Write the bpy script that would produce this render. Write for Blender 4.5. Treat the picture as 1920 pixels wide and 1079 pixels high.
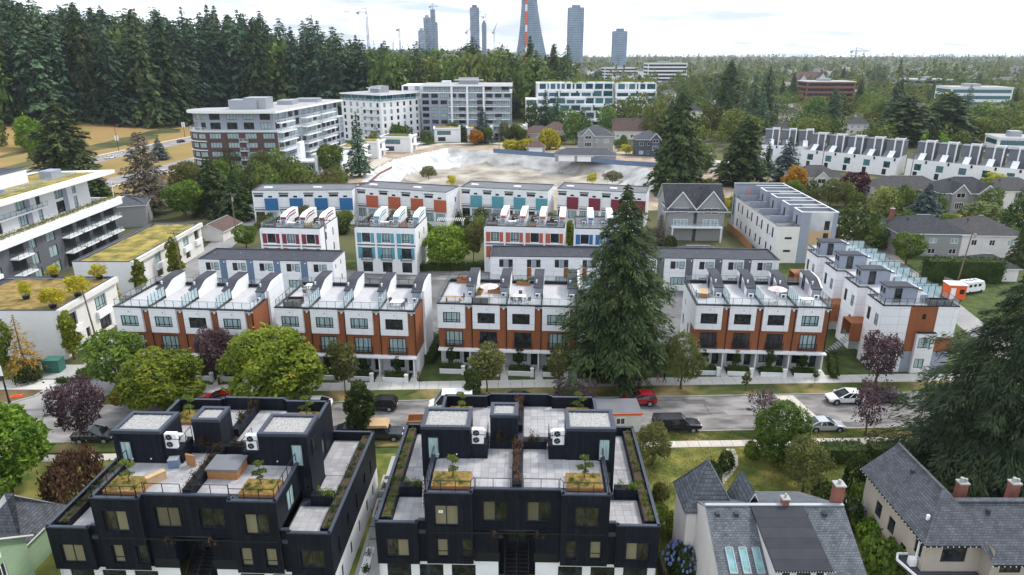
import bpy, bmesh, math, random
import numpy as np
from math import sin, cos, tan, pi, radians, sqrt, atan2, hypot
from mathutils import Vector, Matrix
for _o in list(bpy.data.objects):
 bpy.data.objects.remove(_o, do_unlink=True)
SC = bpy.context.scene
COL = SC.collection
random.seed(11)
CAM_H, PITCH, FPX = 43.0, radians(19.2), 1280.0
cam_d = bpy.data.cameras.new('camera')
cam_d.sensor_width = 36.0
cam_d.lens = 36.0 * FPX / 1920.0
cam_d.clip_start = 0.5
cam_d.clip_end = 20000.0
cam = bpy.data.objects.new('camera', cam_d)
COL.objects.link(cam)
cam.location = (0, 0, CAM_H)
cam.rotation_euler = (pi / 2 - PITCH, 0, 0)
SC.camera = cam
SUN_EL, SUN_AZ = radians(50), radians(52)      # azimuth measured from +Y towards +X
world = bpy.data.worlds.new('World')
SC.world = world
world.use_nodes = True
wn, wl = world.node_tree.nodes, world.node_tree.links
wn.clear()
w_out = wn.new('ShaderNodeOutputWorld')
w_bg = wn.new('ShaderNodeBackground')
w_sky = wn.new('ShaderNodeTexSky')
w_sky.sky_type = 'NISHITA'
w_sky.sun_disc = False
w_sky.sun_elevation = SUN_EL
w_sky.sun_rotation = SUN_AZ
w_tc = wn.new('ShaderNodeTexCoord')
w_sep = wn.new('ShaderNodeSeparateXYZ')
wl.new(w_tc.outputs['Generated'], w_sep.inputs[0])
w_add = wn.new('ShaderNodeMath'); w_add.operation = 'ADD'; w_add.inputs[1].default_value = 0.10
w_abs = wn.new('ShaderNodeMath'); w_abs.operation = 'ABSOLUTE'
wl.new(w_sep.outputs['Z'], w_abs.inputs[0]); wl.new(w_abs.outputs[0], w_add.inputs[0])
w_dx = wn.new('ShaderNodeMath'); w_dx.operation = 'DIVIDE'
w_dy = wn.new('ShaderNodeMath'); w_dy.operation = 'DIVIDE'
wl.new(w_sep.outputs['X'], w_dx.inputs[0]); wl.new(w_add.outputs[0], w_dx.inputs[1])
wl.new(w_sep.outputs['Y'], w_dy.inputs[0]); wl.new(w_add.outputs[0], w_dy.inputs[1])
w_cmb = wn.new('ShaderNodeCombineXYZ')
wl.new(w_dx.outputs[0], w_cmb.inputs[0]); wl.new(w_dy.outputs[0], w_cmb.inputs[1])
w_n1 = wn.new('ShaderNodeTexNoise'); w_n1.inputs['Scale'].default_value = 0.55
w_n1.inputs['Detail'].default_value = 7; w_n1.inputs['Roughness'].default_value = 0.58
wl.new(w_cmb.outputs[0], w_n1.inputs['Vector'])
w_r1 = wn.new('ShaderNodeValToRGB')
w_r1.color_ramp.elements[0].position = 0.30; w_r1.color_ramp.elements[0].color = (0.35, 0.35, 0.35, 1)
w_r1.color_ramp.elements[1].position = 0.52; w_r1.color_ramp.elements[1].color = (1, 1, 1, 1)
wl.new(w_n1.outputs['Fac'], w_r1.inputs[0])
w_n2 = wn.new('ShaderNodeTexNoise'); w_n2.inputs['Scale'].default_value = 0.9
w_n2.inputs['Detail'].default_value = 6
w_off = wn.new('ShaderNodeVectorMath'); w_off.operation = 'ADD'; w_off.inputs[1].default_value = (3.7, 8.1, 0)
wl.new(w_cmb.outputs[0], w_off.inputs[0]); wl.new(w_off.outputs[0], w_n2.inputs['Vector'])
w_r2 = wn.new('ShaderNodeValToRGB')
w_r2.color_ramp.elements[0].position = 0.36; w_r2.color_ramp.elements[0].color = (5.6, 6.4, 7.6, 1)
w_r2.color_ramp.elements[1].position = 0.62; w_r2.color_ramp.elements[1].color = (13.4, 14.0, 15.0, 1)
wl.new(w_n2.outputs['Fac'], w_r2.inputs[0])
w_mix = wn.new('ShaderNodeMix'); w_mix.data_type = 'RGBA'
wl.new(w_r1.outputs[0], w_mix.inputs[0])
w_hs = wn.new('ShaderNodeVectorMath'); w_hs.operation = 'SCALE'; w_hs.inputs['Scale'].default_value = 1.0
wl.new(w_sky.outputs[0], w_hs.inputs[0])
wl.new(w_hs.outputs[0], w_mix.inputs[6])
wl.new(w_r2.outputs[0], w_mix.inputs[7])
wl.new(w_mix.outputs[2], w_bg.inputs['Color'])
w_bg.inputs['Strength'].default_value = 0.072
wl.new(w_bg.outputs[0], w_out.inputs['Surface'])
sun_d = bpy.data.lights.new('sun', 'SUN')
sun_d.energy = 1.5
sun_d.angle = radians(10)
sun_d.color = (1.0, 0.95, 0.87)
sun = bpy.data.objects.new('sun', sun_d)
COL.objects.link(sun)
_sd = Vector((sin(SUN_AZ) * cos(SUN_EL), cos(SUN_AZ) * cos(SUN_EL), sin(SUN_EL)))
sun.rotation_euler = _sd.to_track_quat('Z', 'Y').to_euler()
SC.view_settings.view_transform = 'Standard'
SC.view_settings.look = 'None'
SC.view_settings.exposure = 1.0
SC.view_settings.gamma = 1.0
SC.view_settings.use_curve_mapping = False
SC.cycles.max_bounces = 6
SC.cycles.diffuse_bounces = 3
SC.cycles.glossy_bounces = 2
SC.cycles.transparent_max_bounces = 12
SC.cycles.transmission_bounces = 2
SC.cycles.volume_bounces = 0
SC.cycles.use_denoising = True
def P(px, py, z=0.0):
 a = (py - 539.5) / FPX
 dx = (px - 960.0) / FPX
 dy = cos(PITCH) - a * sin(PITCH)
 dz = -sin(PITCH) - a * cos(PITCH)
 t = (z - CAM_H) / dz
 return (dx * t, dy * t)
def height_at(y, py):
 """height of a point at distance y seen on image row py"""
 a = (py - 539.5) / FPX
 dy = cos(PITCH) - a * sin(PITCH)
 dz = -sin(PITCH) - a * cos(PITCH)
 return CAM_H + dz * y / dy
def m_per_px(y, z=0.0):
 return (y * cos(PITCH) + (CAM_H - z) * sin(PITCH)) / FPX
MATS = {}
def mat(name, col, rough=0.7, var=0.08, scale=3.0, bump=0.0, bscale=None, metal=0.0, spec=0.2,
  col2=None, stretch=None, detail=4, rnd=0.0, contrast=(0.3, 0.7)):
 if name in MATS:
  return MATS[name]
 m = bpy.data.materials.new(name)
 m.use_nodes = True
 n, l = m.node_tree.nodes, m.node_tree.links
 b = n['Principled BSDF']
 b.inputs['Roughness'].default_value = rough
 b.inputs['Metallic'].default_value = metal
 b.inputs['Specular IOR Level'].default_value = spec
 tc = n.new('ShaderNodeTexCoord')
 vec = tc.outputs['Object']
 if stretch:
  mp = n.new('ShaderNodeMapping')
  mp.inputs['Scale'].default_value = stretch
  l.new(vec, mp.inputs[0]); vec = mp.outputs[0]
 nz = n.new('ShaderNodeTexNoise')
 nz.inputs['Scale'].default_value = scale
 nz.inputs['Detail'].default_value = detail
 l.new(vec, nz.inputs['Vector'])
 rp = n.new('ShaderNodeValToRGB')
 rp.color_ramp.elements[0].position = contrast[0]
 rp.color_ramp.elements[1].position = contrast[1]
 c1 = tuple(max(0.0, c * (1 - var)) for c in col[:3]) + (1,)
 c2 = tuple(min(1.0, c * (1 + var)) for c in (col2 or col)[:3]) + (1,)
 rp.color_ramp.elements[0].color = c1
 rp.color_ramp.elements[1].color = c2
 l.new(nz.outputs['Fac'], rp.inputs[0])
 out = rp.outputs[0]
 if rnd:
  oi = n.new('ShaderNodeObjectInfo')
  mr = n.new('ShaderNodeMapRange')
  mr.inputs[3].default_value = 1 - rnd; mr.inputs[4].default_value = 1 + rnd
  l.new(oi.outputs['Random'], mr.inputs[0])
  hv = n.new('ShaderNodeHueSaturation')
  l.new(mr.outputs[0], hv.inputs['Value']); l.new(out, hv.inputs['Color'])
  out = hv.outputs[0]
 l.new(out, b.inputs['Base Color'])
 if bump:
  n2 = n.new('ShaderNodeTexNoise')
  n2.inputs['Scale'].default_value = bscale or scale * 6
  n2.inputs['Detail'].default_value = 3
  l.new(vec, n2.inputs['Vector'])
  bp = n.new('ShaderNodeBump')
  bp.inputs['Strength'].default_value = bump
  bp.inputs['Distance'].default_value = 0.05
  l.new(n2.outputs['Fac'], bp.inputs['Height'])
  l.new(bp.outputs[0], b.inputs['Normal'])
 MATS[name] = m
 return m
def mat_panel(name, col, pw, ph, rough=0.6, joint=0.72, var=0.05, axis='xz', gap=0.012):
 """cladding: sheets with fine recessed joints (bump) and slight tone differences sheet to sheet"""
 if name in MATS:
  return MATS[name]
 m = bpy.data.materials.new(name)
 m.use_nodes = True
 n, l = m.node_tree.nodes, m.node_tree.links
 b = n['Principled BSDF']
 b.inputs['Roughness'].default_value = rough
 b.inputs['Specular IOR Level'].default_value = 0.3 if max(col) > .1 else .1
 tc = n.new('ShaderNodeTexCoord')
 sp = n.new('ShaderNodeSeparateXYZ'); l.new(tc.outputs['Object'], sp.inputs[0])
 ad = n.new('ShaderNodeMath'); ad.operation = 'ADD'
 l.new(sp.outputs['X'], ad.inputs[0]); l.new(sp.outputs['Y'], ad.inputs[1])
 cb = n.new('ShaderNodeCombineXYZ')
 if axis == 'xz':
  l.new(ad.outputs[0], cb.inputs[0]); l.new(sp.outputs['Z'], cb.inputs[1])
 else:
  l.new(sp.outputs['X'], cb.inputs[0]); l.new(sp.outputs['Y'], cb.inputs[1])
 br = n.new('ShaderNodeTexBrick')
 br.offset = 0.0 if axis != 'shingle' else 0.5
 br.inputs['Scale'].default_value = 1.0
 br.inputs['Brick Width'].default_value = pw
 br.inputs['Row Height'].default_value = ph
 br.inputs['Mortar Size'].default_value = gap
 br.inputs['Mortar Smooth'].default_value = 0.1
 br.inputs['Bias'].default_value = 0.0
 c1 = tuple(c * (1 - var) for c in col[:3]) + (1,)
 c2 = tuple(min(1, c * (1 + var)) for c in col[:3]) + (1,)
 br.inputs['Color1'].default_value = c1
 br.inputs['Color2'].default_value = c2
 br.inputs['Mortar'].default_value = tuple(c * joint for c in col[:3]) + (1,)
 l.new(cb.outputs[0], br.inputs['Vector'])
 nz = n.new('ShaderNodeTexNoise'); nz.inputs['Scale'].default_value = 1.3; nz.inputs['Detail'].default_value = 5
 l.new(tc.outputs['Object'], nz.inputs['Vector'])
 mr = n.new('ShaderNodeMapRange'); mr.inputs[1].default_value = 0.3; mr.inputs[2].default_value = 0.7
 mr.inputs[3].default_value = 1 - var; mr.inputs[4].default_value = 1 + var * 0.6
 l.new(nz.outputs['Fac'], mr.inputs[0])
 hv = n.new('ShaderNodeHueSaturation')
 l.new(mr.outputs[0], hv.inputs['Value']); l.new(br.outputs['Color'], hv.inputs['Color'])
 l.new(hv.outputs[0], b.inputs['Base Color'])
 bp = n.new('ShaderNodeBump'); bp.inputs['Strength'].default_value = 0.4; bp.inputs['Distance'].default_value = 0.02
 bp.invert = True
 l.new(br.outputs['Fac'], bp.inputs['Height']); l.new(bp.outputs[0], b.inputs['Normal'])
 MATS[name] = m
 return m
def mat_pane(name, dark, light, light_share):
 """opaque window glass: dark rooms or pale blinds behind reflecting glass, differing window to window"""
 if name in MATS:
  return MATS[name]
 m = bpy.data.materials.new(name)
 m.use_nodes = True
 n, l = m.node_tree.nodes, m.node_tree.links
 b = n['Principled BSDF']
 b.inputs['Roughness'].default_value = 0.06
 b.inputs['Specular IOR Level'].default_value = 0.55
 oi = n.new('ShaderNodeObjectInfo')
 lt = n.new('ShaderNodeMath'); lt.operation = 'LESS_THAN'; lt.inputs[1].default_value = light_share
 l.new(oi.outputs['Random'], lt.inputs[0])
 tc = n.new('ShaderNodeTexCoord')
 wv = n.new('ShaderNodeTexNoise'); wv.inputs['Scale'].default_value = 2.2; wv.inputs['Detail'].default_value = 3
 mp = n.new('ShaderNodeMapping'); mp.inputs['Scale'].default_value = (4.0, 4.0, 0.25)
 va = n.new('ShaderNodeVectorMath'); va.operation = 'ADD'
 sc = n.new('ShaderNodeVectorMath'); sc.operation = 'SCALE'; sc.inputs[0].default_value = (17, 31, 0)
 l.new(oi.outputs['Random'], sc.inputs['Scale']); l.new(tc.outputs['Object'], va.inputs[0]); l.new(sc.outputs[0], va.inputs[1])
 l.new(va.outputs[0], mp.inputs[0]); l.new(mp.outputs[0], wv.inputs['Vector'])
 r1 = n.new('ShaderNodeValToRGB')
 r1.color_ramp.elements[0].position = 0.35; r1.color_ramp.elements[1].position = 0.65
 r1.color_ramp.elements[0].color = tuple(c * (0.55 if light[2] > light[0] else .85) for c in light) + (1,)  # darker vertical streaks: shade of curtain folds painted into the colour
 r1.color_ramp.elements[1].color = tuple(light) + (1,)
 l.new(wv.outputs['Fac'], r1.inputs[0])
 n3 = n.new('ShaderNodeTexNoise'); n3.inputs['Scale'].default_value = 1.4
 l.new(va.outputs[0], n3.inputs['Vector'])
 r2 = n.new('ShaderNodeValToRGB')
 r2.color_ramp.elements[0].position = 0.4; r2.color_ramp.elements[1].position = 0.75
 r2.color_ramp.elements[0].color = tuple(c * 0.6 for c in dark) + (1,)
 r2.color_ramp.elements[1].color = tuple(c * 2.6 for c in dark) + (1,)
 l.new(n3.outputs['Fac'], r2.inputs[0])
 mx = n.new('ShaderNodeMix'); mx.data_type = 'RGBA'
 l.new(lt.outputs[0], mx.inputs[0]); l.new(r2.outputs[0], mx.inputs[6]); l.new(r1.outputs[0], mx.inputs[7])
 l.new(mx.outputs[2], b.inputs['Base Color'])
 MATS[name] = m
 return m
def mat_clear(name, tint, opacity, rough=0.05):
 if name in MATS:
  return MATS[name]
 m = bpy.data.materials.new(name)
 m.use_nodes = True
 n, l = m.node_tree.nodes, m.node_tree.links
 b = n['Principled BSDF']
 b.inputs['Base Color'].default_value = tuple(tint) + (1,)
 b.inputs['Roughness'].default_value = rough
 tr = n.new('ShaderNodeBsdfTransparent')
 tr.inputs['Color'].default_value = tuple(0.5 + 0.5 * c for c in tint) + (1,)
 mx = n.new('ShaderNodeMixShader'); mx.inputs[0].default_value = opacity
 l.new(tr.outputs[0], mx.inputs[1]); l.new(b.outputs[0], mx.inputs[2])
 l.new(mx.outputs[0], n['Material Output'].inputs['Surface'])
 MATS[name] = m
 return m
def mat_leaf(name, c1, c2, rnd=0.16, hue=0.015, scale=0.5, trans=0.3, tint=None):
 """foliage: leaf to leaf and clump to clump colour, tree to tree shift, light coming through"""
 if name in MATS:
  return MATS[name]
 m = bpy.data.materials.new(name)
 m.use_nodes = True
 n, l = m.node_tree.nodes, m.node_tree.links
 b = n['Principled BSDF']
 b.inputs['Roughness'].default_value = 0.6
 b.inputs['Specular IOR Level'].default_value = 0.07
 g = n.new('ShaderNodeNewGeometry')
 oi = n.new('ShaderNodeObjectInfo')
 nz = n.new('ShaderNodeTexNoise'); nz.inputs['Scale'].default_value = scale; nz.inputs['Detail'].default_value = 3
 l.new(g.outputs['Position'], nz.inputs['Vector'])
 add = n.new('ShaderNodeMath'); add.operation = 'MULTIPLY_ADD'
 add.inputs[1].default_value = 0.5
 l.new(g.outputs['Random Per Island'], add.inputs[0]);
 ms = n.new('ShaderNodeMath'); ms.operation = 'MULTIPLY_ADD'; ms.inputs[1].default_value = 1.5; ms.inputs[2].default_value = -0.5
 l.new(nz.outputs['Fac'], ms.inputs[0]); l.new(ms.outputs[0], add.inputs[2])
 rp = n.new('ShaderNodeValToRGB')
 rp.color_ramp.elements[0].position = 0.1; rp.color_ramp.elements[1].position = 0.9
 rp.color_ramp.elements[0].color = tuple(c1) + (1,)
 rp.color_ramp.elements[1].color = tuple(c2) + (1,)
 if tint:
  e = rp.color_ramp.elements.new(0.97); e.color = tuple(tint) + (1,)
 l.new(add.outputs[0], rp.inputs[0])
 hv = n.new('ShaderNodeHueSaturation')
 mr = n.new('ShaderNodeMapRange'); mr.inputs[3].default_value = 1 - rnd; mr.inputs[4].default_value = 1 + rnd
 l.new(oi.outputs['Random'], mr.inputs[0]); l.new(mr.outputs[0], hv.inputs['Value'])
 m2 = n.new('ShaderNodeMath'); m2.operation = 'FRACT'
 m3 = n.new('ShaderNodeMath'); m3.operation = 'MULTIPLY'; m3.inputs[1].default_value = 7.31
 l.new(oi.outputs['Random'], m3.inputs[0]); l.new(m3.outputs[0], m2.inputs[0])
 mh = n.new('ShaderNodeMapRange'); mh.inputs[3].default_value = 0.5 - hue; mh.inputs[4].default_value = 0.5 + hue
 l.new(m2.outputs[0], mh.inputs[0]); l.new(mh.outputs[0], hv.inputs['Hue'])
 l.new(rp.outputs[0], hv.inputs['Color'])
 l.new(hv.outputs[0], b.inputs['Base Color'])
 t = n.new('ShaderNodeBsdfTranslucent'); l.new(hv.outputs[0], t.inputs['Color'])
 mx = n.new('ShaderNodeMixShader'); mx.inputs[0].default_value = trans
 l.new(b.outputs[0], mx.inputs[1]); l.new(t.outputs[0], mx.inputs[2])
 l.new(mx.outputs[0], n['Material Output'].inputs['Surface'])
 MATS[name] = m
 return m
def link(o, parent=None):
 COL.objects.link(o)
 if parent is not None:
  o.parent = parent
 return o
def tag(o, label=None, cat=None, group=None, kind=None):
 if label: o['label'] = label
 if cat: o['category'] = cat
 if group: o['group'] = group
 if kind: o['kind'] = kind
 return o
def empty(name, loc, rz=0.0, label=None, cat=None, group=None):
 o = bpy.data.objects.new(name, None)
 o.empty_display_size = 0.3
 o.location = (loc[0], loc[1], loc[2] if len(loc) > 2 else 0.0)
 o.rotation_euler = (0, 0, rz)
 link(o)
 return tag(o, label, cat, group)
CHILDREN = {}
def copy_tree(o, loc=None, rz=None, scale=None, label=None, group=None):
 kids = {}
 for x in bpy.data.objects:
  if x.parent is not None:
   kids.setdefault(x.parent.name, []).append(x)
 def rec(s, par):
  c = s.copy()
  COL.objects.link(c)
  if par is not None:
   c.parent = par
  for k in kids.get(s.name, []):
   rec(k, c)
  return c
 r = rec(o, None)
 if loc is not None: r.location = (loc[0], loc[1], loc[2] if len(loc) > 2 else 0.0)
 if rz is not None: r.rotation_euler = (0, 0, rz)
 if scale is not None: r.scale = scale if hasattr(scale, '__len__') else (scale,) * 3
 if label: r['label'] = label
 if group: r['group'] = group
 return r
class MB:
 """collects polygons, links them as ONE mesh object"""
 def __init__(s):
  s.v, s.f, s.m = [], [], []
 def poly(s, pts, m=0):
  i = len(s.v)
  s.v += [tuple(p) for p in pts]
  s.f.append(tuple(range(i, i + len(pts))))
  s.m.append(m)
 def box(s, x0, y0, z0, x1, y1, z1, m=0, top=None, skip=''):
  i = len(s.v)
  s.v += [(x0, y0, z0), (x1, y0, z0), (x1, y1, z0), (x0, y1, z0),
    (x0, y0, z1), (x1, y0, z1), (x1, y1, z1), (x0, y1, z1)]
  F = {'b': (3, 2, 1, 0), 't': (4, 5, 6, 7), 'f': (0, 1, 5, 4), 'r': (1, 2, 6, 5), 'k': (2, 3, 7, 6), 'l': (3, 0, 4, 7)}
  for k, q in F.items():
   if k in skip: continue
   s.f.append(tuple(i + j for j in q))
   s.m.append(top if (k == 't' and top is not None) else m)
  return s
 def prism(s, pts, z0, z1, m=0, top=None, bottom=True):
  """pts counter-clockwise"""
  n = len(pts)
  i = len(s.v)
  s.v += [(p[0], p[1], z0) for p in pts] + [(p[0], p[1], z1) for p in pts]
  for k in range(n):
   j = (k + 1) % n
   s.f.append((i + k, i + j, i + n + j, i + n + k)); s.m.append(m)
  s.f.append(tuple(i + n + k for k in range(n))); s.m.append(m if top is None else top)
  if bottom:
   s.f.append(tuple(i + n - 1 - k for k in range(n))); s.m.append(m)
  return s
 def ext_x(s, prof, x0, x1, m=0, mtop=None, caps=True):
  """profile of (y,z) points, clockwise seen from -x .. swept along x"""
  n = len(prof); i = len(s.v)
  s.v += [(x0, p[0], p[1]) for p in prof] + [(x1, p[0], p[1]) for p in prof]
  for k in range(n):
   j = (k + 1) % n
   s.f.append((i + k, i + j, i + n + j, i + n + k))
   dz = abs(prof[j][1] - prof[k][1]); dy = abs(prof[j][0] - prof[k][0])
   s.m.append(mtop if (mtop is not None and dy > dz * 0.8 and (prof[j][1] + prof[k][1]) / 2 > min(p[1] for p in prof) + 0.2) else m)
  if caps:
   s.f.append(tuple(i + n - 1 - k for k in range(n))); s.m.append(m)
   s.f.append(tuple(i + n + k for k in range(n))); s.m.append(m)
  return s
 def tube(s, p0, p1, r0, r1=None, n=6, m=0, cap=True):
  r1 = r0 if r1 is None else r1
  a, b = Vector(p0), Vector(p1)
  d = b - a
  if d.length < 1e-6: return s
  q = d.to_track_quat('Z', 'Y')
  i = len(s.v)
  for (c, r) in ((a, r0), (b, r1)):
   for k in range(n):
    t = 2 * pi * k / n
    s.v.append(tuple(c + q @ Vector((r * cos(t), r * sin(t), 0))))
  for k in range(n):
   j = (k + 1) % n
   s.f.append((i + k, i + j, i + n + j, i + n + k)); s.m.append(m)
  if cap:
   s.f.append(tuple(i + n - 1 - k for k in range(n))); s.m.append(m)
   s.f.append(tuple(i + n + k for k in range(n))); s.m.append(m)
  return s
 def bar(s, p0, p1, w, h=None, m=0):
  """square bar between two points"""
  h = w if h is None else h
  a, b = Vector(p0), Vector(p1)
  d = (b - a).normalized()
  up = Vector((0, 0, 1)) if abs(d.z) < 0.95 else Vector((0, 1, 0))
  sd = d.cross(up).normalized() * (w / 2)
  u2 = sd.cross(d).normalized() * (h / 2)
  i = len(s.v)
  for c in (a, b):
   for (e, f) in ((-1, -1), (1, -1), (1, 1), (-1, 1)):
    s.v.append(tuple(c + sd * e + u2 * f))
  for q in ((0, 1, 5, 4), (1, 2, 6, 5), (2, 3, 7, 6), (3, 0, 4, 7), (3, 2, 1, 0), (4, 5, 6, 7)):
   s.f.append(tuple(i + j for j in q)); s.m.append(m)
  return s
 def sphere(s, c, r, m=0, nu=8, nv=5, sz=1.0):
  i = len(s.v)
  for a in range(nv + 1):
   t = pi * a / nv
   for b in range(nu):
    p = 2 * pi * b / nu
    s.v.append((c[0] + r * sin(t) * cos(p), c[1] + r * sin(t) * sin(p), c[2] + r * sz * cos(t)))
  for a in range(nv):
   for b in range(nu):
    b2 = (b + 1) % nu
    s.f.append((i + a * nu + b, i + (a + 1) * nu + b, i + (a + 1) * nu + b2, i + a * nu + b2)); s.m.append(m)
  return s
 def wall(s, p0, p1, z0, z1, holes=(), t=0.15, m=0, mr=None):
  """vertical wall skin from p0 to p1 (outside on the right of the direction) with rectangular openings and reveals"""
  mr = m if mr is None else mr
  L = hypot(p1[0] - p0[0], p1[1] - p0[1])
  ux, uy = (p1[0] - p0[0]) / L, (p1[1] - p0[1]) / L
  nx, ny = -uy, ux                      # inwards
  def pt(u, z, d=0.0):
   return (p0[0] + ux * u + nx * d, p0[1] + uy * u + ny * d, z)
  hs = [(max(0.0, a), min(L, b), max(z0, c), min(z1, d)) for (a, b, c, d) in holes]
  zs = sorted({z0, z1} | {h[2] for h in hs} | {h[3] for h in hs})
  for za, zb in zip(zs[:-1], zs[1:]):
   if zb - za < 1e-5: continue
   zm = (za + zb) / 2
   cuts = sorted((h[0], h[1]) for h in hs if h[2] < zm < h[3])
   u = 0.0
   for (a, b) in cuts + [(L, L)]:
    if a - u > 1e-4:
     s.poly([pt(u, za), pt(a, za), pt(a, zb), pt(u, zb)], m)
    u = max(u, b)
  for (a, b, c, d) in hs:
   s.poly([pt(a, c), pt(b, c), pt(b, c, t), pt(a, c, t)], mr)
   s.poly([pt(a, d, t), pt(b, d, t), pt(b, d), pt(a, d)], mr)
   s.poly([pt(a, c), pt(a, c, t), pt(a, d, t), pt(a, d)], mr)
   s.poly([pt(b, c, t), pt(b, c), pt(b, d), pt(b, d, t)], mr)
  return s
 def mesh(s, name, mats):
  me = bpy.data.meshes.new(name)
  me.from_pydata(s.v, [], s.f)
  for mm in (mats if isinstance(mats, (list, tuple)) else [mats]):
   me.materials.append(mm)
  if len(me.materials) > 1:
   me.polygons.foreach_set('material_index', np.array(s.m, dtype=np.int32))
  me.update()
  return me
 def build(s, name, mats, parent=None, loc=(0, 0, 0), rz=0.0):
  o = bpy.data.objects.new(name, s.mesh(name, mats))
  o.location = loc
  o.rotation_euler = (0, 0, rz)
  return link(o, parent)
def inst(name, me, parent, loc, rz=0.0, scale=None):
 o = bpy.data.objects.new(name, me)
 o.location = loc
 o.rotation_euler = (0, 0, rz)
 if scale: o.scale = scale
 return link(o, parent)
M = {}
M['white'] = mat_panel('white_panel', (0.79, 0.795, 0.81), 2.4, 1.2, rough=0.55, joint=0.66, var=0.03, gap=.022)
M['white_plain'] = mat('white_paint', (0.80, 0.80, 0.81), rough=0.6, var=0.04, scale=0.8)
M['cream'] = mat('cream_stucco', (0.70, 0.68, 0.63), rough=0.85, var=0.05, scale=0.7, bump=0.1, bscale=30)
M['offwhite'] = mat_panel('offwhite_panel', (0.74, 0.74, 0.74), 3.0, 1.5, rough=0.6, joint=0.85, var=0.03)
M['brown'] = mat_panel('rust_panel', (0.27, 0.092, 0.036), 1.2, 3.1, rough=0.6, joint=0.6, var=0.06, gap=.018)
M['black_clad'] = mat_panel('charred_board', (0.012, 0.0145, 0.022), 0.19, 9.0, rough=0.5, joint=0.4, var=0.25, gap=0.01)
M['black_metal'] = mat('black_metal', (0.018, 0.019, 0.022), rough=0.4, var=0.1, scale=8)
M['coping'] = mat('coping_metal', (0.06, 0.07, 0.095), rough=0.42, var=0.08, scale=2, metal=0.3)
M['coping_white'] = mat('pale_coping', (0.72, 0.73, 0.75), rough=0.5, var=0.04)
M['grey_metal'] = mat('grey_metal', (0.35, 0.37, 0.40), rough=0.4, var=0.06, metal=0.3)
M['dark_roof'] = mat('dark_membrane', (0.052, 0.055, 0.068), rough=0.8, var=0.16, scale=0.9, bump=0.15, bscale=14)
M['mid_roof'] = mat('grey_membrane', (0.15, 0.155, 0.17), rough=0.85, var=0.12, scale=0.5, bump=0.1, bscale=10)
M['pale_roof'] = mat('pale_membrane', (0.36, 0.36, 0.365), rough=0.85, var=0.14, scale=0.3)
M['deck'] = mat_panel('deck_paver', (0.46, 0.455, 0.475), 0.61, 0.61, rough=0.75, joint=0.8, var=0.04, axis='xy')
M['grey_wall'] = mat_panel('grey_panel', (0.29, 0.315, 0.375), 1.2, 2.8, rough=0.6, joint=0.8, var=0.04)
M['dark_grey'] = mat_panel('slate_panel', (0.12, 0.125, 0.14), 1.2, 2.8, rough=0.6, joint=0.8, var=0.06)
M['blue_grey'] = mat_panel('blue_grey_panel', (0.13, 0.19, 0.29), 1.2, 2.8, rough=0.6, joint=0.85, var=0.04)
M['brick_dark'] = mat_panel('dark_brick', (0.105, 0.062, 0.058), 0.22, 0.075, rough=0.85, joint=1.25, var=0.25)
M['brick_red'] = mat_panel('red_brick', (0.24, 0.095, 0.07), 0.22, 0.075, rough=0.85, joint=1.2, var=0.2)
M['teal'] = mat('teal_panel', (0.10, 0.30, 0.36), rough=0.55, var=0.05)
M['blue'] = mat('blue_panel', (0.035, 0.145, 0.33), rough=0.55, var=0.05)
M['orange'] = mat('coral_panel', (0.42, 0.11, 0.06), rough=0.55, var=0.05)
M['maroon'] = mat('maroon_panel', (0.20, 0.035, 0.055), rough=0.55, var=0.05)
M['frame'] = mat('window_frame_black', (0.02, 0.024, 0.028), rough=0.45, var=0.1)
M['frame_white'] = mat('window_frame_white', (0.78, 0.78, 0.78), rough=0.5, var=0.03)
M['pane'] = mat_pane('pane_mixed', (0.020, 0.024, 0.026), (0.40, 0.52, 0.53), 0.5)
M['pane_aqua'] = mat_pane('pane_blinds', (0.020, 0.024, 0.026), (0.42, 0.57, 0.58), 1.1)
M['pane_dark'] = mat_pane('pane_dark_room', (0.022, 0.024, 0.026), (0.3, 0.4, 0.4), -0.1)
M['pane_teal'] = mat_pane('pane_teal_glass', (0.02, 0.07, 0.085), (0.10, 0.24, 0.27), 0.45)
M['pane_warm'] = mat_pane('pane_warm_room', (0.022, 0.023, 0.02), (0.23, 0.205, 0.135), 0.55)
M['glass'] = mat_clear('railing_glass', (0.84, 0.89, 0.90), 0.08)
M['frost'] = mat_clear('frosted_glass', (0.70, 0.82, 0.84), 0.36, rough=0.2)
M['concrete'] = mat('concrete', (0.36, 0.355, 0.34), rough=0.85, var=0.10, scale=0.8, bump=0.1, bscale=20)
M['wood'] = mat('cedar_wood', (0.34, 0.17, 0.075), rough=0.65, var=0.18, scale=2.5, stretch=(1, 1, 6))
M['plywood'] = mat('plywood', (0.50, 0.34, 0.19), rough=0.7, var=0.1, scale=2)
M['soil'] = mat('soil', (0.07, 0.05, 0.035), rough=0.95, var=0.3, scale=6, bump=0.3)
M['bark'] = mat('bark', (0.10, 0.075, 0.055), rough=0.9, var=0.3, scale=5, bump=0.5, stretch=(1, 1, 0.3))
M['bark_grey'] = mat('grey_bark', (0.17, 0.15, 0.13), rough=0.9, var=0.25, scale=5, bump=0.4, stretch=(1, 1, 0.3))
M['gravel'] = mat('gravel_ballast', (0.25, 0.245, 0.24), col2=(0.40, 0.395, 0.385), rough=0.95, var=0.15, scale=16, bump=0.9, bscale=16, contrast=(0.4, 0.6))
M['sedum'] = mat('sedum', (0.13, 0.12, 0.03), col2=(0.28, 0.18, 0.07), rough=0.95, var=0.25, scale=0.7, bump=0.6, bscale=9, detail=8)
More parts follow.
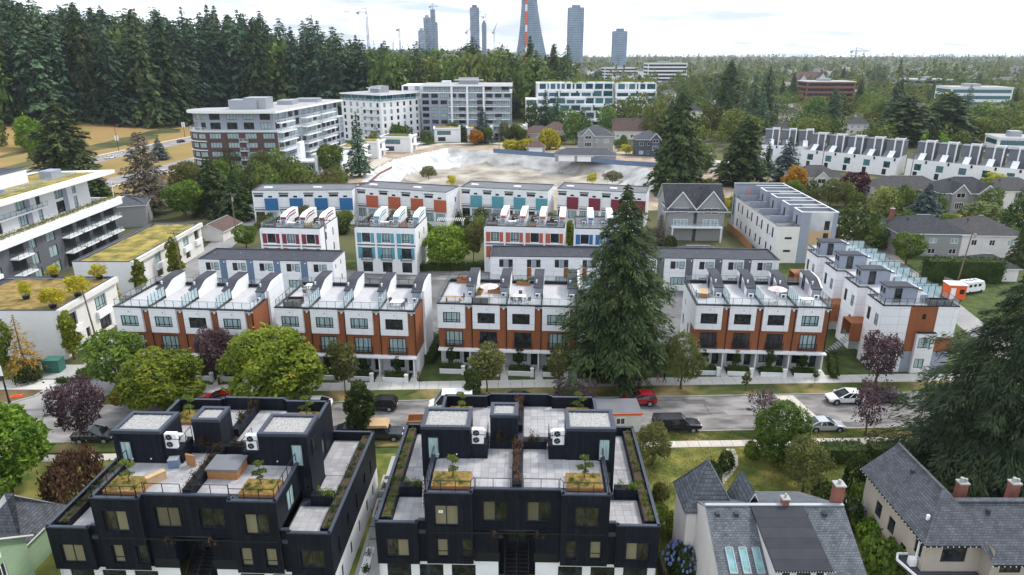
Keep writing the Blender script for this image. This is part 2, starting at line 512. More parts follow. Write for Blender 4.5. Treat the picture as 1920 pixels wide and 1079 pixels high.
M['sedum_gold'] = mat('golden_sedum', (0.11, 0.12, 0.025), col2=(0.31, 0.235, 0.07), rough=0.95, var=0.25, scale=0.45, bump=0.5, bscale=8, detail=8)
M['moss'] = mat('roof_moss', (0.10, 0.12, 0.02), col2=(0.24, 0.15, 0.05), rough=0.95, var=0.3, scale=2.2, bump=0.8, bscale=14, detail=8)
M['turf'] = mat('turf', (0.075, 0.095, 0.022), col2=(0.12, 0.125, 0.03), rough=0.95, var=0.2, scale=2, bump=0.4, bscale=20)
M['orange_paint'] = mat('orange_paint', (0.72, 0.12, 0.03), rough=0.5, var=0.06)
M['green_paint'] = mat('green_paint', (0.045, 0.14, 0.11), rough=0.5, var=0.08)
M['rubber'] = mat('rubber', (0.015, 0.015, 0.016), rough=0.8, var=0.1)
M['chrome'] = mat('chrome', (0.5, 0.5, 0.52), rough=0.25, metal=0.9, var=0.03)
M['wire'] = mat('cable', (0.03, 0.03, 0.03), rough=0.7)
M['pole_wood'] = mat('weathered_pole', (0.17, 0.13, 0.10), rough=0.9, var=0.2, scale=3, stretch=(1, 1, 0.2))
M['ground'] = mat('ground_cover', (0.04, 0.058, 0.02), col2=(0.11, 0.10, 0.045), rough=0.95, var=0.2, scale=0.05, bump=0.3, bscale=2, detail=9)
M['dry'] = mat('dry_grass', (0.36, 0.23, 0.095), col2=(0.20, 0.16, 0.05), rough=0.95, var=0.15, scale=0.055, bump=0.3, bscale=6, detail=9, contrast=(0.38, 0.66))
M['lawn'] = mat('lawn_grass', (0.085, 0.125, 0.022), col2=(0.21, 0.185, 0.05), rough=0.95, var=0.3, scale=0.33, bump=0.6, bscale=9, detail=10, contrast=(0.36, 0.72))
M['verge'] = mat('verge_grass', (0.075, 0.10, 0.025), col2=(0.31, 0.215, 0.10), rough=0.95, var=0.2, scale=0.16, bump=0.6, bscale=10, detail=10, contrast=(0.46, 0.70))
M['verge_brown'] = mat('worn_verge', (0.10, 0.085, 0.04), col2=(0.16, 0.10, 0.06), rough=0.95, var=0.25, scale=0.3, bump=0.5, bscale=10, detail=9)
M['green_lawn'] = mat('green_lawn', (0.038, 0.066, 0.016), col2=(0.07, 0.09, 0.025), rough=0.95, var=0.2, scale=0.6, bump=0.5, bscale=12, detail=8)
M['asphalt'] = mat('asphalt', (0.12, 0.114, 0.112), col2=(0.265, 0.25, 0.243), rough=0.9, var=0.1, scale=0.6, bump=0.15, bscale=25, stretch=(0.42, 1.2, 1), detail=10, contrast=(0.34, 0.66))
M['asphalt_dark'] = mat('asphalt_dark', (0.10, 0.10, 0.105), col2=(0.17, 0.165, 0.165), rough=0.9, var=0.1, scale=0.25, bump=0.15, bscale=25, detail=8)
M['asphalt_pale'] = mat('asphalt_pale', (0.22, 0.215, 0.215), col2=(0.31, 0.30, 0.295), rough=0.9, var=0.06, scale=0.2, detail=8)
M['asphalt_seam'] = mat('asphalt_seam', (0.07, 0.07, 0.072), rough=.9)
M['paving'] = mat('sidewalk_concrete', (0.50, 0.485, 0.455), rough=0.85, var=0.09, scale=1.3, bump=0.1, bscale=20, rnd=0.05)
M['paving_old'] = mat('old_sidewalk_concrete', (0.50, 0.46, 0.40), rough=0.9, var=0.15, scale=1.1, bump=0.2, bscale=20, rnd=0.06)
M['dirt'] = mat('bare_dirt', (0.26, 0.20, 0.145), col2=(0.40, 0.32, 0.24), rough=0.95, var=0.12, scale=0.25, bump=0.5, bscale=6, detail=9)
M['mud'] = mat('excavated_clay', (0.22, 0.19, 0.155), col2=(0.42, 0.385, 0.33), rough=0.95, var=0.15, scale=0.13, bump=0.5, bscale=3, detail=9)
M['sheeting'] = mat('white_plastic_sheet', (0.36, 0.37, 0.39), col2=(0.68, 0.68, 0.68), rough=0.5, var=0.04, scale=0.22, bump=0.5, bscale=1.2, detail=8)
M['shotcrete'] = mat('grey_plastic_sheet', (0.25, 0.245, 0.24), col2=(0.48, 0.475, 0.46), rough=0.6, var=0.08, scale=0.16, bump=0.7, bscale=0.9, detail=9)
def smooth(t):
 t = max(0.0, min(1.0, t))
 return t * t * (3 - 2 * t)
def T(x, y):
 """terrain height: flat streets, a wooded hill rising to the left beyond the boulevard"""
 xl = -186 + (y - 300) * 0.10
 z = 7.0 * smooth((xl - x) / 70.0) + 22.0 * smooth((xl - 50 - x) / 190.0) * smooth((y - 150) / 200.0)
 z += 16.0 * smooth((y - 420) / 260.0) * smooth((-20 - x) / 140.0) * smooth((1400 - y) / 500.0)
 return z
PX0, PX1, PY0, PY1 = -60.0, 60.0, 212.0, 330.0
gx = sorted(set([-4600, -2600, -1500, -1000, -800, -650, -550] + list(range(-480, -20, 20)) + [-20, PX0, 0, PX1, 120, 250, 500, 1000, 2000, 4600]))
gy = sorted(set([-400, 0, 100, PY0, PY1, 1500, 1800, 2400, 3200, 4600] + list(range(140, 1000, 30)) + [1100, 1250]))
gx = [v for v in gx if v in (PX0, PX1) or not (PX0 < v < PX1 and False)]
g = MB()
for iy in range(len(gy)):
 for ix in range(len(gx)):
  g.v.append((gx[ix], gy[iy], T(gx[ix], gy[iy]) - 0.008))
nx_ = len(gx)
for iy in range(len(gy) - 1):
 for ix in range(nx_ - 1):
  cx, cy = (gx[ix] + gx[ix + 1]) / 2, (gy[iy] + gy[iy + 1]) / 2
  if PX0 < cx < PX1 and PY0 < cy < PY1:
   continue
  g.f.append((iy * nx_ + ix, iy * nx_ + ix + 1, (iy + 1) * nx_ + ix + 1, (iy + 1) * nx_ + ix)); g.m.append(0)
go = g.build('ground', M['ground'])
tag(go, kind='structure')
for p in go.data.polygons: p.use_smooth = True
def sheet(name, pts, z, m, kind='structure'):
 b = MB(); b.poly([(p[0], p[1], z) for p in pts])
 return tag(b.build(name, M[m] if isinstance(m, str) else m), kind=kind)
def strip(name, x0, x1, ya, yb, z, m, n=8):
 """band along the street, between offsets ya and yb"""
 b = MB()
 for i in range(n):
  u, v = x0 + (x1 - x0) * i / n, x0 + (x1 - x0) * (i + 1) / n
  b.poly([(u, ya + S_ * u, z), (v, ya + S_ * v, z), (v, yb + S_ * v, z), (u, yb + S_ * u, z)])
 return tag(b.build(name, M[m]), kind='structure')
S_ = 0.034
def terrain_patch(name, x0, x1, y0, y1, m, lift, step=14):
 b = MB()
 nx, ny = int((x1 - x0) / step) + 1, int((y1 - y0) / step) + 1
 for j in range(ny + 1):
  for i in range(nx + 1):
   x, y = x0 + (x1 - x0) * i / nx, y0 + (y1 - y0) * j / ny
   b.v.append((x, y, T(x, y) + lift))
 for j in range(ny):
  for i in range(nx):
   a = j * (nx + 1) + i
   b.f.append((a, a + 1, a + nx + 2, a + nx + 1)); b.m.append(0)
 o = b.build(name, M[m])
 for p in o.data.polygons: p.use_smooth = True
 return tag(o, kind='structure')
terrain_patch('park_grass', -300, -116, 150, 470, 'dry', 0.10)
def road_line(name, pts, w, z, m):
 """road of width w along a polyline"""
 b = MB()
 L, R = [], []
 for i, p in enumerate(pts):
  a = pts[max(0, i - 1)]; c = pts[min(len(pts) - 1, i + 1)]
  dx, dy = c[0] - a[0], c[1] - a[1]
  d = hypot(dx, dy)
  L.append((p[0] - dy / d * w / 2, p[1] + dx / d * w / 2)); R.append((p[0] + dy / d * w / 2, p[1] - dx / d * w / 2))
 for i in range(len(pts) - 1):
  b.poly([(*R[i], z), (*R[i + 1], z), (*L[i + 1], z), (*L[i], z)])
 return tag(b.build(name, M[m]), kind='structure')
road_line('boulevard_road', [(-196, 150), (-178, 230), (-171, 285), (-163, 345), (-150, 420), (-120, 560), (-60, 800)], 10.5, 0.13, 'asphalt_pale')
road_line('boulevard_sidewalk', [(-205, 150), (-186, 230), (-179, 285), (-171, 345), (-158, 420)], 2.2, 0.16, 'paving')
road_line('service_road', [(-160, 150), (-146, 205), (-138, 236), (-131, 284), (-121, 345), (-104, 420)], 9.0, 0.13, 'asphalt_pale')
road_line('service_sidewalk', [(-152, 150), (-138.5, 205), (-130.5, 236), (-123, 284)], 2.4, 0.16, 'paving_old')
sheet('city_block', [(-60, 66), (130, 66), (130, 142), (-60, 142)], 0.0, 'green_lawn')
strip('street', -150, 170, 70.6, 79.1, 0.006, 'asphalt', 12)
strip('far_verge', -53, 90, 79.25, 82.2, 0.10, 'verge')
strip('near_verge', -150, 110, 68.3, 70.45, 0.10, 'verge')
strip('near_yard', -150, 130, 30, 67.0, 0.006, 'lawn')
def kerb(name, x0, x1, y, w=0.15, h=0.12):
 b = MB(); n = 10
 for i in range(n):
  u, v = x0 + (x1 - x0) * i / n, x0 + (x1 - x0) * (i + 1) / n
  p = [(u, y + S_ * u), (v, y + S_ * v), (v, y + w + S_ * v), (u, y + w + S_ * u)]
  b.poly([(*p[0], 0), (*p[1], 0), (*p[1], h), (*p[0], h)]); b.poly([(*q, h) for q in p])
  b.poly([(*p[2], 0), (*p[3], 0), (*p[3], h), (*p[2], h)])
 return tag(b.build(name, M['concrete']), kind='structure')
kerb('far_kerb', -53, 90, 79.1)
kerb('near_kerb', -150, 110, 70.45)
def slabs(name, x0, x1, ya, yb, m, pitch=1.62, z=0.0, h=0.11):
 """a sidewalk of single concrete slabs with open joints"""
 base = tag(MB().box(0, 0, 0, 0.01, 0.01, 0.01).build(name, M['concrete']), kind='structure')
 base.data = bpy.data.meshes.new(name)
 b = MB()
 b.poly([(x0, ya + S_ * x0, 0.05), (x1, ya + S_ * x1, 0.05), (x1, yb + S_ * x1, 0.05), (x0, yb + S_ * x0, 0.05)])
 base.data = b.mesh(name, [M['soil']])
 n = int((x1 - x0) / pitch)
 me = MB().box(-pitch / 2 + 0.02, 0, 0, pitch / 2 - 0.02, yb - ya, h, skip='b').mesh('slab', [M[m]])
 for i in range(n):
  x = x0 + (i + 0.5) * pitch
  inst('slab', me, base, (x, ya + S_ * x, z + random.uniform(-0.008, 0.008)), atan2(S_, 1))
 return base
slabs('sidewalk', -52, 86, 82.2, 84.5, 'paving')
slabs('near_sidewalk', 12.5, 62, 67.0, 68.3, 'paving_old', 1.3)
slabs('corner_sidewalk', -75, -38, 66.6, 67.9, 'paving_old', 1.5)
b = MB(); b.poly([(36.0, 70.7 + S_ * 36, 0.010), (38.3, 70.7 + S_ * 38, 0.010), (37.0, 79.05 + S_ * 37, 0.010), (34.6, 79.05 + S_ * 35, 0.010)])
tag(b.build('road_patch', M['paving_old']), kind='structure')
for (x, y, w, d) in ((14, 76, 5, 1.6), (27, 74.2, 6, 1.2), (22.5, 77.2, 3, 1.2), (-8, 74, 6, 1.4), (-30, 75, 5, 2), (47, 76.5, 7, 1.1)):
 b = MB(); b.poly([(x, y + S_ * x, 0.010), (x + w, y + S_ * (x + w), 0.010), (x + w - 0.6, y + d + S_ * x, 0.010), (x - 0.4, y + d + S_ * x, 0.010)])
 tag(b.build('road_patch', M['asphalt_dark' if w < 5.5 else 'asphalt_pale']), kind='structure')
rs = random.Random(21)
for k in range(16):
 x = rs.uniform(-55, 60); y = 71 + rs.uniform(0, 7.6) + S_ * x; b = MB(); a = rs.choice((.03, .05, 1.5, 1.62)); L = rs.uniform(4, 16) if a < 1 else rs.uniform(1.5, 4)
 for i in range(8):
  q0, q1 = L * i / 8, L * (i + 1) / 8; o0, o1 = .12 * sin(i * 1.9 + k), .12 * sin(i * 1.9 + 1.9 + k)
  p = [(x + cos(a) * q - sin(a) * (o + s), min(y + sin(a) * q + cos(a) * (o + s), 79 + S_ * x), .0135) for q, o, s in ((q0, o0, -.05), (q1, o1, -.05), (q1, o1, .05), (q0, o0, .05))]
  b.poly(p)
 tag(b.build('tar_seam', M['asphalt_seam']), kind='structure')
for x, y in ((-34, 75.2), (3, 76.4), (19, 73.8), (30, 75.5), (44, 74), (-58, 77)):
 tag(MB().tube((x, y + S_ * x, .0), (x, y + S_ * x, .016), .38, .38, 14).build('manhole_cover', M['black_metal']), kind='structure')
road_line('lane', [(-57.5, 79.0), (-59.2, 92), (-62.5, 112), (-66.3, 140), (-69.2, 165), (-80, 240)], 6.2, 0.012, 'asphalt_pale')
sheet('junction', [(-66, 76.5), (-52, 77.0), (-54.3, 84.5), (-62.3, 84.5)], 0.018, 'asphalt_pale')
sheet('corner_walk', [(-110, 82.0), (-61.8, 81.8), (-61.8, 84.6), (-110, 84.6)], 0.10, 'paving')
b = MB(); b.prism([(-110, 76.2), (-70, 77.2), (-64.5, 78.0), (-62.5, 80.0), (-62.2, 81.8), (-110, 82.0)], 0, 0.12)
tag(b.build('corner_kerb', M['concrete']), kind='structure')
sheet('corner_verge', [(-110, 76.45), (-70, 77.45), (-64.7, 78.25), (-62.8, 80.0), (-62.6, 81.6), (-110, 81.8)], 0.126, 'verge_brown')
sheet('corner_lawn', [(-110, 84.6), (-62.2, 84.6), (-62.8, 88.2), (-110, 88.2)], 0.05, 'green_lawn')
strip('worn_verge', -53.3, -30, 79.3, 82.15, 0.115, 'verge_brown')
road_line('back_lane', [(-64, 133), (-40, 131.5), (0, 131), (50, 131)], 6.0, 0.014, 'asphalt')
road_line('right_lane', [(73, 84), (76, 104), (80, 128), (84, 165), (88, 180)], 4.6, 0.010, 'asphalt_pale')
sheet('courtyard', [(-57, 98.5), (48, 97), (48, 128), (-57, 128)], 0.020, 'asphalt_dark')
road_line('right_street', [(60, 182), (110, 177), (190, 170), (330, 150)], 8.5, 0.012, 'asphalt_pale')
road_line('right_verge', [(62, 190), (110, 185.2), (190, 178.4), (330, 158)], 6.0, 0.016, 'dry')
road_line('right_path', [(74, 120), (82, 150), (87, 172)], 9.0, 0.006, 'dirt')
road_line('far_street', [(60, 258), (92, 262), (118, 300), (150, 420), (190, 700)], 8.0, 0.018, 'asphalt_pale')
road_line('pit_lane', [(-56, 212), (-57, 255), (-53, 290), (-45, 316), (-34, 335), (-8, 337), (28, 318), (60, 296), (110, 262)], 6.0, 0.014, 'paving_old')
sheet('dirt_lot', [(58, 205), (92, 214), (96, 250), (60, 262)], 0.022, 'dirt')
sheet('construction_yard', [(-60, 190), (60, 190), (60, 211.9), (-60, 211.9)], 0.008, 'dirt')
POLY = [(-52, 220), (-54, 252), (-50, 284), (-31, 320), (0, 307), (31, 289), (50, 273), (54, 240), (47, 220)]
def pit_depth(x, y):
 dmin, inside = 1e9, False
 for i in range(len(POLY)):
  a, c = POLY[i], POLY[(i + 1) % len(POLY)]
  ex, ey = c[0] - a[0], c[1] - a[1]
  t = max(0, min(1, ((x - a[0]) * ex + (y - a[1]) * ey) / (ex * ex + ey * ey)))
  dmin = min(dmin, hypot(x - a[0] - ex * t, y - a[1] - ey * t))
  if (a[1] > y) != (c[1] > y) and x < (c[0] - a[0]) * (y - a[1]) / (c[1] - a[1]) + a[0]:
   inside = not inside
 return dmin if inside else 0.0
rp_ = random.Random(5)
ph = [(rp_.uniform(0.08, 0.5), rp_.uniform(0, pi), rp_.uniform(0, 6.28)) for _ in range(14)]
def wrink(x, y):
 return sum(sin(k * (x * cos(a) + y * sin(a)) + p) / (1 + 4 * k) for k, a, p in ph) / 4
b = MB()
NX, NY = 90, 88
dep = {}
for j in range(NY + 1):
 for i in range(NX + 1):
  x, y = PX0 + (PX1 - PX0) * i / NX, PY0 + (PY1 - PY0) * j / NY
  d = pit_depth(x, y)
  dep[(i, j)] = d
  w = wrink(x, y)
  z = -5.2 * smooth(d / 12.0) + (1.1 * w * smooth(d / 3) * (1 - 0.35 * smooth((d - 12) / 8)))
  z += rp_.uniform(-.28, .28) * smooth(d / 4)
  if d <= 0 and 0 < i < NX and 0 < j < NY: z = 0.25 * w
  b.v.append((x, y, z - 0.008))
for j in range(NY):
 for i in range(NX):
  a = j * (NX + 1) + i
  b.f.append((a, a + 1, a + NX + 2, a + NX + 1))
  d = dep[(i, j)]
  x, y = PX0 + (PX1 - PX0) * i / NX, PY0 + (PY1 - PY0) * j / NY
  w = wrink(x * 1.7, y * 1.7) * 3
  if d <= 0: mi = 3
  elif d > 11 + w * 2: mi = 0
  elif x < -27 + w * 2 or (y < 235 and x < 10): mi = 1
  else: mi = 2
  b.m.append(mi)
po = b.build('excavation_pit', [M['mud'], M['sheeting'], M['shotcrete'], M['dirt']])
for p in po.data.polygons: p.use_smooth = True
tag(po, kind='structure')
hz = tag(MB().box(-4900, -430, -9, 4900, 4900, 225).build('haze', bpy.data.materials.new('haze_air')), kind='stuff')
hm = hz.data.materials[0]; hm.use_nodes = True; hm.node_tree.nodes.clear()
_v = hm.node_tree.nodes.new('ShaderNodeVolumePrincipled'); _o = hm.node_tree.nodes.new('ShaderNodeOutputMaterial')
_v.inputs['Color'].default_value = (.80, .88, 1, 1); _v.inputs['Density'].default_value = .00007; _v.inputs['Anisotropy'].default_value = .2
hm.node_tree.links.new(_v.outputs[0], _o.inputs['Volume'])
STY = {
 'one': ((), ()), 'two': ((0.5,), ()), 'three': ((1 / 3, 2 / 3), ()), 'four': ((0.25, 0.5, 0.75), ()),
 'box': ((0.2, 0.5, 0.8), (0.24,)), 'french': ((0.22, 0.5, 0.78), (0.12,)), 'sash': ((), (0.5,)), 'low': ((), (0.28,)),
 'low2': ((0.5,), (0.3,)), 'slide': ((0.55,), ()), 'tall': ((), (0.35, 0.7)), 'grid': ((0.5,), (0.33, 0.66)), 'six': ((0.17, 0.33, 0.5, 0.67, 0.83), ()),
}
_wc = {}
def win_mesh(w, h, style, fm, fw):
 k = (round(w, 2), round(h, 2), style, fm, fw)
 if k in _wc: return _wc[k]
 vs, hs = STY[style]
 b = MB()
 d = 0.035
 b.box(0, -d, 0, fw, d, h); b.box(w - fw, -d, 0, w, d, h)
 b.box(fw, -d, 0, w - fw, d, fw); b.box(fw, -d, h - fw, w - fw, d, h)
 for v in vs: b.box(v * w - fw * .4, -d * .9, fw, v * w + fw * .4, d * .9, h - fw)
 for q in hs: b.box(fw, -d * .8, q * h - fw * .4, w - fw, d * .8, q * h + fw * .4)
 p = MB().box(fw * .5, 0.0, fw * .5, w - fw * .5, 0.012, h - fw * .5)
 _wc[k] = (b.mesh('window', [M[fm]]), p)
 return _wc[k]
_pc = {}
def window(par, p0, ang, u0, z0, w, h, style='two', pane='pane', fm='frame', fw=0.09, depth=0.1, name='window'):
 """window standing in a wall that starts at p0 (local) and runs at angle ang; depth = how far back of the wall face"""
 if fm == 'frame' and style in ('box', 'french', 'three', 'four') and fw == .09: fw = .13
 me, pb = win_mesh(w, h, style, fm, fw)
 kp = (round(w, 2), round(h, 2), pane, fw)
 if kp not in _pc: _pc[kp] = pb.mesh('pane', [M[pane]])
 x = p0[0] + cos(ang) * u0 - sin(ang) * depth
 y = p0[1] + sin(ang) * u0 + cos(ang) * depth
 o = inst(name, me, par, (x, y, z0), ang)
 if pane in ('pane_warm', 'pane_blind') and style == 'two':
  for k in (0, 1): inst('pane', _pc[kp], o, (k * w / 2, 0, 0), 0, (.5, 1, 1))
 else: inst('pane', _pc[kp], o, (0, 0, 0))
 return o
class Bld:
 """a building: an Empty at its front left corner, walls with openings, windows as parts"""
 def __init__(s, name, p, rz, label, cat='building', group=None, z=0.0):
  s.o = empty(name, (p[0], p[1], z), rz, label, cat, group)
  s.w = MB()                       # wall skin
  s.mats = []
 def mi(s, m):
  if m not in s.mats: s.mats.append(m)
  return s.mats.index(m)
 def wall(s, p0, p1, z0, z1, m, wins=(), depth=0.1, mr=None, own=None):
  """wins: (u, z, w, h, style, pane[, frame])"""
  ang = atan2(p1[1] - p0[1], p1[0] - p0[0])
  holes = [(q[0], q[0] + q[2], q[1], q[1] + q[3]) for q in wins]
  s.w.wall(p0, p1, z0, z1, holes, depth + 0.045, s.mi(m), s.mi(mr or m))
  for q in wins:
   fm = q[6] if len(q) > 6 else 'frame'
   nm = 'door' if q[4] == 'door' else 'window'
   window(s.o, p0, ang, q[0], q[1], q[2], q[3], 'one' if q[4] == 'door' else q[4], q[5], fm, depth=depth, name=nm)
 def done(s, name='wall'):
  if s.w.f:
   s.w.build(name, [M[k] for k in s.mats], s.o)
  s.w = MB(); s.mats = []
 def part(s, name, b, mats, loc=(0, 0, 0), rz=0):
  return b.build(name, [M[k] for k in mats] if isinstance(mats, (list, tuple)) else M[mats], s.o, loc, rz)
_rl = {}
def railing(par, pts, h=1.05, z=0.0, gap=1.2, glass='glass', rail='black_metal', th=0.045, top=True, name='railing', gh=None, posts=True):
 """posts, top rail and single glass panels along a polyline (local coordinates)"""
 b = MB()
 panels = []
 for a, c in zip(pts[:-1], pts[1:]):
  L = hypot(c[0] - a[0], c[1] - a[1])
  if L < 0.05: continue
  n = max(1, int(round(L / gap)))
  ang = atan2(c[1] - a[1], c[0] - a[0])
  for i in range(n + 1):
   x, y = a[0] + (c[0] - a[0]) * i / n, a[1] + (c[1] - a[1]) * i / n
   if posts: b.box(x - th / 2, y - th / 2, z, x + th / 2, y + th / 2, z + h)
   if i < n: panels.append((x, y, ang, L / n))
  if top: b.bar((a[0], a[1], z + h), (c[0], c[1], z + h), th, th * 0.8)
 o = b.build(name, M[rail], par)
 if glass:
  for (x, y, ang, w) in panels:
   k = (round(w, 2), round(h, 2), glass)
   if k not in _rl: _rl[k] = MB().box(0.05, -0.008, 0.08, w - 0.05, 0.008, h - 0.06).mesh('glass_panel', [M[glass]])
   inst('glass_panel', _rl[k], o, (x, y, z), ang)
 return o
def bars(par, pts, h=1.05, z=0.0, gap=0.14, rail='black_metal', name='railing', th=0.02):
 b = MB()
 for a, c in zip(pts[:-1], pts[1:]):
  L = hypot(c[0] - a[0], c[1] - a[1]); n = max(1, int(round(L / gap)))
  for i in range(n + 1):
   x, y = a[0] + (c[0] - a[0]) * i / n, a[1] + (c[1] - a[1]) * i / n
   b.box(x - th / 2, y - th / 2, z, x + th / 2, y + th / 2, z + h)
  b.bar((a[0], a[1], z + h), (c[0], c[1], z + h), 0.05); b.bar((a[0], a[1], z + 0.08), (c[0], c[1], z + 0.08), 0.035)
 return b.build(name, M[rail], par)
def parapet(b, x0, y0, x1, y1, z0, z1, t=0.2, m=0, top=0):
 """four parapet walls butted end to end"""
 b.box(x0, y0, z0, x1, y0 + t, z1, m, top); b.box(x0, y1 - t, z0, x1, y1, z1, m, top)
 b.box(x0, y0 + t, z0, x0 + t, y1 - t, z1, m, top); b.box(x1 - t, y0 + t, z0, x1, y1 - t, z1, m, top)
def coping_line(b, pts, z, w, h=0.06, m=0):
 for a, c in zip(pts[:-1], pts[1:]):
  b.bar((a[0], a[1], z), (c[0], c[1], z), w, h, m)
def ac_unit(par, x, y, z, rz=0.0, s=1.0, fans=2):
 b = MB(); b.box(-0.48, -0.2, 0.05, 0.48, 0.2, 0.65 * fans + 0.05)
 b.box(-0.45, -0.18, 0, 0.45, 0.18, 0.05)
 o = b.build('heat_pump', M['white_plain'], par, (x, y, z), rz); o.scale = (s, s, s)
 for k in range(fans):
  f = MB(); n = 14; r = 0.27; cz = 0.38 + 0.65 * k
  ring = [(r * cos(2 * pi * i / n) - 0.12, r * sin(2 * pi * i / n) + cz) for i in range(n)]
  f.poly([(p[0], -0.212, p[1]) for p in ring])
  for i in range(4):
   a = i * pi / 2 + 0.4
   f.bar((-0.12, -0.222, cz), (-0.12 + r * .95 * cos(a), -0.222, cz + r * .95 * sin(a)), 0.05, 0.015, 1)
  f.build('fan', [M['black_metal'], M['grey_metal']], o)
 return o
def nrm(v):
 return v / np.maximum(1e-9, np.linalg.norm(v, axis=1, keepdims=True))
def leaf_mesh(name, c, n, t, a, w, m, cup=0.0):
 """one four-sided leaf or leaf clump per centre: long axis t (length a), width w, facing n"""
 c = np.asarray(c, float); n = nrm(np.asarray(n, float)); t = np.asarray(t, float)
 t = nrm(t - n * (t * n).sum(1, keepdims=True) + 1e-6)
 s = np.cross(n, t)
 a = np.asarray(a).reshape(-1, 1); w = np.asarray(w).reshape(-1, 1)
 k = len(c)
 v = np.empty((k, 4, 3))
 v[:, 0] = c - t * a * 0.5
 v[:, 1] = c + s * w * 0.5 + t * a * 0.08 + n * cup * w
 v[:, 2] = c + t * a * 0.5
 v[:, 3] = c - s * w * 0.5 + t * a * 0.08 + n * cup * w
 me = bpy.data.meshes.new(name)
 me.vertices.add(4 * k)
 me.vertices.foreach_set('co', v.reshape(-1).astype(np.float32))
 me.loops.add(4 * k)
 me.loops.foreach_set('vertex_index', np.arange(4 * k, dtype=np.int32))
 me.polygons.add(k)
 me.polygons.foreach_set('loop_start', np.arange(0, 4 * k, 4, dtype=np.int32))
 me.polygons.foreach_set('loop_total', np.full(k, 4, dtype=np.int32))
 me.materials.append(m)
 me.update(calc_edges=True)
 return me
def shell_lobes(rng, lobes, nleaf, leaf, asp=0.6, up=0.35, rough=0.6, fill=0.12):
 """leaves through the outer part of ellipsoid lobes, those buried inside other lobes dropped"""
 lo = np.array([[*l[0], *l[1]] for l in lobes])
 vol = (lo[:, 3] * lo[:, 4] + lo[:, 3] * lo[:, 5] + lo[:, 4] * lo[:, 5])
 pick = rng.choice(len(lo), int(nleaf * 1.9), p=vol / vol.sum())
 L = lo[pick]
 d = nrm(rng.normal(size=(len(L), 3)))
 low = d[:, 2] < -0.55
 d[low, 2] *= 0.4; d = nrm(d)
 rr = 1.0 - np.abs(rng.normal(0, fill, len(L))) + rng.normal(0, 0.05, len(L)) + np.where(rng.uniform(0, 1, len(L)) < .12, rng.exponential(.12, len(L)), 0)
 bump = 1 + 0.10 * np.sin(d[:, 0] * 7 + L[:, 0] * 3) * np.sin(d[:, 1] * 6 + L[:, 1] * 2) * np.cos(d[:, 2] * 8)
 c = L[:, :3] + d * L[:, 3:6] * (rr * bump)[:, None]
 keep = np.ones(len(c), bool)
 for j in range(len(lo)):
  q = (((c - lo[j, :3]) / lo[j, 3:6]) ** 2).sum(1)
  keep &= ~((q < 0.55) & (pick != j))
 c, d = c[keep][:nleaf], d[keep][:nleaf]
 k = len(c)
 n = d * (1 - rough) + rng.normal(0, rough, (k, 3)); n[:, 2] += up
 t = rng.normal(size=(k, 3))
 sz = leaf * np.clip(np.exp(rng.normal(-.05, .38, k)), .4, 2.2)
 return c, n, t, sz, sz * asp
def make_lobes(rng, h, r, base, n, shape='round', lr=(0.34, 0.5)):
 """ellipsoid lobes filling a crown from height base to h, radius r"""
 out = []
 ch = h - base
 for i in range(n):
  u = (i + 0.5) / n
  zc = base + ch * (0.16 + 0.72 * u)
  f = (zc - base) / ch
  if shape == 'round': prof = sqrt(max(0.05, 1 - (2 * f - 0.9) ** 2))
  elif shape == 'cone': prof = 1.02 - 0.86 * f
  elif shape == 'column': prof = 0.95 if f < 0.6 else 0.95 - 1.3 * (f - 0.6)
  elif shape == 'vase': prof = 0.45 + 0.65 * f if f < 0.75 else 0.95 - 1.6 * (f - 0.75)
  else: prof = 0.6 + 0.55 * sin(pi * min(1, f * 1.1))
  a = i * 2.39996 + rng.uniform(-0.5, 0.5)
  lrad = r * rng.uniform(*lr)
  rad = max(0.0, r * prof - lrad * 0.8) * sqrt(rng.uniform(0.35, 1.0))
  out.append(((rad * cos(a), rad * sin(a), zc), (lrad, lrad, lrad * rng.uniform(0.75, 1.05))))
 out.append(((0, 0, base + ch * 0.82), (r * 0.4, r * 0.4, ch * 0.18)))
 out.append(((0, 0, base + ch * 0.45), (r * 0.55, r * 0.55, ch * 0.33)))
 return out
def trunk_mesh(h, r, lobes, base, m, lean=0.0, limbs=9, rng=random):
 b = MB()
 top = base + (h - base) * 0.55
 prev, pr = (0, 0, -0.1), r * 1.25
 steps = 5
 pts = []
 for i in range(1, steps + 1):
  u = i / steps
  p = (lean * u + rng.uniform(-1, 1) * r * 0.5, rng.uniform(-1, 1) * r * 0.5, top * u)
  q = r * (1.0 - 0.62 * u)
  b.tube(prev, p, pr, q, 7, 0, cap=(i == steps)); prev, pr = p, q
  pts.append(p)
 for k, l in enumerate(lobes[:limbs]):
  s = pts[min(steps - 1, 1 + k % (steps - 1))]
  e = l[0]
  mid = tuple(s[i] * 0.5 + e[i] * 0.5 + (0.12 * (h - base) if i == 2 else 0) * 0.3 for i in range(3))
  b.tube(s, mid, r * 0.40, r * 0.24, 5); b.tube(mid, e, r * 0.24, r * 0.07, 5)
 return b.mesh('trunk', [m])
_tree_cache = {}
def broadleaf(key, h, r, base, n_leaf, leaf, leafm, shape='round', lobes=12, seed=1, bark='bark', asp=0.6, up=0.35, rough=0.6, fill=0.12, tr=None, lr=(0.34, 0.5)):
 if key in _tree_cache: return _tree_cache[key]
 rng = np.random.default_rng(seed)
 L = make_lobes(rng, h, r, base, lobes, shape, lr)
 c, n, t, a, w = shell_lobes(rng, L, n_leaf, leaf, asp, up, rough, fill)
 me = leaf_mesh('crown', c, n, t, a, w, M[leafm])
 tm = trunk_mesh(h, tr or max(0.06, h * 0.022), L, base, M[bark], rng=random.Random(seed))
 _tree_cache[key] = (me, tm, h, r)
 return _tree_cache[key]
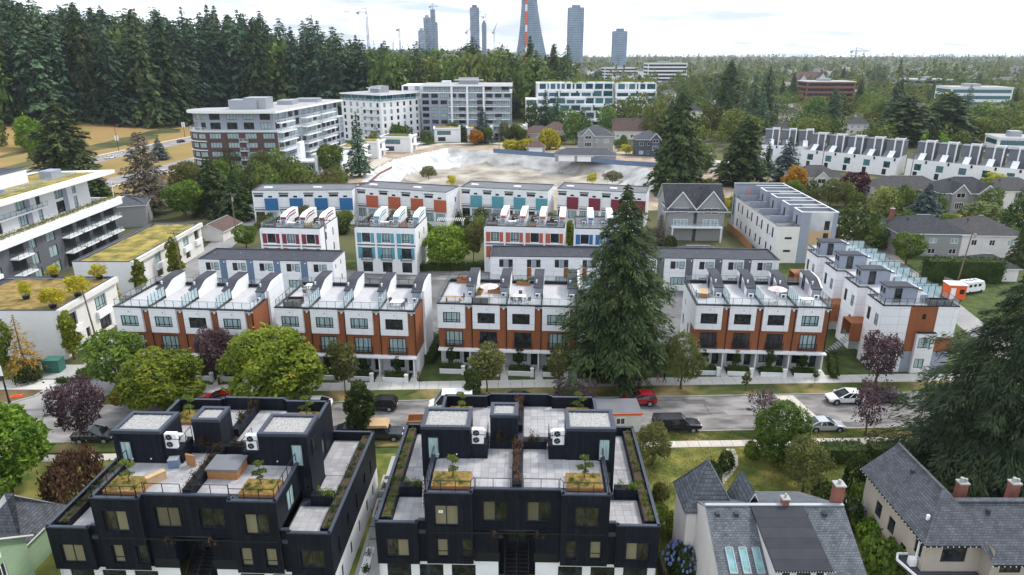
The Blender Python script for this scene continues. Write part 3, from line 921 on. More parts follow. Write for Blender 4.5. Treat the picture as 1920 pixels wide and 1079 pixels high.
def conifer(key, h, r, leafm, whorls, per, sprays, seed=1, base=0.06, droop=0.25, leaf=0.9, asp=0.3, bark='bark', power=0.85, jitter=0.22, upturn=0.0, bare=0.12, wsc=1.0, tip=0.0):
 """whorled branches carrying flat sprays of needles, bare near the trunk"""
 if key in _tree_cache: return _tree_cache[key]
 rng = np.random.default_rng(seed)
 C, N, Tt, A, W = [], [], [], [], []
 b = MB()
 tr = h * 0.014 + 0.05
 b.tube((0, 0, -0.2), (0, 0, h * 0.5), tr * 1.2, tr * 0.7, 7); b.tube((0, 0, h * 0.5), (0, 0, h), tr * 0.7, 0.02, 6)
 for k in range(whorls):
  f = (k + rng.uniform(-0.3, 0.3)) / whorls
  f = min(0.995, max(0.0, f)) ** 0.92
  z = h * (base + (1 - base) * f)
  prof = (1 - f) ** power
  if f < 0.10: prof *= 0.75 + 2.5 * f
  if key == 'big' and f < .22: prof *= .42 + 2.6 * f
  nb = max(3, int(per * (0.45 + 0.55 * prof)))
  for q in range(nb):
   az = 2 * pi * (q + rng.uniform(-0.3, 0.3)) / nb + k * 1.7
   L = r * max(prof + tip, 0.03) * (1 + rng.normal(0, jitter))
   if L < 0.12: L = 0.12
   dv = np.array([cos(az), sin(az), 0.0]); sd = np.array([-sin(az), cos(az), 0.0])
   ns = max(2, int(sprays * (0.3 + 0.7 * L / r)))
   dr = droop * (1 + rng.normal(0, 0.25))
   if L > r * 0.45 and k % 2 == 0 and q % 2 == 0:
    b.tube((0, 0, z), tuple(dv * L * 0.7 + np.array([0, 0, z - dr * L * 0.45])), 0.02 + 0.012 * L, 0.02, 4, cap=False)
   u = bare + (1 - bare) * np.sqrt(rng.uniform(0, 1, ns))
   side = rng.choice([-1, 1], ns) * rng.uniform(0.0, 1.0, ns)
   wid = 0.34 * L * (1.05 - u * 0.75)
   zz = z + 0.10 * L * np.sin(u * 2.2) - dr * L * u ** 1.6 + upturn * L * u ** 4
   pts = dv[None] * (L * u)[:, None] + sd[None] * (side * wid)[:, None]
   pts[:, 2] = zz - np.abs(side) * wid * 0.35 + rng.normal(0, 0.04 * L, ns)
   tv = dv[None] * 0.8 + sd[None] * (side * 0.9)[:, None] + np.array([0, 0, -0.35 - dr])[None]
   nn = np.array([0, 0, 1.0])[None] + dv[None] * 0.45 + rng.normal(0, 0.38, (ns, 3))
   C.append(pts); N.append(nn); Tt.append(tv)
   s = leaf * (0.55 + 0.45 * L / r) * rng.uniform(0.6, 1.3, ns)
   A.append(s); W.append(s * asp * wsc)
 me = leaf_mesh('crown', np.concatenate(C), np.concatenate(N), np.concatenate(Tt), np.concatenate(A), np.concatenate(W), M[leafm])
 _tree_cache[key] = (me, b.mesh('trunk', [M[bark]]), h, r)
 return _tree_cache[key]
def plant(tree, name, x, y, h, r, label, cat='tree', group=None, z=0.0, rz=None):
 """one tree of its own: an Empty at its foot with trunk and crown scaled to height h and radius r"""
 me, tm, h0, r0 = tree
 o = empty(name, (x, y, z), random.uniform(0, 6.28) if rz is None else rz, label, cat, group)
 o.scale = (r / r0, r / r0, h / h0)
 inst('trunk', tm, o, (0, 0, 0)); inst('crown', me, o, (0, 0, 0))
 return o
def ptree(tree, name, px, pyb, pyt, wpx, label, cat='tree', group=None, z=0.0):
 """tree whose foot, top and width are read off the photograph"""
 x, y = P(px, pyb, z)
 zt = height_at(y, pyt)
 return plant(tree, name, x, y, max(0.5, zt - z), wpx * m_per_px(y, z) / 2, label, cat, group, z)
M['lf_green'] = mat_leaf('leaf_mid_green', (0.062, 0.105, 0.018), (0.193, 0.253, 0.043))
M['lf_bright'] = mat_leaf('leaf_bright_green', (0.076, 0.144, 0.017), (0.254, 0.358, 0.044))
M['lf_horn'] = mat_leaf('leaf_yellowing_green', (0.075, 0.112, 0.014), (0.245, 0.275, 0.032), tint=(0.30, 0.16, 0.03), scale=0.35)
M['lf_olive'] = mat_leaf('leaf_olive', (0.080, 0.091, 0.027), (0.200, 0.198, 0.067))
M['lf_dark'] = mat_leaf('leaf_dark_green', (0.021, 0.040, 0.012), (0.072, 0.104, 0.026))
M['lf_purple'] = mat_leaf('leaf_purple', (0.043, 0.028, 0.033), (0.177, 0.107, 0.119), trans=0.2)
M['lf_maroon'] = mat_leaf('leaf_maroon', (0.030, 0.010, 0.014), (0.105, 0.028, 0.036), trans=0.2)
M['lf_copper'] = mat_leaf('leaf_copper', (0.060, 0.034, 0.018), (0.170, 0.095, 0.055), trans=0.2)
M['lf_yellow'] = mat_leaf('leaf_yellow', (0.27, 0.25, 0.015), (0.60, 0.53, 0.045), trans=0.35)
M['lf_gold'] = mat_leaf('leaf_gold', (0.240, 0.132, 0.022), (0.540, 0.324, 0.060), trans=0.3)
M['lf_orange'] = mat_leaf('leaf_orange', (0.299, 0.138, 0.014), (0.598, 0.345, 0.023), trans=0.3)
M['lf_red'] = mat_leaf('leaf_red', (0.220, 0.035, 0.015), (0.500, 0.100, 0.040), trans=0.3)
M['lf_brown'] = mat_leaf('leaf_dead_brown', (0.085, 0.072, 0.055), (0.190, 0.165, 0.125), trans=0.1)
M['nd_dark'] = mat_leaf('needle_dark_green', (0.022, 0.043, 0.019), (0.089, 0.123, 0.043), scale=0.35, trans=0.15)
M['nd_forest'] = mat_leaf('needle_forest', (0.031, 0.068, 0.039), (0.131, 0.204, 0.104), rnd=0.42, hue=0.05, scale=0.12, trans=0.12)
M['nd_mid'] = mat_leaf('needle_mid_green', (0.030, 0.053, 0.021), (0.098, 0.132, 0.048), rnd=0.25, hue=0.02, scale=0.2, trans=0.15)
M['nd_blue'] = mat_leaf('needle_blue', (0.034, 0.059, 0.062), (0.132, 0.178, 0.171), trans=0.12)
M['nd_cedar'] = mat_leaf('needle_cedar', (0.022, 0.037, 0.021), (0.082, 0.105, 0.050), scale=0.4, trans=0.15)
M['lf_far'] = mat_leaf('leaf_far', (0.057, 0.089, 0.022), (0.180, 0.226, 0.057), rnd=0.4, hue=0.035, scale=0.1, trans=0.25)
def hedge_mesh(L, W, H, n, leaf, m, seed=0):
 rng = np.random.default_rng(seed)
 A = np.array([L * W, L * H, L * H, W * H, W * H]); f = rng.choice(5, n, p=A / A.sum())
 u, v = rng.uniform(-.5, .5, n), rng.uniform(-.5, .5, n)
 c = np.zeros((n, 3)); d = np.zeros((n, 3))
 for k in range(n):
  if f[k] == 0: c[k] = (u[k] * L, v[k] * W, H); d[k] = (0, 0, 1)
  elif f[k] == 1: c[k] = (u[k] * L, -W / 2, (v[k] + .5) * H); d[k] = (0, -1, 0.3)
  elif f[k] == 2: c[k] = (u[k] * L, W / 2, (v[k] + .5) * H); d[k] = (0, 1, 0.3)
  elif f[k] == 3: c[k] = (-L / 2, u[k] * W, (v[k] + .5) * H); d[k] = (-1, 0, 0.3)
  else: c[k] = (L / 2, u[k] * W, (v[k] + .5) * H); d[k] = (1, 0, 0.3)
 c += rng.normal(0, leaf * 0.35, (n, 3)); c[:, 2] = np.maximum(0.02, c[:, 2])
 sz = leaf * rng.uniform(0.6, 1.4, n)
 return leaf_mesh('hedge', c, d + rng.normal(0, .55, (n, 3)), rng.normal(size=(n, 3)), sz, sz * 0.65, M[m])
def hedge(p, rz, L, W, H, m, label, n=None, leaf=0.22, z=0.0, name='hedge', cat='hedge', group=None):
 n = n or int((L * W + 2 * L * H + 2 * W * H) / (leaf * leaf) * 1.5)
 me = hedge_mesh(L, W, H, n, leaf, m, int(abs(p[0] * 7 + p[1] * 3)) + 1)
 core = MB().box(-L / 2 + leaf * .6, -W / 2 + leaf * .6, 0, L / 2 - leaf * .6, W / 2 - leaf * .6, H - leaf * .6)
 o = empty(name, (p[0], p[1], z), rz, label, cat, group)
 inst('foliage', me, o, (0, 0, 0))
 core.build('stem', M[m], o)
 return o
def bush_mesh(key, r, h, n, leaf, m, seed=0, lobes=6):
 if key in _tree_cache: return _tree_cache[key]
 rng = np.random.default_rng(seed)
 L = [((rng.uniform(-.5, .5) * r, rng.uniform(-.5, .5) * r, h * rng.uniform(.3, .6)), (r * rng.uniform(.45, .6), r * rng.uniform(.45, .6), h * rng.uniform(.35, .45))) for _ in range(lobes)]
 L.append(((0, 0, h * .45), (r * .75, r * .75, h * .5)))
 c, nn, t, a, w = shell_lobes(rng, L, n, leaf, 0.6, 0.4, 0.6, 0.15)
 c[:, 2] = np.maximum(0.02, c[:, 2])
 me = leaf_mesh('foliage', c, nn, t, a, w, M[m])
 b = MB()
 for k in range(5):
  b.tube((0, 0, -.05), (r * .5 * cos(k * 1.3), r * .5 * sin(k * 1.3), h * .6), 0.03 + r * .015, 0.012, 5)
 _tree_cache[key] = (me, b.mesh('stem', [M['bark']]), h, r)
 return _tree_cache[key]
def bush(b, name, x, y, h, r, label, cat='shrub', group=None, z=0.0):
 me, sm, h0, r0 = b
 o = empty(name, (x, y, z), random.uniform(0, 6.28), label, cat, group)
 o.scale = (r / r0, r / r0, h / h0)
 inst('stem', sm, o, (0, 0, 0)); inst('foliage', me, o, (0, 0, 0))
 return o
def pbush(b, name, px, pyb, pyt, wpx, label, cat='shrub', group=None, z=0.0):
 x, y = P(px, pyb, z)
 return bush(b, name, x, y, max(0.3, height_at(y, pyt) - z), wpx * m_per_px(y, z) / 2, label, cat, group, z)
S_CURVE = [(4.6, 10.95), (5.1, 11.07), (5.6, 11.30), (6.1, 11.57), (6.6, 11.78), (7.2, 11.90), (10.1, 11.95)]
def sidewalk_y(x):
 return 84.5 + S_ * x
def townhouse_row(pl, pr, label, up, mid, name='townhouse_row', left_white=True):
 A, Bp = P(*pl, 10.0), P(*pr, 10.0)
 rz = atan2(Bp[1] - A[1], Bp[0] - A[0]); W = hypot(Bp[0] - A[0], Bp[1] - A[1])
 n = 4; u = W / n; D = 10.2
 B = Bld(name, A, rz, label, 'townhouses', 'townhouse rows with rust coloured panels')
 o = B.o
 pk = {'A': 'pane_aqua', 'D': 'pane_dark'}
 B.wall((0, .35), (W, .35), 3.25, 9.85, 'brown',
   [(i * u + .20 * u, 3.42, .50 * u, 2.35, 'french', pk[mid[i]]) for i in range(n)])
 gw = []
 for i in range(n):
  gw += [(i * u + .14 * u, .85, .42 * u, 1.75, 'three', 'pane_dark' if i % 2 else 'pane'),
    (i * u + .68 * u, .35, .95, 2.35, 'door', 'pane_dark')]
 B.wall((0, 1.5), (W, 1.5), 0, 3.0, 'white_plain', gw)
 B.wall((0, D), (0, 3.2), 0, 9.85, 'white' if left_white else 'grey_wall',
   [(2.0, 6.9, .5, 1.0, 'one', 'pane_dark'), (5.0, 3.6, .8, 1.7, 'sash', 'pane_dark'), (1.2, 3.6, .8, 1.7, 'sash', 'pane_dark')])
 B.wall((0, 3.2), (0, .35), 3.25, 9.85, 'brown')
 B.wall((0, 3.2), (0, 1.5), 0, 3.0, 'white_plain')
 B.wall((W, .35), (W, D), 3.25, 9.85, 'brown', [(2.35, 4.6, .35, 2.6, 'one', 'pane_dark')])
 B.wall((W, 1.5), (W, D), 0, 3.25, 'white_plain')
 B.wall((W, D), (0, D), 0, 9.85, 'white', [(i * u + .8, z, 1.8, 1.6, 'two', 'pane') for i in range(n) for z in (3.9, 7.0)])
 for i in range(n):
  x0, x1 = i * u + (-.08 if i == 0 else .03), i * u + .79 * u
  B.wall((x0, 0), (x1, 0), 6.3, 9.85, 'white', [(i * u + .15 * u - x0, 7.15, .50 * u, 1.55, 'box', pk[up[i]])])
  yb = 3.2 if i == 0 else .35
  B.wall((x0, yb), (x0, 0), 6.3, 9.85, 'white'); B.wall((x1, 0), (x1, .35), 6.3, 9.85, 'white')
  B.w.poly([(x0, 0, 6.3), (x0, yb, 6.3), (x1, .35, 6.3), (x1, 0, 6.3)], B.mi('white'))
 B.done()
 b = MB(); b.box(-.05, -.45, 3.0, W + .05, 1.55, 3.22); b.box(-.02, .3, 3.22, W + .02, 1.5, 3.25)
 B.part('canopy', b, 'white_plain')
 for i in range(n):
  b = MB(); b.box(i * u + .9 * u, -.3, 0, i * u + .9 * u + .16, 1.5, 3.0)
  B.part('porch_wall', b, 'white_plain')
 b = MB(); b.box(.02, .1, 9.5, W - .02, D - .02, 9.74)
 B.part('roof_deck', b, 'deck')
 b = MB()
 b.box(-.12, -.03, 9.85, W + .04, .42, 9.98); b.box(-.12, .42, 9.85, .22, D, 9.98); b.box(W - .3, .42, 9.85, W + .04, D, 9.98)
 b.box(.22, D - .4, 9.85, W - .3, D, 10.25); b.box(.22, .42, 9.74, W - .3, .50, 9.85)
 B.part('coping', b, 'black_metal')
 for i in range(n):
  x1 = (i + 1) * u - .02; x0 = x1 - 1.28
  b = MB(); b.ext_x([(4.6, 9.7)] + [(y, z - .06) for y, z in S_CURVE] + [(10.1, 9.7)], x0, x1, 0)
  ph = B.part('stair_penthouse', b, 'white_plain')
  top = [(S_CURVE[0][0] - .12, S_CURVE[0][1] - .03)] + S_CURVE[1:]
  prof = [(y, z) for y, z in top] + [(y, z + .13) for y, z in reversed(top)]
  b = MB(); b.ext_x(prof, x0 - .12, x1 + .04, 0)
  b.build('roof', M['dark_roof'], ph)
  b = MB(); b.box(x0 + .02, 4.56, 9.75, x1 - .03, 4.6, 10.85)
  b.build('front_panel', M['grey_wall'], ph)
  b = MB(); b.box(x0 - .03, 5.8, 9.75, x0 + .0, 10.0, 11.2); b.build('side_panel', M['grey_wall'], ph)
  window(ph, (x0 - .03, 8.6), -pi / 2, 0, 9.8, .95, 2.1, 'one', 'pane_dark', depth=-.04, name='door')
  if i < n - 1:
   b = MB(); b.box(x1 - .16, .5, 9.74, x1 + .02, 4.58, 10.0); B.part('kerb', b, 'black_metal')
   railing(o, [(x1 - .07, .55), (x1 - .07, 4.5)], 1.5, 10.0, .78, 'frost', top=False, name='glass_screen', th=.05)
  ac_unit(o, x0 + .55, 4.1, 9.76, 0, .75, 1)
  b = MB(); b.tube((x0 + .3, 5.6, 11.1), (x0 + .3, 5.6, 11.7), .1, .1, 8); b.sphere((x0 + .3, 5.6, 11.75), .14, 0)
  b.build('flue', M['white_plain'], ph)
 b = MB(); b.ext_x([(4.9, 0.0)] + [(y, z - .02) for y, z in S_CURVE if y > 4.9] + [(10.15, 11.93), (10.15, 0.0)], W + .03, W + .34, 0)
 B.part('end_wall', b, 'white')
 railing(o, [(.1, D - .2), (.1, .2), (W - .15, .2), (W - .15, 4.6)], .98, 9.98, 1.22)
 railing(o, [(W - 1.5, D - .2), (.1, D - .2)], .75, 10.25, 1.5)
 for i in range(n):
  bars(o, [(i * u + .17 * u, .36), (i * u + .17 * u, .14), (i * u + .73 * u, .14), (i * u + .73 * u, .36)], 1.1, 3.3, .13, name='balcony_rail')
  b = MB(); b.sphere((0, 0, 0), .15); b.box(-.05, 0, -.05, .05, .14, .05)
  B.part('wall_lamp', b, 'white_plain', (i * u + .9 * u, .2, 9.35))
  B.part('downpipe', MB().box(i * u + .965 * u, .24, 3.25, i * u + .985 * u, .345, 9.85), 'black_metal')
  B.part('vent', MB().box(i * u + .40 * u, -.05, 9.2, i * u + .43 * u, .01, 9.36), 'grey_metal')
 return B, A, rz, W, u
def local_to_world(A, rz, x, y):
 return (A[0] + cos(rz) * x - sin(rz) * y, A[1] + sin(rz) * x + cos(rz) * y)
TROWS = []
for pl, pr, lab, up, mid in [
 ((212.5, 574.5), (471, 582.5), 'rust and white townhouse row furthest left, bare roof decks, beside the side lane', 'AADA', 'AAAA'),
 ((515, 576), (777, 583.5), 'rust and white townhouse row with dark sofa on its left deck, second from the left', 'AAAD', 'AAAA'),
 ((820, 568.5), (1083, 575.5), 'rust and white townhouse row with crowded planted roof decks, left of the giant conifer', 'ADDA', 'ADDA'),
 ((1307, 571), (1561.5, 577), 'rust and white townhouse row with grey stair penthouses, right of the giant conifer', 'DDDA', 'DDDA')]:
 TROWS.append(townhouse_row(pl, pr, lab, up, mid))
_young = broadleaf('young', 3.2, 0.75, 0.9, 900, 0.20, 'lf_dark', 'column', 6, 3)
ROWN = ['leftmost rust townhouse row', 'second rust townhouse row', 'townhouse row left of the giant conifer', 'townhouse row right of the giant conifer']
ORD = ['first', 'second', 'third', 'fourth']
for r, (B, A, rz, W, u) in enumerate(TROWS):
 for i in range(4):
  c = local_to_world(A, rz, i * u + .38 * u, -.75)
  hedge(c, rz, u * .62, .95, 1.25, 'lf_dark', f'dark clipped hedge before the {ORD[i]} unit of the {ROWN[r]}', group='clipped front garden hedges', leaf=.2)
  c = local_to_world(A, rz, i * u + .05 * u, -1.5)
  o = tag(MB().box(0, 0, 0, u * .66, .16, .62).box(-.02, -.02, .62, u * .66 + .02, .18, .68).build('garden_wall', M['white_plain'], None, (c[0], c[1], 0), rz),
    f'low white garden wall before the {ORD[i]} unit of the {ROWN[r]}', 'wall', 'low white garden walls')
  c = local_to_world(A, rz, i * u + .75 * u, -1.62)
  tag(MB().box(-.22, -.22, 0, .22, .22, 1.25).box(-.27, -.27, 1.25, .27, .27, 1.33).build('gate_pillar', M['white_plain'], None, (c[0], c[1], 0), rz),
   f'square white gate pillar by the path to the {ORD[i]} unit of the {ROWN[r]}', 'pillar', 'white gate pillars')
  b = MB()
  xa, xb = i * u + .82 * u, i * u + .82 * u + 1.05
  pa, pb = local_to_world(A, rz, xa, 1.2), local_to_world(A, rz, xb, 1.2)
  qa, qb = local_to_world(A, rz, xa, -1.4), local_to_world(A, rz, xb, -1.4)
  sa, sb = (qa[0] + .1, sidewalk_y(qa[0])), (qb[0] + .1, sidewalk_y(qb[0]))
  b.poly([(*sa, .06), (*sb, .06), (*qb, .08), (*qa, .08)])
  b.poly([(*qa, .085), (*qb, .085), (*pb, .3), (*pa, .3)])
  tag(b.build('front_path', M['paving']), kind='structure')
  if not (r == 0 and i == 3):
   c = local_to_world(A, rz, i * u + (.36 if r != 1 else .42) * u, -.2)
   plant(_young, 'young_tree', c[0], c[1], random.uniform(2.9, 3.7), random.uniform(.7, .95), f'slim young tree at the {ORD[i]} door of the {ROWN[r]}', 'tree', 'slim young trees at the townhouse doors')
strip('lawn_strip', -52, 86, 84.55, 85.3, 0.05, 'green_lawn')
def rear_row(pl, pr, n, label, accent, mode, depth=7.2):
 A, Bp = P(*pl, 6.5), P(*pr, 6.5)
 rz = atan2(Bp[1] - A[1], Bp[0] - A[0]); W = hypot(Bp[0] - A[0], Bp[1] - A[1]); u = W / n
 B = Bld('rear_house_row', A, rz, label, 'townhouses', 'two storey rear rows with dark flat roofs')
 wins = []
 for i in range(n):
  x = i * u
  if mode == 'stripe':
   wins += [(x + .27 * u, 4.3, .18 * u, 1.5, 'one', 'pane_dark'), (x + .58 * u, 4.3, .18 * u, 1.5, 'sash', 'pane_aqua'),
      (x + .3 * u, 1.2, .55 * u, 1.5, 'four', 'pane_aqua')]
  else:
   wins += [(x + .33 * u, 4.3, .16 * u, 1.55, 'one', 'pane_dark'), (x + .66 * u, 4.3, .16 * u, 1.55, 'one', 'pane_dark'),
      (x + .36 * u, .8, .5 * u, 1.7, 'three', 'pane')]
 B.wall((0, 0), (W, 0), 0, 6.35, 'white', wins)
 B.wall((W, 0), (W, depth), 0, 6.35, 'white', [(1.2, 4.6, .5, .9, 'one', 'pane_dark'), (4.2, 4.6, .5, .9, 'one', 'pane_dark'), (4.2, 1.5, .6, 1.2, 'one', 'pane_dark')])
 B.wall((W, depth), (0, depth), 0, 6.35, 'white')
 B.wall((0, depth), (0, 0), 0, 6.35, 'white')
 B.done()
 for i in range(n):
  x = i * u
  if mode == 'stripe':
   b = MB(); b.box(x + .80 * u, -.03, .1, x + 1.05 * u if i < n - 1 else x + .80 * u + .02, .01, 6.3)
   if i < n - 1: B.part('accent_panel', b, accent)
   b = MB(); b.box(x + .47 * u, -.025, 4.5, x + .56 * u, .01, 5.8); B.part('window_panel', b, 'grey_wall')
  else:
   b = MB(); b.box(x + .33 * u if i % 2 else x + .66 * u, -.03, 2.2, (x + .33 * u if i % 2 else x + .66 * u) + .16 * u, .01, 4.25)
   B.part('accent_panel', b, 'brown')
   b = MB(); b.box(x + .5 * u, -.025, 4.25, x + .655 * u, .01, 5.9); B.part('window_panel', b, 'grey_wall')
  b = MB(); b.sphere((x + .98 * u, -.12, 5.95), .13); B.part('wall_lamp', b, 'white_plain')
  b = MB(); b.tube((x + .3 * u, depth * .5, 6.3), (x + .3 * u, depth * .5, 6.75), .07, .07, 6)
  B.part('roof_vent', b, 'grey_metal')
 b = MB(); b.box(.12, .12, 6.0, W - .12, depth - .12, 6.28); B.part('roof', b, 'dark_roof')
 b = MB(); parapet(b, -.05, -.05, W + .05, depth + .05, 6.35, 6.52, .26); B.part('coping', b, 'coping')
 return B, A, rz, W
R1 = rear_row((370.4, 485), (624, 490), 5, 'white two storey row with blue grey stripes behind the leftmost townhouse rows', 'blue_grey', 'stripe')
R2 = rear_row((918.8, 480), (1128, 482), 4, 'white two storey row with rust panels under its windows, left of the giant conifer', 'brown', 'rust')
R3 = rear_row((1136, 481.5), (1462, 487), 6, 'white two storey row with dark grey stripes, right of the giant conifer', 'dark_grey', 'stripe')
def colour_row(pl, pr, n, col, label, side, zt=9.7, D=10.5, cut=None):
 A, Bp = P(*pl, zt), P(*pr, zt)
 rz = atan2(Bp[1] - A[1], Bp[0] - A[0]); W = hypot(Bp[0] - A[0], Bp[1] - A[1]); u = W / n
 B = Bld('colour_panel_row', A, rz, label, 'townhouses', 'white townhouses with coloured panels and roof terraces')
 fw = []
 for i in range(n):
  x = i * u
  fw += [(x + .30 * u, 6.6, .42 * u, 1.9, 'box', 'pane'), (x + .26 * u, 3.3, .5 * u, 2.2, 'three', 'pane'), (x + .26 * u, .4, .5 * u, 2.1, 'four', 'pane')]
 B.wall((0, 0), (W, 0), 0, zt, 'white_plain', fw, .14)
 B.wall((W, 0), (W, D), 0, zt, 'white_plain', [(3.0, 6.6, .7, 1.6, 'one', 'pane'), (7.0, 6.6, .7, 1.6, 'one', 'pane'), (7.0, 3.4, .7, 1.6, 'one', 'pane')])
 B.wall((W, D), (0, D), 0, zt, 'white_plain'); B.wall((0, D), (0, 0), 0, zt, 'white_plain', [(4.0, 6.6, .7, 1.6, 'one', 'pane')])
 B.done()
 for i in range(n):
  x = i * u
  for z0, z1 in ((6.5, 8.5), (3.2, 5.6)):
   for a, c in ((.06, .28), (.76 if z0 < 6 else .74, .92)):
    b = MB(); b.box(x + a * u, -.035, z0, x + c * u, .01, z1); B.part('colour_panel', b, col)
  b = MB(); b.box(x + .02 * u, -.06, 5.9, x + .98 * u, .01, 6.2); B.part('spandrel', b, 'dark_grey')
  bars(B.o, [(x + .24 * u, -.06), (x + .24 * u, -.5), (x + .78 * u, -.5), (x + .78 * u, -.06)], 1.0, 3.1, .16, name='balcony_rail')
  b = MB(); b.box(x + .2 * u, -.55, 2.95, x + .82 * u, .0, 3.1); B.part('balcony', b, 'grey_metal')
  b = MB(); b.box(x - .16, -.14, .1, x + .16, -.065, zt - .3); B.part('pilaster', b, 'white_plain')
  x1 = x + u - .05; x0 = x1 - 1.25
  b = MB(); b.ext_x([(3.6, zt - .2), (3.6, zt + 1.5), (5.4, zt + 2.0), (9.9, zt + 2.1), (9.9, zt - .2)], x0, x1, 0)
  ph = B.part('stair_penthouse', b, 'white_plain')
  b = MB(); b.box(x0 + .1, 3.55, zt + .85, x1 - .1, 3.62, zt + 1.3); b.build('colour_band', M[col], ph)
  b = MB()
  for q in (.55, 1.15): b.poly([(x1 + .03, 3.7, zt + q), (x1 + .03, 3.7, zt + q + .28), (x1 + .03, 5.4, zt + q + .80), (x1 + .03, 8.5, zt + q + .85), (x1 + .03, 8.5, zt + q + .6), (x1 + .03, 5.4, zt + q + .5)])
  b.build('side_band', M[col], ph)
  b = MB(); b.box(x0 + .15, 3.55, zt - .1, x1 - .35, 3.62, zt + .75); b.build('vent_panel', M['grey_wall'], ph)
  ac_unit(B.o, x0 - .65, 4.4, zt - .15, 0, .8, 1)
 b = MB(); b.box(.1, .1, zt - .5, W - .1, D - .1, zt - .2); B.part('roof_deck', b, 'mid_roof')
 b = MB(); parapet(b, -.04, -.04, W + .04, D + .04, zt, zt + .14, .22); B.part('coping', b, 'black_metal')
 railing(B.o, [(.1, D - .2), (.1, .1), (W - .1, .1), (W - .1, D - .2)], .95, zt + .12, 1.5)
 return B, A, rz, W
C1 = colour_row((488, 427), (599, 429.5), 3, 'maroon', 'white three storey block with maroon panels and roof terraces, behind the blue grey striped row', 1)
C2 = colour_row((666, 425.5), (778, 428.5), 3, 'teal', 'white three storey block with teal panels and roof terraces, left of the courtyard trees', 1)
C3 = colour_row((909, 424), (1059, 428), 4, 'orange', 'white three storey block with coral panels and roof terraces, right of the courtyard trees', 1)
C4 = colour_row((1078, 429), (1190, 431), 3, 'blue', 'white three storey block with blue panels, half hidden behind the giant conifer', 1)
def back_row(pl, pr, n, col, label, first=False, zt=9.0, D=9.0):
 A, Bp = P(*pl, zt), P(*pr, zt)
 rz = atan2(Bp[1] - A[1], Bp[0] - A[0]); W = hypot(Bp[0] - A[0], Bp[1] - A[1]); u = W / n
 B = Bld('back_house_row', A, rz, label, 'townhouses', 'flat roofed back rows with one bold panel colour')
 w = []
 for i in range(n):
  x = i * u
  w += [(x + .06 * u, 7.35, .36 * u, .62, 'two', 'pane_dark'), (x + .62 * u, 7.15, .16 * u, .5, 'one', 'pane_dark'),
    (x + .06 * u, 1.3, .36 * u, 2.2, 'three', 'pane'), (x + .52 * u, 1.3, .40 * u, 2.1, 'two', 'pane_aqua')]
 B.wall((0, 0), (W, 0), 0, zt, 'white', w, .12)
 B.wall((W, 0), (W, D), 0, zt, 'white', [(5.5, 5.4, .8, 1.4, 'one', 'pane')]); B.wall((W, D), (0, D), 0, zt, 'white'); B.wall((0, D), (0, 0), 0, zt, 'white')
 B.done()
 for i in range(n):
  x = i * u
  b = MB(); b.box(x + .47 * u, -.28, 3.9, x + .99 * u, .01, 7.0); B.part('colour_panel', b, col)
  b = MB(); b.box(x + .04 * u, -.05, 3.85, x + .45 * u, .01, 4.2); b.box(x + .04 * u, -.05, 4.5, x + .45 * u, .01, 4.62)
  B.part('spandrel', b, 'dark_grey')
  b = MB(); b.box(x + .04 * u, -.05, 8.1, x + .45 * u, .01, 8.45); B.part('clerestory_band', b, 'dark_grey')
  if i % 2 == 0:
   b = MB(); b.box(x + .3 * u, D * .4, zt - .1, x + .62 * u, D * .52, zt + .16); B.part('skylight', b, 'frame_white')
 b = MB(); b.box(.1, .1, zt - .5, W - .1, D - .1, zt - .12); B.part('roof', b, 'mid_roof')
 b = MB(); parapet(b, -.04, -.04, W + .04, D + .04, zt, zt + .12, .24); B.part('coping', b, 'coping')
 return B, A, rz, W
back_row((472, 358), (660, 357), 4, 'blue', 'flat roofed white row with bright blue panels, furthest left of the back rows')
back_row((666.7, 350.7), (836.7, 361.7), 4, 'orange', 'flat roofed white row with coral panels in front of the pit')
back_row((863.4, 351), (1027.5, 358.8), 4, 'teal', 'flat roofed white row with teal panels in front of the pit')
back_row((1044.7, 354), (1212, 363), 4, 'maroon', 'flat roofed white row with maroon panels behind the tip of the giant conifer')
def pavers(par, rects, z, s=0.61, m='deck', name='pavers'):
 b = MB(); r = random.Random(3)
 for (x0, y0, x1, y1) in rects:
  nx, ny = max(1, int((x1 - x0) / s)), max(1, int((y1 - y0) / s))
  dx, dy = (x1 - x0) / nx, (y1 - y0) / ny
  for i in range(nx):
   for j in range(ny):
    h = r.uniform(0, .006)
    b.box(x0 + i * dx + .008, y0 + j * dy + .008, z, x0 + (i + 1) * dx - .008, y0 + (j + 1) * dy - .008, z + .03 + h, r.choice((0, 0, 1, 2)), skip='b')
 o = b.build(name, [M['paver_a'], M['paver_b'], M['paver_c']], par)
 return tag(o, kind='stuff')
M['paver_a'] = mat('paver_pale', (0.34, 0.335, 0.345), rough=0.75, var=0.15, scale=.55, detail=9)
M['paver_b'] = mat('paver_mid', (0.30, 0.295, 0.31), rough=0.75, var=0.15, scale=.55, detail=9)
M['paver_c'] = mat('paver_light', (0.38, 0.375, 0.38), rough=0.75, var=0.15, scale=.55, detail=9)
def spray(name, par, pts_fn, n, leaf, m, seed):
 """loose planting: leaves scattered by pts_fn(rng, n) -> (n,3)"""
 rng = np.random.default_rng(seed)
 c = pts_fn(rng, n)
 nn = rng.normal(0, .7, (n, 3)) + np.array([0, 0, .5])
 sz = leaf * rng.uniform(.6, 1.4, n)
 me = leaf_mesh(name, c, nn, rng.normal(size=(n, 3)), sz, sz * .55, M[m])
 return tag(inst(name, me, par, (0, 0, 0)), kind='stuff')
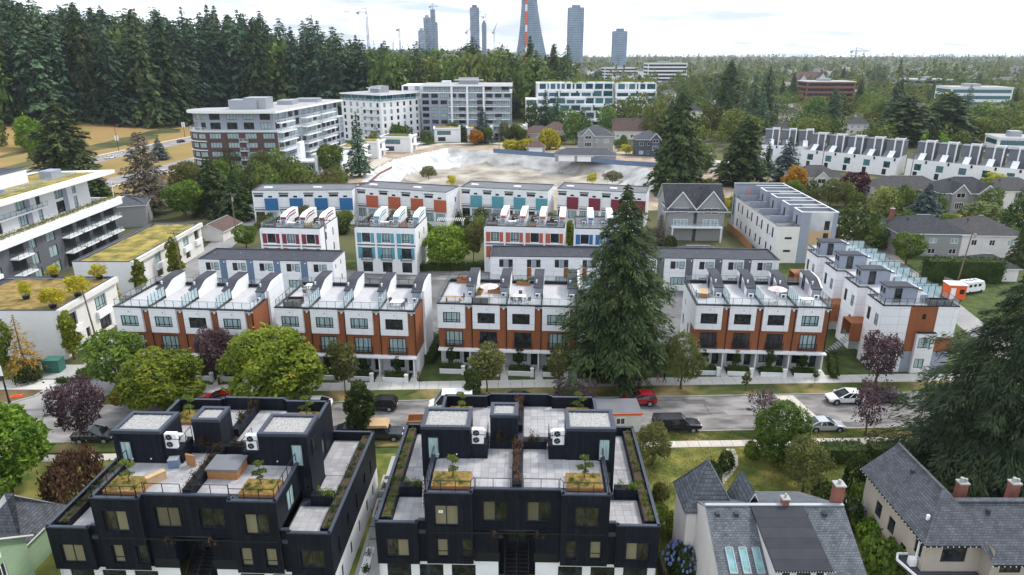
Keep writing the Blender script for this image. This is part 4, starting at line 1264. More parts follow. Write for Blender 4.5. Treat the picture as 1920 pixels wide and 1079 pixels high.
def strip_plants(x0, y0, x1, y1, z, h):
 def f(rng, n):
  k = max(6, int(hypot(x1 - x0, y1 - y0) * 2.2))
  ctr = np.stack([rng.uniform(x0, x1, k), rng.uniform(y0, y1, k), np.zeros(k)], 1)
  hh = h * rng.uniform(.4, 1.0, k)
  q = rng.integers(0, k, n)
  p = ctr[q] + rng.normal(0, .13, (n, 3))
  p[:, 2] = z + np.abs(rng.normal(0, .45, n)) * hh[q]
  return p
 return f
_bonsai = None
def bonsai_mesh():
 """small rooftop pine: crooked stem with flat cloud-like pads"""
 rng = np.random.default_rng(8)
 pads = [((.35, .05, 1.05), (.42, .36, .13)), ((-.3, .1, 1.4), (.36, .33, .12)), ((.12, -.1, 1.85), (.40, .36, .15)), ((-.05, .15, .75), (.3, .3, .1))]
 c, n, t, a, w = shell_lobes(rng, pads, 900, .13, .5, .5, .5, .3)
 b = MB()
 pts = [(0, 0, 0), (.12, .03, .45), (-.05, .05, .9), (.08, 0, 1.4), (.1, -.08, 1.8)]
 for i in range(4): b.tube(pts[i], pts[i + 1], .055 - .009 * i, .046 - .009 * i, 6)
 for p, s in zip(pads, (pts[2], pts[3], pts[4], pts[1])): b.tube(s, p[0], .03, .015, 5)
 return leaf_mesh('crown', c, n, t, a, w, M['lf_pine']), b.mesh('trunk', [M['bark']]), 2.0, 1.0
M['lf_pine'] = mat_leaf('leaf_rooftop_pine', (0.055, 0.085, 0.015), (0.17, 0.21, 0.04))
_bonsai = bonsai_mesh()
def black_block(p, rz, W, label, which):
 D = 15.2
 B = Bld('black_apartment_block', (p[0], p[1]), rz, label, 'apartment building', 'charred black apartment blocks')
 o = B.o
 z1, z2, z3 = 6.25, 9.5, 12.4            # wing terrace, main deck, penthouse roof
 a, c = 4.05, W - 4.05                   # main body between a and c
 r1, r2 = 7.9, W - 7.9                   # recessed middle of the front
 K = 'black_clad'
 def up(u, w, pane): return (u, 6.7, w, 2.0, 'two', pane)
 def lowb(u, w, pane): return (u, 3.6, w, 1.85, 'low' if w < 1.3 else 'two', pane)
 B.wall((0, 0), (3.45, 0), 3.0, 7.15, K, [lowb(.75, 1.9, 'pane_warm')], .24)
 B.wall((3.45, 0), (3.45, .35), 3.0, 7.15, K); B.wall((3.45, .35), (a, .35), 3.0, 7.15, K)
 B.wall((a, .1), (r1, .1), 3.0, 9.95, K, [up(.75, 1.95, 'pane_warm'), lowb(.85, .95, 'pane_warm'), lowb(2.85, .95, 'pane_warm')], .24)
 B.wall((a, 1.5), (a, .1), 7.15, 9.95, K)
 B.wall((r1, .1), (r1, .7), 6.0, 9.95, K)
 m = r2 - r1
 B.wall((r1, .7), (r2, .7), 6.0, 9.8, K, [up(.75, 2.0, 'pane_blind'), up(m - 2.75, 2.0, 'pane_blind')], .24)
 B.wall((r2, .7), (r2, .1), 6.0, 9.95, K)
 B.wall((r2, .1), (c, .1), 3.0, 9.95, K, [up(c - r2 - 2.75, 1.95, 'pane_warm'), lowb(.4, .95, 'pane_warm'), lowb(2.4, .95, 'pane_warm')], .24)
 B.wall((c, .35), (c + .6, .35), 3.0, 7.15, K); B.wall((c + .6, .35), (c + .6, 0), 3.0, 7.15, K)
 B.wall((c + .6, 0), (W, 0), 3.0, 7.15, K, [lowb(.85, 1.9, 'pane_warm')], .24)
 B.wall((r1, .5), (r1, 2.4), 3.0, 6.0, K); B.wall((r2, 2.4), (r2, .5), 3.0, 6.0, K)
 B.wall((r1, .5), (r1 + 2.0, .5), 3.0, 6.0, K); B.wall((r2 - 2.0, .5), (r2, .5), 3.0, 6.0, K)
 B.wall((r1 + 2.0, 2.4), (r2 - 2.0, 2.4), 0, 6.0, K, [(.8, 3.3, .95, 2.1, 'door', 'pane_dark'), (m - 4.0 - 1.8, 3.3, .95, 2.1, 'door', 'pane_dark')])
 B.wall((r1 + 2.0, .5), (r1 + 2.0, 2.4), 3.0, 6.0, K); B.wall((r2 - 2.0, 2.4), (r2 - 2.0, .5), 3.0, 6.0, K)
 sw = [(1.6, 3.8, .5, 1.5, 'one', 'pane_dark'), (4.4, 4.3, .6, 1.1, 'one', 'pane_dark'), (7.3, 3.8, .5, 1.5, 'one', 'pane_dark'), (10.2, 4.3, .6, 1.1, 'one', 'pane_dark'), (12.6, 3.8, .5, 1.5, 'one', 'pane_dark')]
 B.wall((W, 0), (W, D), 3.0, 7.15, K, sw, .14)
 B.wall((W, .3), (W, D), 0, 3.0, 'white_plain', [(q[0], 1.0, q[2], 1.3, 'one', 'pane_dark') for q in sw])
 B.wall((0, D), (0, 0), 3.0, 7.15, K, sw, .14); B.wall((0, D), (0, .3), 0, 3.0, 'white_plain')
 B.wall((W, D), (0, D), 0, 7.15, K, [(x, z, 1.8, 1.6, 'two', 'pane_dark') for x in (1.5, 6, 10, 14, 18.5) for z in (.8, 3.9)])
 gf = []
 for x in (.6, 3.3, 6.0): gf += [(x, .5, 2.0, 2.0, 'two', 'pane_dark'), (W - x - 2.0, .5, 2.0, 2.0, 'two', 'pane_dark')]
 B.wall((0, .6), (r1 + 2.0, .6), 0, 3.0, 'white_plain', [q for q in gf if q[0] < r1], .12)
 B.wall((r2 - 2.0, .6), (W, .6), 0, 3.0, 'white_plain', [(q[0] - r2 + 2.0, *q[1:]) for q in gf if q[0] > r2 - 2], .12)
 s0, s1, e0, e1 = 5.6, 8.9, 3.1, W - 3.1
 B.wall((a, s0), (a, 1.5), 6.2, 9.95, K, [(2.2, 6.4, 1.6, 2.3, 'two', 'pane_dark')])
 B.wall((e0, s0), (a, s0), 6.2, 9.6, K); B.wall((e0, s1), (e0, s0), 6.2, 9.6, K); B.wall((a, s1), (e0, s1), 6.2, 9.6, K)
 B.wall((a, D), (a, s1), 6.2, 10.6, K, [(2.0, 6.4, 1.6, 2.3, 'two', 'pane_dark')])
 B.wall((c, .1), (c, s0), 7.15, 9.95, K, [(2.2, 6.4 + .8, 1.6, 1.9, 'two', 'pane_aqua')])
 B.wall((c, s0), (e1, s0), 6.2, 9.6, K, [(.25, 6.4, .5, 1.9, 'one', 'pane_dark')]); B.wall((e1, s0), (e1, s1), 6.2, 9.6, K); B.wall((e1, s1), (c, s1), 6.2, 9.6, K)
 B.wall((c, s1), (c, D), 6.2, 10.6, K, [(2.0, 6.4, 1.6, 2.3, 'two', 'pane_dark')])
 B.wall((c, D), (a, D), 6.2, 10.6, K)
 B.done()
 b = MB(); b.box(.2, .2, 5.9, a - .02, D - .2, z1 - .03); b.box(c + .02, .2, 5.9, W - .2, D - .2, z1 - .03)
 b.box(a + .1, .8, 9.2, c - .1, D - .2, z2 - .03); b.box(r1 + .02, .75, 5.85, r2 - .02, 2.35, 5.98)
 B.part('slab', b, 'coping')
 pavers(o, [(1.15, 1.0, a - .15, 4.4), (1.15, 5.6, e0 - .1, 8.9), (1.15, 8.95, a - .15, D - .45)], z1)
 pavers(o, [(c + .15, 1.0, W - 1.15, 4.4), (e1 + .1, 5.6, W - 1.15, 8.9), (c + .15, 8.95, W - 1.15, D - .45)], z1)
 mid = W / 2
 pavers(o, [(a + .35, 1.5, mid - .45, s0), (mid + .45, 1.5, c - .35, s0), (a + 4.4, s0, mid - .45, 8.0), (mid + .45, s0, c - 4.4, 8.0)], z2)
 pavers(o, [(a + .35, 9.2, mid - .45, D - .45), (mid + .45, 9.2, c - .35, D - .45)], z2)
 def para(pts, z0, z1p, t=.22):
  b = MB(); cp = MB()
  for q, s in zip(pts[:-1], pts[1:]):
   L = hypot(s[0] - q[0], s[1] - q[1]); ux, uy = (s[0] - q[0]) / L, (s[1] - q[1]) / L
   nx, ny = -uy * t, ux * t
   b.wall((s[0] + nx, s[1] + ny), (q[0] + nx, q[1] + ny), z0, z1p, (), .1, 0)
   i0 = MB()
   cp.poly([(q[0] + uy * .04, q[1] - ux * .04, z1p + .03), (s[0] + uy * .04, s[1] - ux * .04, z1p + .03), (s[0] + nx, s[1] + ny, z1p + .03), (q[0] + nx, q[1] + ny, z1p + .03)])
   cp.wall((q[0] + uy * .04, q[1] - ux * .04), (s[0] + uy * .04, s[1] - ux * .04), z1p - .1, z1p + .03, (), .1, 0)
   cp.wall((s[0] + nx, s[1] + ny), (q[0] + nx, q[1] + ny), z1p - .02, z1p + .03, (), .1, 0)
  pr = B.part('parapet', b, K)
  cp.build('parapet_cap', M['coping'], pr)
 para([(0, D), (0, 0), (3.45, 0), (3.45, .35), (a, .35)], z1 - .1, 7.15)
 para([(c, .35), (c + .6, .35), (c + .6, 0), (W, 0), (W, D)], z1 - .1, 7.15)
 para([(W, D), (c, D)], z1 - .1, 7.15); para([(a, D), (0, D)], z1 - .1, 7.15)
 para([(a, s0), (a, .1), (r1, .1), (r1, .7), (r2, .7), (r2, .1), (c, .1), (c, s0)], z2 - .1, 9.93, .25)
 para([(c, s1 + .2), (c, D - .5), (c - 4.2, D - .5), (c - 4.2, D), (a + 4.2, D), (a + 4.2, D - .5), (a, D - .5), (a, s1 + .2)], z2 - .1, 10.75, .25)
 def house(x0, y0, x1, y1, nm, bx=None):
  b = MB(); b.box(x0, y0, z2 - .3, x1, y1, z3 - .02)
  if bx: b.box(bx[0], y0 + .05, z2 - .3, bx[1], y0 + 2.2, z2 + 1.35)
  h = B.part(nm, b, K)
  b = MB(); parapet(b, x0 - .03, y0 - .03, x1 + .03, y1 + .03, z3 - .02, z3 + .26, .34); b.build('parapet_cap', M['coping'], h)
  gb = MB(); nx, ny = int((x1 - x0) / .16), int((y1 - y0) / .16)
  rr = random.Random(int(x0 * 10))
  for i in range(nx + 1):
   for j in range(ny + 1):
    gb.v.append((x0 + .3 + (x1 - x0 - .6) * i / nx, y0 + .3 + (y1 - y0 - .6) * j / ny, z3 + .08 + rr.uniform(-.035, .035)))
  for i in range(nx):
   for j in range(ny):
    q = i * (ny + 1) + j
    gb.f.append((q, q + ny + 1, q + ny + 2, q + 1)); gb.m.append(0)
  tag(gb.build('gravel', M['gravel'], h), kind='stuff')
  for q in (.35, .72):
   b = MB(); b.sphere((x0 + (x1 - x0) * q, y0 - .06, z2 + .5), .07); b.build('wall_lamp', M['white_plain'], h)
  return h
 hL = house(e0 + .02, s0 - .1, e0 + 4.2, s1 - .1, 'stair_penthouse', (e0 + 4.2, e0 + 5.7))
 hR = house(e1 - 4.2, s0 - .1, e1 - .02, s1 - .1, 'stair_penthouse', (e1 - 5.7, e1 - 4.2))
 house(mid - 2.5, 7.6, mid - .05, 9.9, 'lift_tower')
 window(hL, (e0 + .55, s0 - .13), 0, 0, z2 + .05, 1.0, 2.15, 'one', 'pane_aqua', depth=-.03, name='door')
 window(hR, (e1 - 1.45, s0 - .13), 0, 0, z2 + .05, 1.0, 2.15, 'one', 'pane_aqua', depth=-.03, name='door')
 window(hR, (e1 + .0, s0 + .9), pi / 2, 0, z2 + .4, .8, 1.6, 'one', 'pane_dark', depth=-.03)
 ac_unit(o, e0 + 4.85, s0 + .35, z2 + 1.36, 0, 1.05); ac_unit(o, e1 - 4.85, s0 + .35, z2 + 1.36, 0, 1.05)
 ac_unit(o, e0 + 5.0, s0 + 1.35, z2 + 1.36, 0, 1.0, 1); ac_unit(o, e1 - 5.0, s0 + 1.35, z2 + 1.36, 0, 1.0, 1)
 railing(o, [(e0 + 4.35, s0), (e0 + 5.65, s0), (e0 + 5.65, s0 + 2.1)], 1.0, z2 + 1.36, 1.2, None)
 railing(o, [(e1 - 4.35, s0), (e1 - 5.65, s0), (e1 - 5.65, s0 + 2.1)], 1.0, z2 + 1.36, 1.2, None)
 for (y0, y1) in ((.95, 7.5), (10.0, D - .5)):
  b = MB(); b.box(mid - .36, y0, z2 - .02, mid + .36, y1, z2 + .75)
  pl = B.part('planter', b, K)
  spray('plants', pl, strip_plants(mid - .3, y0 + .1, mid + .3, y1 - .1, z2 + .72, 1.1), 900, .14, 'lf_copper' if which else 'lf_vine', 5)
 for (x0, x1) in ((e0 + 5.8, mid - .4), (mid + .4, e1 - 5.8)):
  b = MB(); b.box(x0, s0 + 1.5, z2 - .02, x1, s0 + 2.1, z2 + .8)
  pl = B.part('planter', b, K)
  spray('plants', pl, strip_plants(x0, s0 + 1.6, x1, s0 + 2.0, z2 + .75, .9), 420, .14, 'lf_vine', 6)
 for (x0, x1) in ((.24, 1.1), (W - 1.1, W - .24)):
  b = MB(); b.box(x0, .9, z1 - .02, x1, D - .3, z1 + .62); pl = B.part('planter', b, K)
  b = MB(); b.poly([(x0 + .08, 1.0, z1 + .63), (x1 - .08, 1.0, z1 + .63), (x1 - .08, D - .4, z1 + .63), (x0 + .08, D - .4, z1 + .63)]); b.build('soil', M['soil'], pl)
  spray('plants', pl, strip_plants(x0 + .15, 1.0, x1 - .15, D - .4, z1 + .62, .6), 1500, .13, 'lf_dark' if not which else 'lf_green', 7)
  x0b, x1b = (1.12, e0 - .05) if x0 < 5 else (e1 + .05, W - 1.12)
  b = MB(); b.box(x0b, 4.6, z1 - .02, x1b, 5.4, z1 + .95); pl = B.part('planter', b, K)
  spray('plants', pl, strip_plants(x0b, 4.7, x1b, 5.3, z1 + .93, .7), 420, .13, 'lf_green', 9)
 railing(o, [(a + .15, s0 - .3), (a + .15, .3), (r1 - .15, .3), (r1 + .12, .85)], .95, 9.95, 1.1, None, th=.05)
 railing(o, [(r1 + .2, .95), (mid - .5, .95)], .95, 9.8, 1.15, None, th=.05); railing(o, [(mid + .5, .95), (r2 - .2, .95)], .95, 9.8, 1.15, None, th=.05)
 railing(o, [(r2 - .12, .85), (r2 + .15, .3), (c - .15, .3), (c - .15, s0 - .3)], .95, 9.95, 1.1, None, th=.05)
 b = MB()
 for k in range(14): b.box(mid - .95, 2.2 - .27 * k, 3.0 - .2 * k, mid - .06, 2.45 - .27 * k, 3.06 - .2 * k); b.box(mid + .06, 2.2 - .27 * k, 3.0 - .2 * k, mid + .95, 2.45 - .27 * k, 3.06 - .2 * k)
 for x in (mid - 1.0, mid - .02, mid + .98): b.bar((x, 2.4, 4.0), (x, -1.3, 1.2), .05, .05, 0)
 B.part('stair', b, 'black_metal')
 for q in ((r1 + .1, mid - 1.4), (mid + 1.4, r2 - .1)): B.part('landing_screen', MB().box(q[0], .45, 3.0, q[1], .55, 3.9), 'black_metal')
 for x in (r1 + 1.4, r2 - 2.2):
  b = MB(); b.box(x, .0, 5.6, x + .9, .45, 6.0); pl = B.part('planter', b, K)
  spray('plants', pl, strip_plants(x, .05, x + .9, .4, 5.75, .7), 160, .16, 'lf_copper', 12)
 b = MB(); b.box(a + .3, .02, 6.1, c - .3, .095, 6.2); B.part('belt_course', b, 'black_metal')
 def tray(x0, y0, x1, y1, z, who):
  b = MB(); b.box(x0, y0, z, x1, y1, z + .3)
  t = B.part('planting_tray', b, 'wood')
  gb = MB(); n = 14; rr = random.Random(int(x0 * 7))
  for i in range(n + 1):
   for j in range(n + 1):
    e = min(i, j, n - i, n - j) / n
    gb.v.append((x0 + .04 + (x1 - x0 - .08) * i / n, y0 + .04 + (y1 - y0 - .08) * j / n, z + .31 + .5 * e + rr.uniform(-.03, .05)))
  for i in range(n):
   for j in range(n):
    q = i * (n + 1) + j; gb.f.append((q, q + n + 1, q + n + 2, q + 1)); gb.m.append(0)
  tag(gb.build('moss', M['moss'], t), kind='stuff')
  spray('plants', t, strip_plants(x0 + .2, y0 + .2, x1 - .2, y1 - .2, z + .4, .35), 420, .11, 'lf_pine', 3)
  wx, wy = local_to_world(p, rz, (x0 + x1) / 2 + .1, (y0 + y1) / 2)
  plant(_bonsai, 'rooftop_pine', wx, wy, 2.1 if z > 8 else 1.8, 1.0, who, 'tree', 'little pines on the black roof decks', z + .45, rz=rz + x0)
 side = ('left', 'right')[which]
 tray(a + .45, 1.1, a + 3.6, 3.2, z2 + .03, f'little pine in the left mossy tray at the deck front of the {side} black block')
 tray(c - 3.4, 1.1, c - .5, 3.2, z2 + .03, f'little pine in the right mossy tray at the deck front of the {side} black block')
 tray(a + .6, D - 3.4, a + 2.8, D - 1.0, z2 + .03, f'little pine in the left tray on the rear deck of the {side} black block')
 tray(c - 2.8, D - 3.4, c - .6, D - 1.0, z2 + .03, f'little pine in the right tray on the rear deck of the {side} black block')
 return B
M['lf_vine'] = mat_leaf('leaf_climber', (0.030, 0.022, 0.012), (0.085, 0.055, 0.026), trans=0.2)
M['pane_blind'] = mat_pane('pane_slatted_blind', (0.012, 0.013, 0.014), (0.13, 0.115, 0.08), 0.45)
_a = P(84.4, 987, 7.2); _b = P(618.7, 1000, 7.2)
ARZ = atan2(_b[1] - _a[1], _b[0] - _a[0]); AW = hypot(_b[0] - _a[0], _b[1] - _a[1])
BLK_A = black_block(_a, ARZ, AW, 'black clad apartment block at the lower left with boxes left on its roof deck', 0)
APOS = _a
_a = P(702.5, 977.5, 7.2); _b = P(1238, 986, 7.2)
BRZ = atan2(_b[1] - _a[1], _b[0] - _a[0]); BW = hypot(_b[0] - _a[0], _b[1] - _a[1])
BLK_B = black_block(_a, BRZ, BW, 'black clad apartment block at the lower centre with clear symmetric roof decks', 1)
BPOS = _a
def end_row():
 A, Bp = P(1656.7, 573, 10.0), P(1797, 573, 10.0)
 rz = -0.035; W = hypot(Bp[0] - A[0], Bp[1] - A[1]); u = 7.75; n = 4; D = n * u
 B = Bld('end_house_row', A, rz, 'white end row running away from the street with four grey stair huts on its roof', 'townhouses')
 zt = 9.9
 B.wall((0, 0), (3.75, 0), 0, zt, 'white')
 B.wall((3.75, 0), (7.45, 0), 3.2, zt, 'brown', [(1.75, 8.0, .5, .8, 'one', 'pane_dark')])
 B.wall((7.45, 0), (W, 0), 5.4, zt, 'white'); B.wall((7.45, 0), (W, 0), 3.2, 5.4, 'brown')
 B.wall((3.75, 0), (W, 0), 0, 3.2, 'grey_wall')
 B.wall((5.1, -.5), (7.6, -.5), 0, 6.1, 'offwhite', [(.3, 3.9, 1.7, 1.5, 'two', 'pane_aqua'), (.3, .9, 1.3, 1.4, 'two', 'pane_aqua')])
 B.wall((5.1, 0), (5.1, -.5), 0, 6.1, 'offwhite'); B.wall((7.6, -.5), (7.6, 0), 0, 6.1, 'offwhite')
 B.w.box(5.05, -.55, 6.1, 7.65, 0, 6.2, B.mi('black_metal'))
 for i in range(n):
  y = i * u
  B.wall((0, y + 4.6), (0, y), 0, zt, 'white', [(3.0 if i else 2.9, 6.6, 1.0, 1.7, 'low2', 'pane_aqua'), (3.1, 3.9, .75, 1.3, 'one', 'pane_dark'), (.6, 6.6, .9, 1.9, 'two', 'pane_dark')])
  B.wall((0, y + 4.6), (0, y + 4.6), 0, zt, 'white') if False else None
  B.wall((1.3, y + 4.6), (0, y + 4.6), 0, zt, 'white')
  B.wall((1.3, y + u), (1.3, y + 4.6), 0, zt, 'white', [(1.0, 6.8, .6, 1.4, 'one', 'pane_dark')])
  if i < n - 1: B.wall((0, y + u), (1.3, y + u), 0, zt, 'white')
  b = MB(); b.box(-1.5, y + 4.7, 5.0, 1.25, y + 4.9, 5.35); b.box(-1.5, y + 4.9, 5.25, 1.25, y + 7.5, 5.4); b.box(-1.5, y + 7.5, 2.6, 1.25, y + 7.7, 5.35); b.box(-1.5, y + 4.7, 2.6, 1.25, y + 4.9, 5.0)
  b.box(-1.4, y + 4.9, 2.5, 1.28, y + 7.5, 2.62, 1)
  B.part('porch', b, ['brown', 'white_plain'])
  railing(B.o, [(-1.4, y + 7.4), (-1.4, y + 5.0)], 1.0, 2.62, 1.2)
  b = MB()
  for k in range(9): b.box(-1.5 - .27 * k, y + 5.4, 2.3 - .28 * k, -1.22 - .27 * k, y + 6.9, 2.4 - .28 * k)
  B.part('stair', b, 'grey_metal')
 B.wall((W, 0), (W, D), 0, zt, 'white'); B.wall((W, D), (1.3, D), 0, zt, 'white')
 B.done()
 b = MB(); b.box(.05, .05, 9.4, W - .05, 4.55, 9.72)
 for i in range(n):
  y = i * u
  b.box(1.35, y + 4.55, 9.4, W - .05, y + u + .05, 9.72)
  if i: b.box(.05, y + .05, 9.4, W - .05, y + 4.55, 9.72)
 B.part('roof_deck', b, 'deck')
 b = MB()
 for i in range(n):
  y = i * u
  b.box(-.05, y - .04, zt, .2, y + 4.64, zt + .13); b.box(.2, y + 4.4, zt, 1.5, y + 4.64, zt + .13); b.box(1.25, y + 4.64, zt, 1.5, y + u - .04, zt + .13)
  if i: b.box(.2, y - .04, zt, 1.5, y + .2, zt + .13)
 b.box(.2, -.04, zt, W + .05, .2, zt + .13); b.box(W - .2, .2, zt, W + .05, D, zt + .13)
 B.part('coping', b, 'black_metal')
 for i in range(n):
  y = i * u
  x0, x1, ya, yb = 1.2, 5.4, y + 2.0, y + 3.9
  b = MB(); b.box(x0, ya, 9.7, x1, yb, 12.0); h = B.part('stair_hut', b, 'grey_wall')
  b = MB(); b.box(x0 - .2, ya - .2, 12.0, x1 - .7, yb + .2, 12.14)
  b.poly([(x1 - .7, ya - .2, 12.14), (x1 + .5, ya - .2, 11.6), (x1 + .5, yb + .2, 11.6), (x1 - .7, yb + .2, 12.14)])
  b.poly([(x1 - .7, ya - .2, 12.0), (x1 + .5, ya - .2, 11.46), (x1 + .5, ya - .2, 11.6), (x1 - .7, ya - .2, 12.14)])
  b.build('roof', M['dark_roof'], h)
  window(h, (x0 + 1.1, ya), 0, 0, 9.75, .95, 2.05, 'one', 'pane_dark', depth=-.04, name='door')
  window(h, (x0, yb - .15), -pi / 2, 0, 10.9, .45, .75, 'one', 'pane_dark', depth=-.04); window(h, (x0, yb - .95), -pi / 2, 0, 10.9, .45, .75, 'one', 'pane_dark', depth=-.04)
  b = MB(); b.box(x1 - .05, ya + .1, 9.7, x1 + .5, ya + .7, 11.75); b.build('chase', M['white_plain'], h)
  b = MB(); b.box(x1 + .5, ya, 9.7, x1 + 1.5, yb, 10.9); b.build('side_box', M['grey_wall'], h)
  ac_unit(B.o, x1 + 2.2, ya + .4, 9.72, 0, .8, 1)
  for (q, xa, xb) in ((y + 5.2, 2.0, W - .3), (y + .35, 5.2, W - .3) if i else (y + 4.2, 6.2, W - .3)):
   railing(B.o, [(xa, q), (xb, q)], 1.75, 9.74, 1.05, 'frost', name='glass_screen', th=.05)
  railing(B.o, [(.15, y + 4.4), (.15, y + .2)], .95, zt + .12, 1.1)
 railing(B.o, [(.15, .1), (W - .1, .1)], .95, zt + .12, 1.05); railing(B.o, [(W - .1, .1), (W - .1, D)], .9, zt + .12, 1.4)
 b = MB()
 parapet(b, 6.6, .7, 9.6, 2.2, 9.72, 10.45, .15)
 B.part('roof_planter', b, 'black_metal')
 return B, A, rz
END = end_row()
def grey_block():
 A = P(1459, 425, 8.0)
 rz = -.02
 B = Bld('unfinished_house_row', A, rz, 'unfinished grey and white row with bare roof parapets and plywood end wall', 'townhouses')
 W, D, w1 = 12.2, 33.0, 4.6
 B.wall((0, 0), (w1, 0), 0, 8, 'cream', [(1.7, 5.2, 1.5, .5, 'three', 'pane_dark'), (1.7, 2.4, 1.5, .5, 'three', 'pane_dark')])
 ww = []
 for k in range(4):
  q = 2.0 + k * 7.2
  ww += [(q, 4.9, .95, 2.2, 'tall', 'pane_dark'), (q + 3.2, 4.9, .95, 2.2, 'tall', 'pane_dark'), (q + 1.9, 5.1, .55, .45, 'one', 'pane_dark'), (q, 1.2, .95, 1.9, 'tall', 'pane_dark'), (q + 3.2, 1.2, .95, 1.9, 'tall', 'pane_dark')]
 B.wall((0, D - 3), (0, 0), 0, 8, 'offwhite', ww)
 B.wall((0, D), (0, D - 3), 0, 11, 'grey_wall', [(.8, 3, 1.0, 5.5, 'tall', 'pane_dark')]); B.wall((0, D - 3), (w1, D - 3), 7.5, 11, 'grey_wall')
 B.wall((w1, 0), (w1, .01), 0, 11, 'grey_wall')
 B.wall((w1, 0), (6.6, 0), 0, 11, 'grey_wall')
 B.wall((6.6, 0), (11.2, 0), 0, 7.0, 'plywood', [(3.0, 1.0, 1.1, 5.6, 'tall', 'pane_dark')]); B.wall((6.6, 0), (11.2, 0), 7.0, 11, 'sheeting', [(3.0, 7.2, 1.1, 2.0, 'one', 'pane_dark')])
 B.wall((11.2, 0), (W, 0), 0, 11, 'grey_wall')
 B.wall((W, 0), (W, D), 0, 11, 'grey_wall'); B.wall((W, D), (0, D), 0, 11, 'grey_wall')
 for k in range(4):
  y = .0 + k * 7.4
  B.wall((w1 + .02, y + 4.6), (w1 + .02, y), 7.5, 11, 'grey_wall', [(1.6, 7.9, 1.0, 2.0, 'one', 'pane_dark')])
  B.wall((w1 + 2.6, y + 7.4), (w1 + 2.6, y + 4.6), 7.5, 11, 'grey_wall')
  B.wall((w1 + 2.6, y + 4.6), (w1 + .02, y + 4.6), 7.5, 11, 'grey_wall'); B.wall((w1 + .02, y + 7.4), (w1 + 2.6, y + 7.4), 7.5, 11, 'grey_wall')
 B.done()
 b = MB(); b.box(.1, .1, 7.0, w1 + 2.55, D - .1, 7.5); b.box(w1 + .1, .1, 10.2, W - .1, 4.5, 10.5)
 for k in range(4): b.box(w1 + 2.65 if 1 else 0, k * 7.4 + 4.5, 10.2, W - .1, k * 7.4 + 7.5, 10.5); b.box(w1 + .1, k * 7.4 + .05, 10.21, W - .1, k * 7.4 + 4.55, 10.51)
 B.part('roof', b, 'mid_roof')
 b = MB()
 for k in range(5):
  y = k * 7.4
  b.box(w1 - .05, y - .05, 11, W + .05, y + .25, 11.12)
  if k < 4: b.box(w1 + .25, y + 4.45, 11, W + .05, y + 4.7, 11.1); b.box(w1 - .05, y + .25, 11, w1 + .25, y + 4.6, 11.1)
 b.box(W - .2, .25, 11, W + .05, D, 11.13); b.box(-.05, D - .25, 11, W - .2, D + .05, 11.12)
 B.part('coping', b, 'coping_white')
 for k in range(4):
  y = k * 7.4 + 4.6
  b = MB(); b.box(w1 + .1, y - .12, 7.5, W - .3, y + .06, 10.98); B.part('party_wall', b, 'grey_wall')
  b = MB(); b.box(.25, y + 1.2, 7.5, w1 - .1, y + 1.4, 8.9); B.part('terrace_divider', b, 'grey_wall')
 b = MB(); parapet(b, -.04, -.04, w1, D - 3, 8, 8.1, .2); B.part('edge_trim', b, 'dark_grey')
 b = MB()
 for k in range(8): b.bar((2.2, D - 4.2, 7.6 + k * .35), (2.9, D - 4.2, 7.6 + k * .35), .07)
 b.bar((2.2, D - 4.2, 7.5), (2.2, D - 4.2, 10.4), .07); b.bar((2.9, D - 4.2, 7.5), (2.9, D - 4.2, 10.4), .07)
 B.part('ladder', b, 'orange_paint')
grey_block()
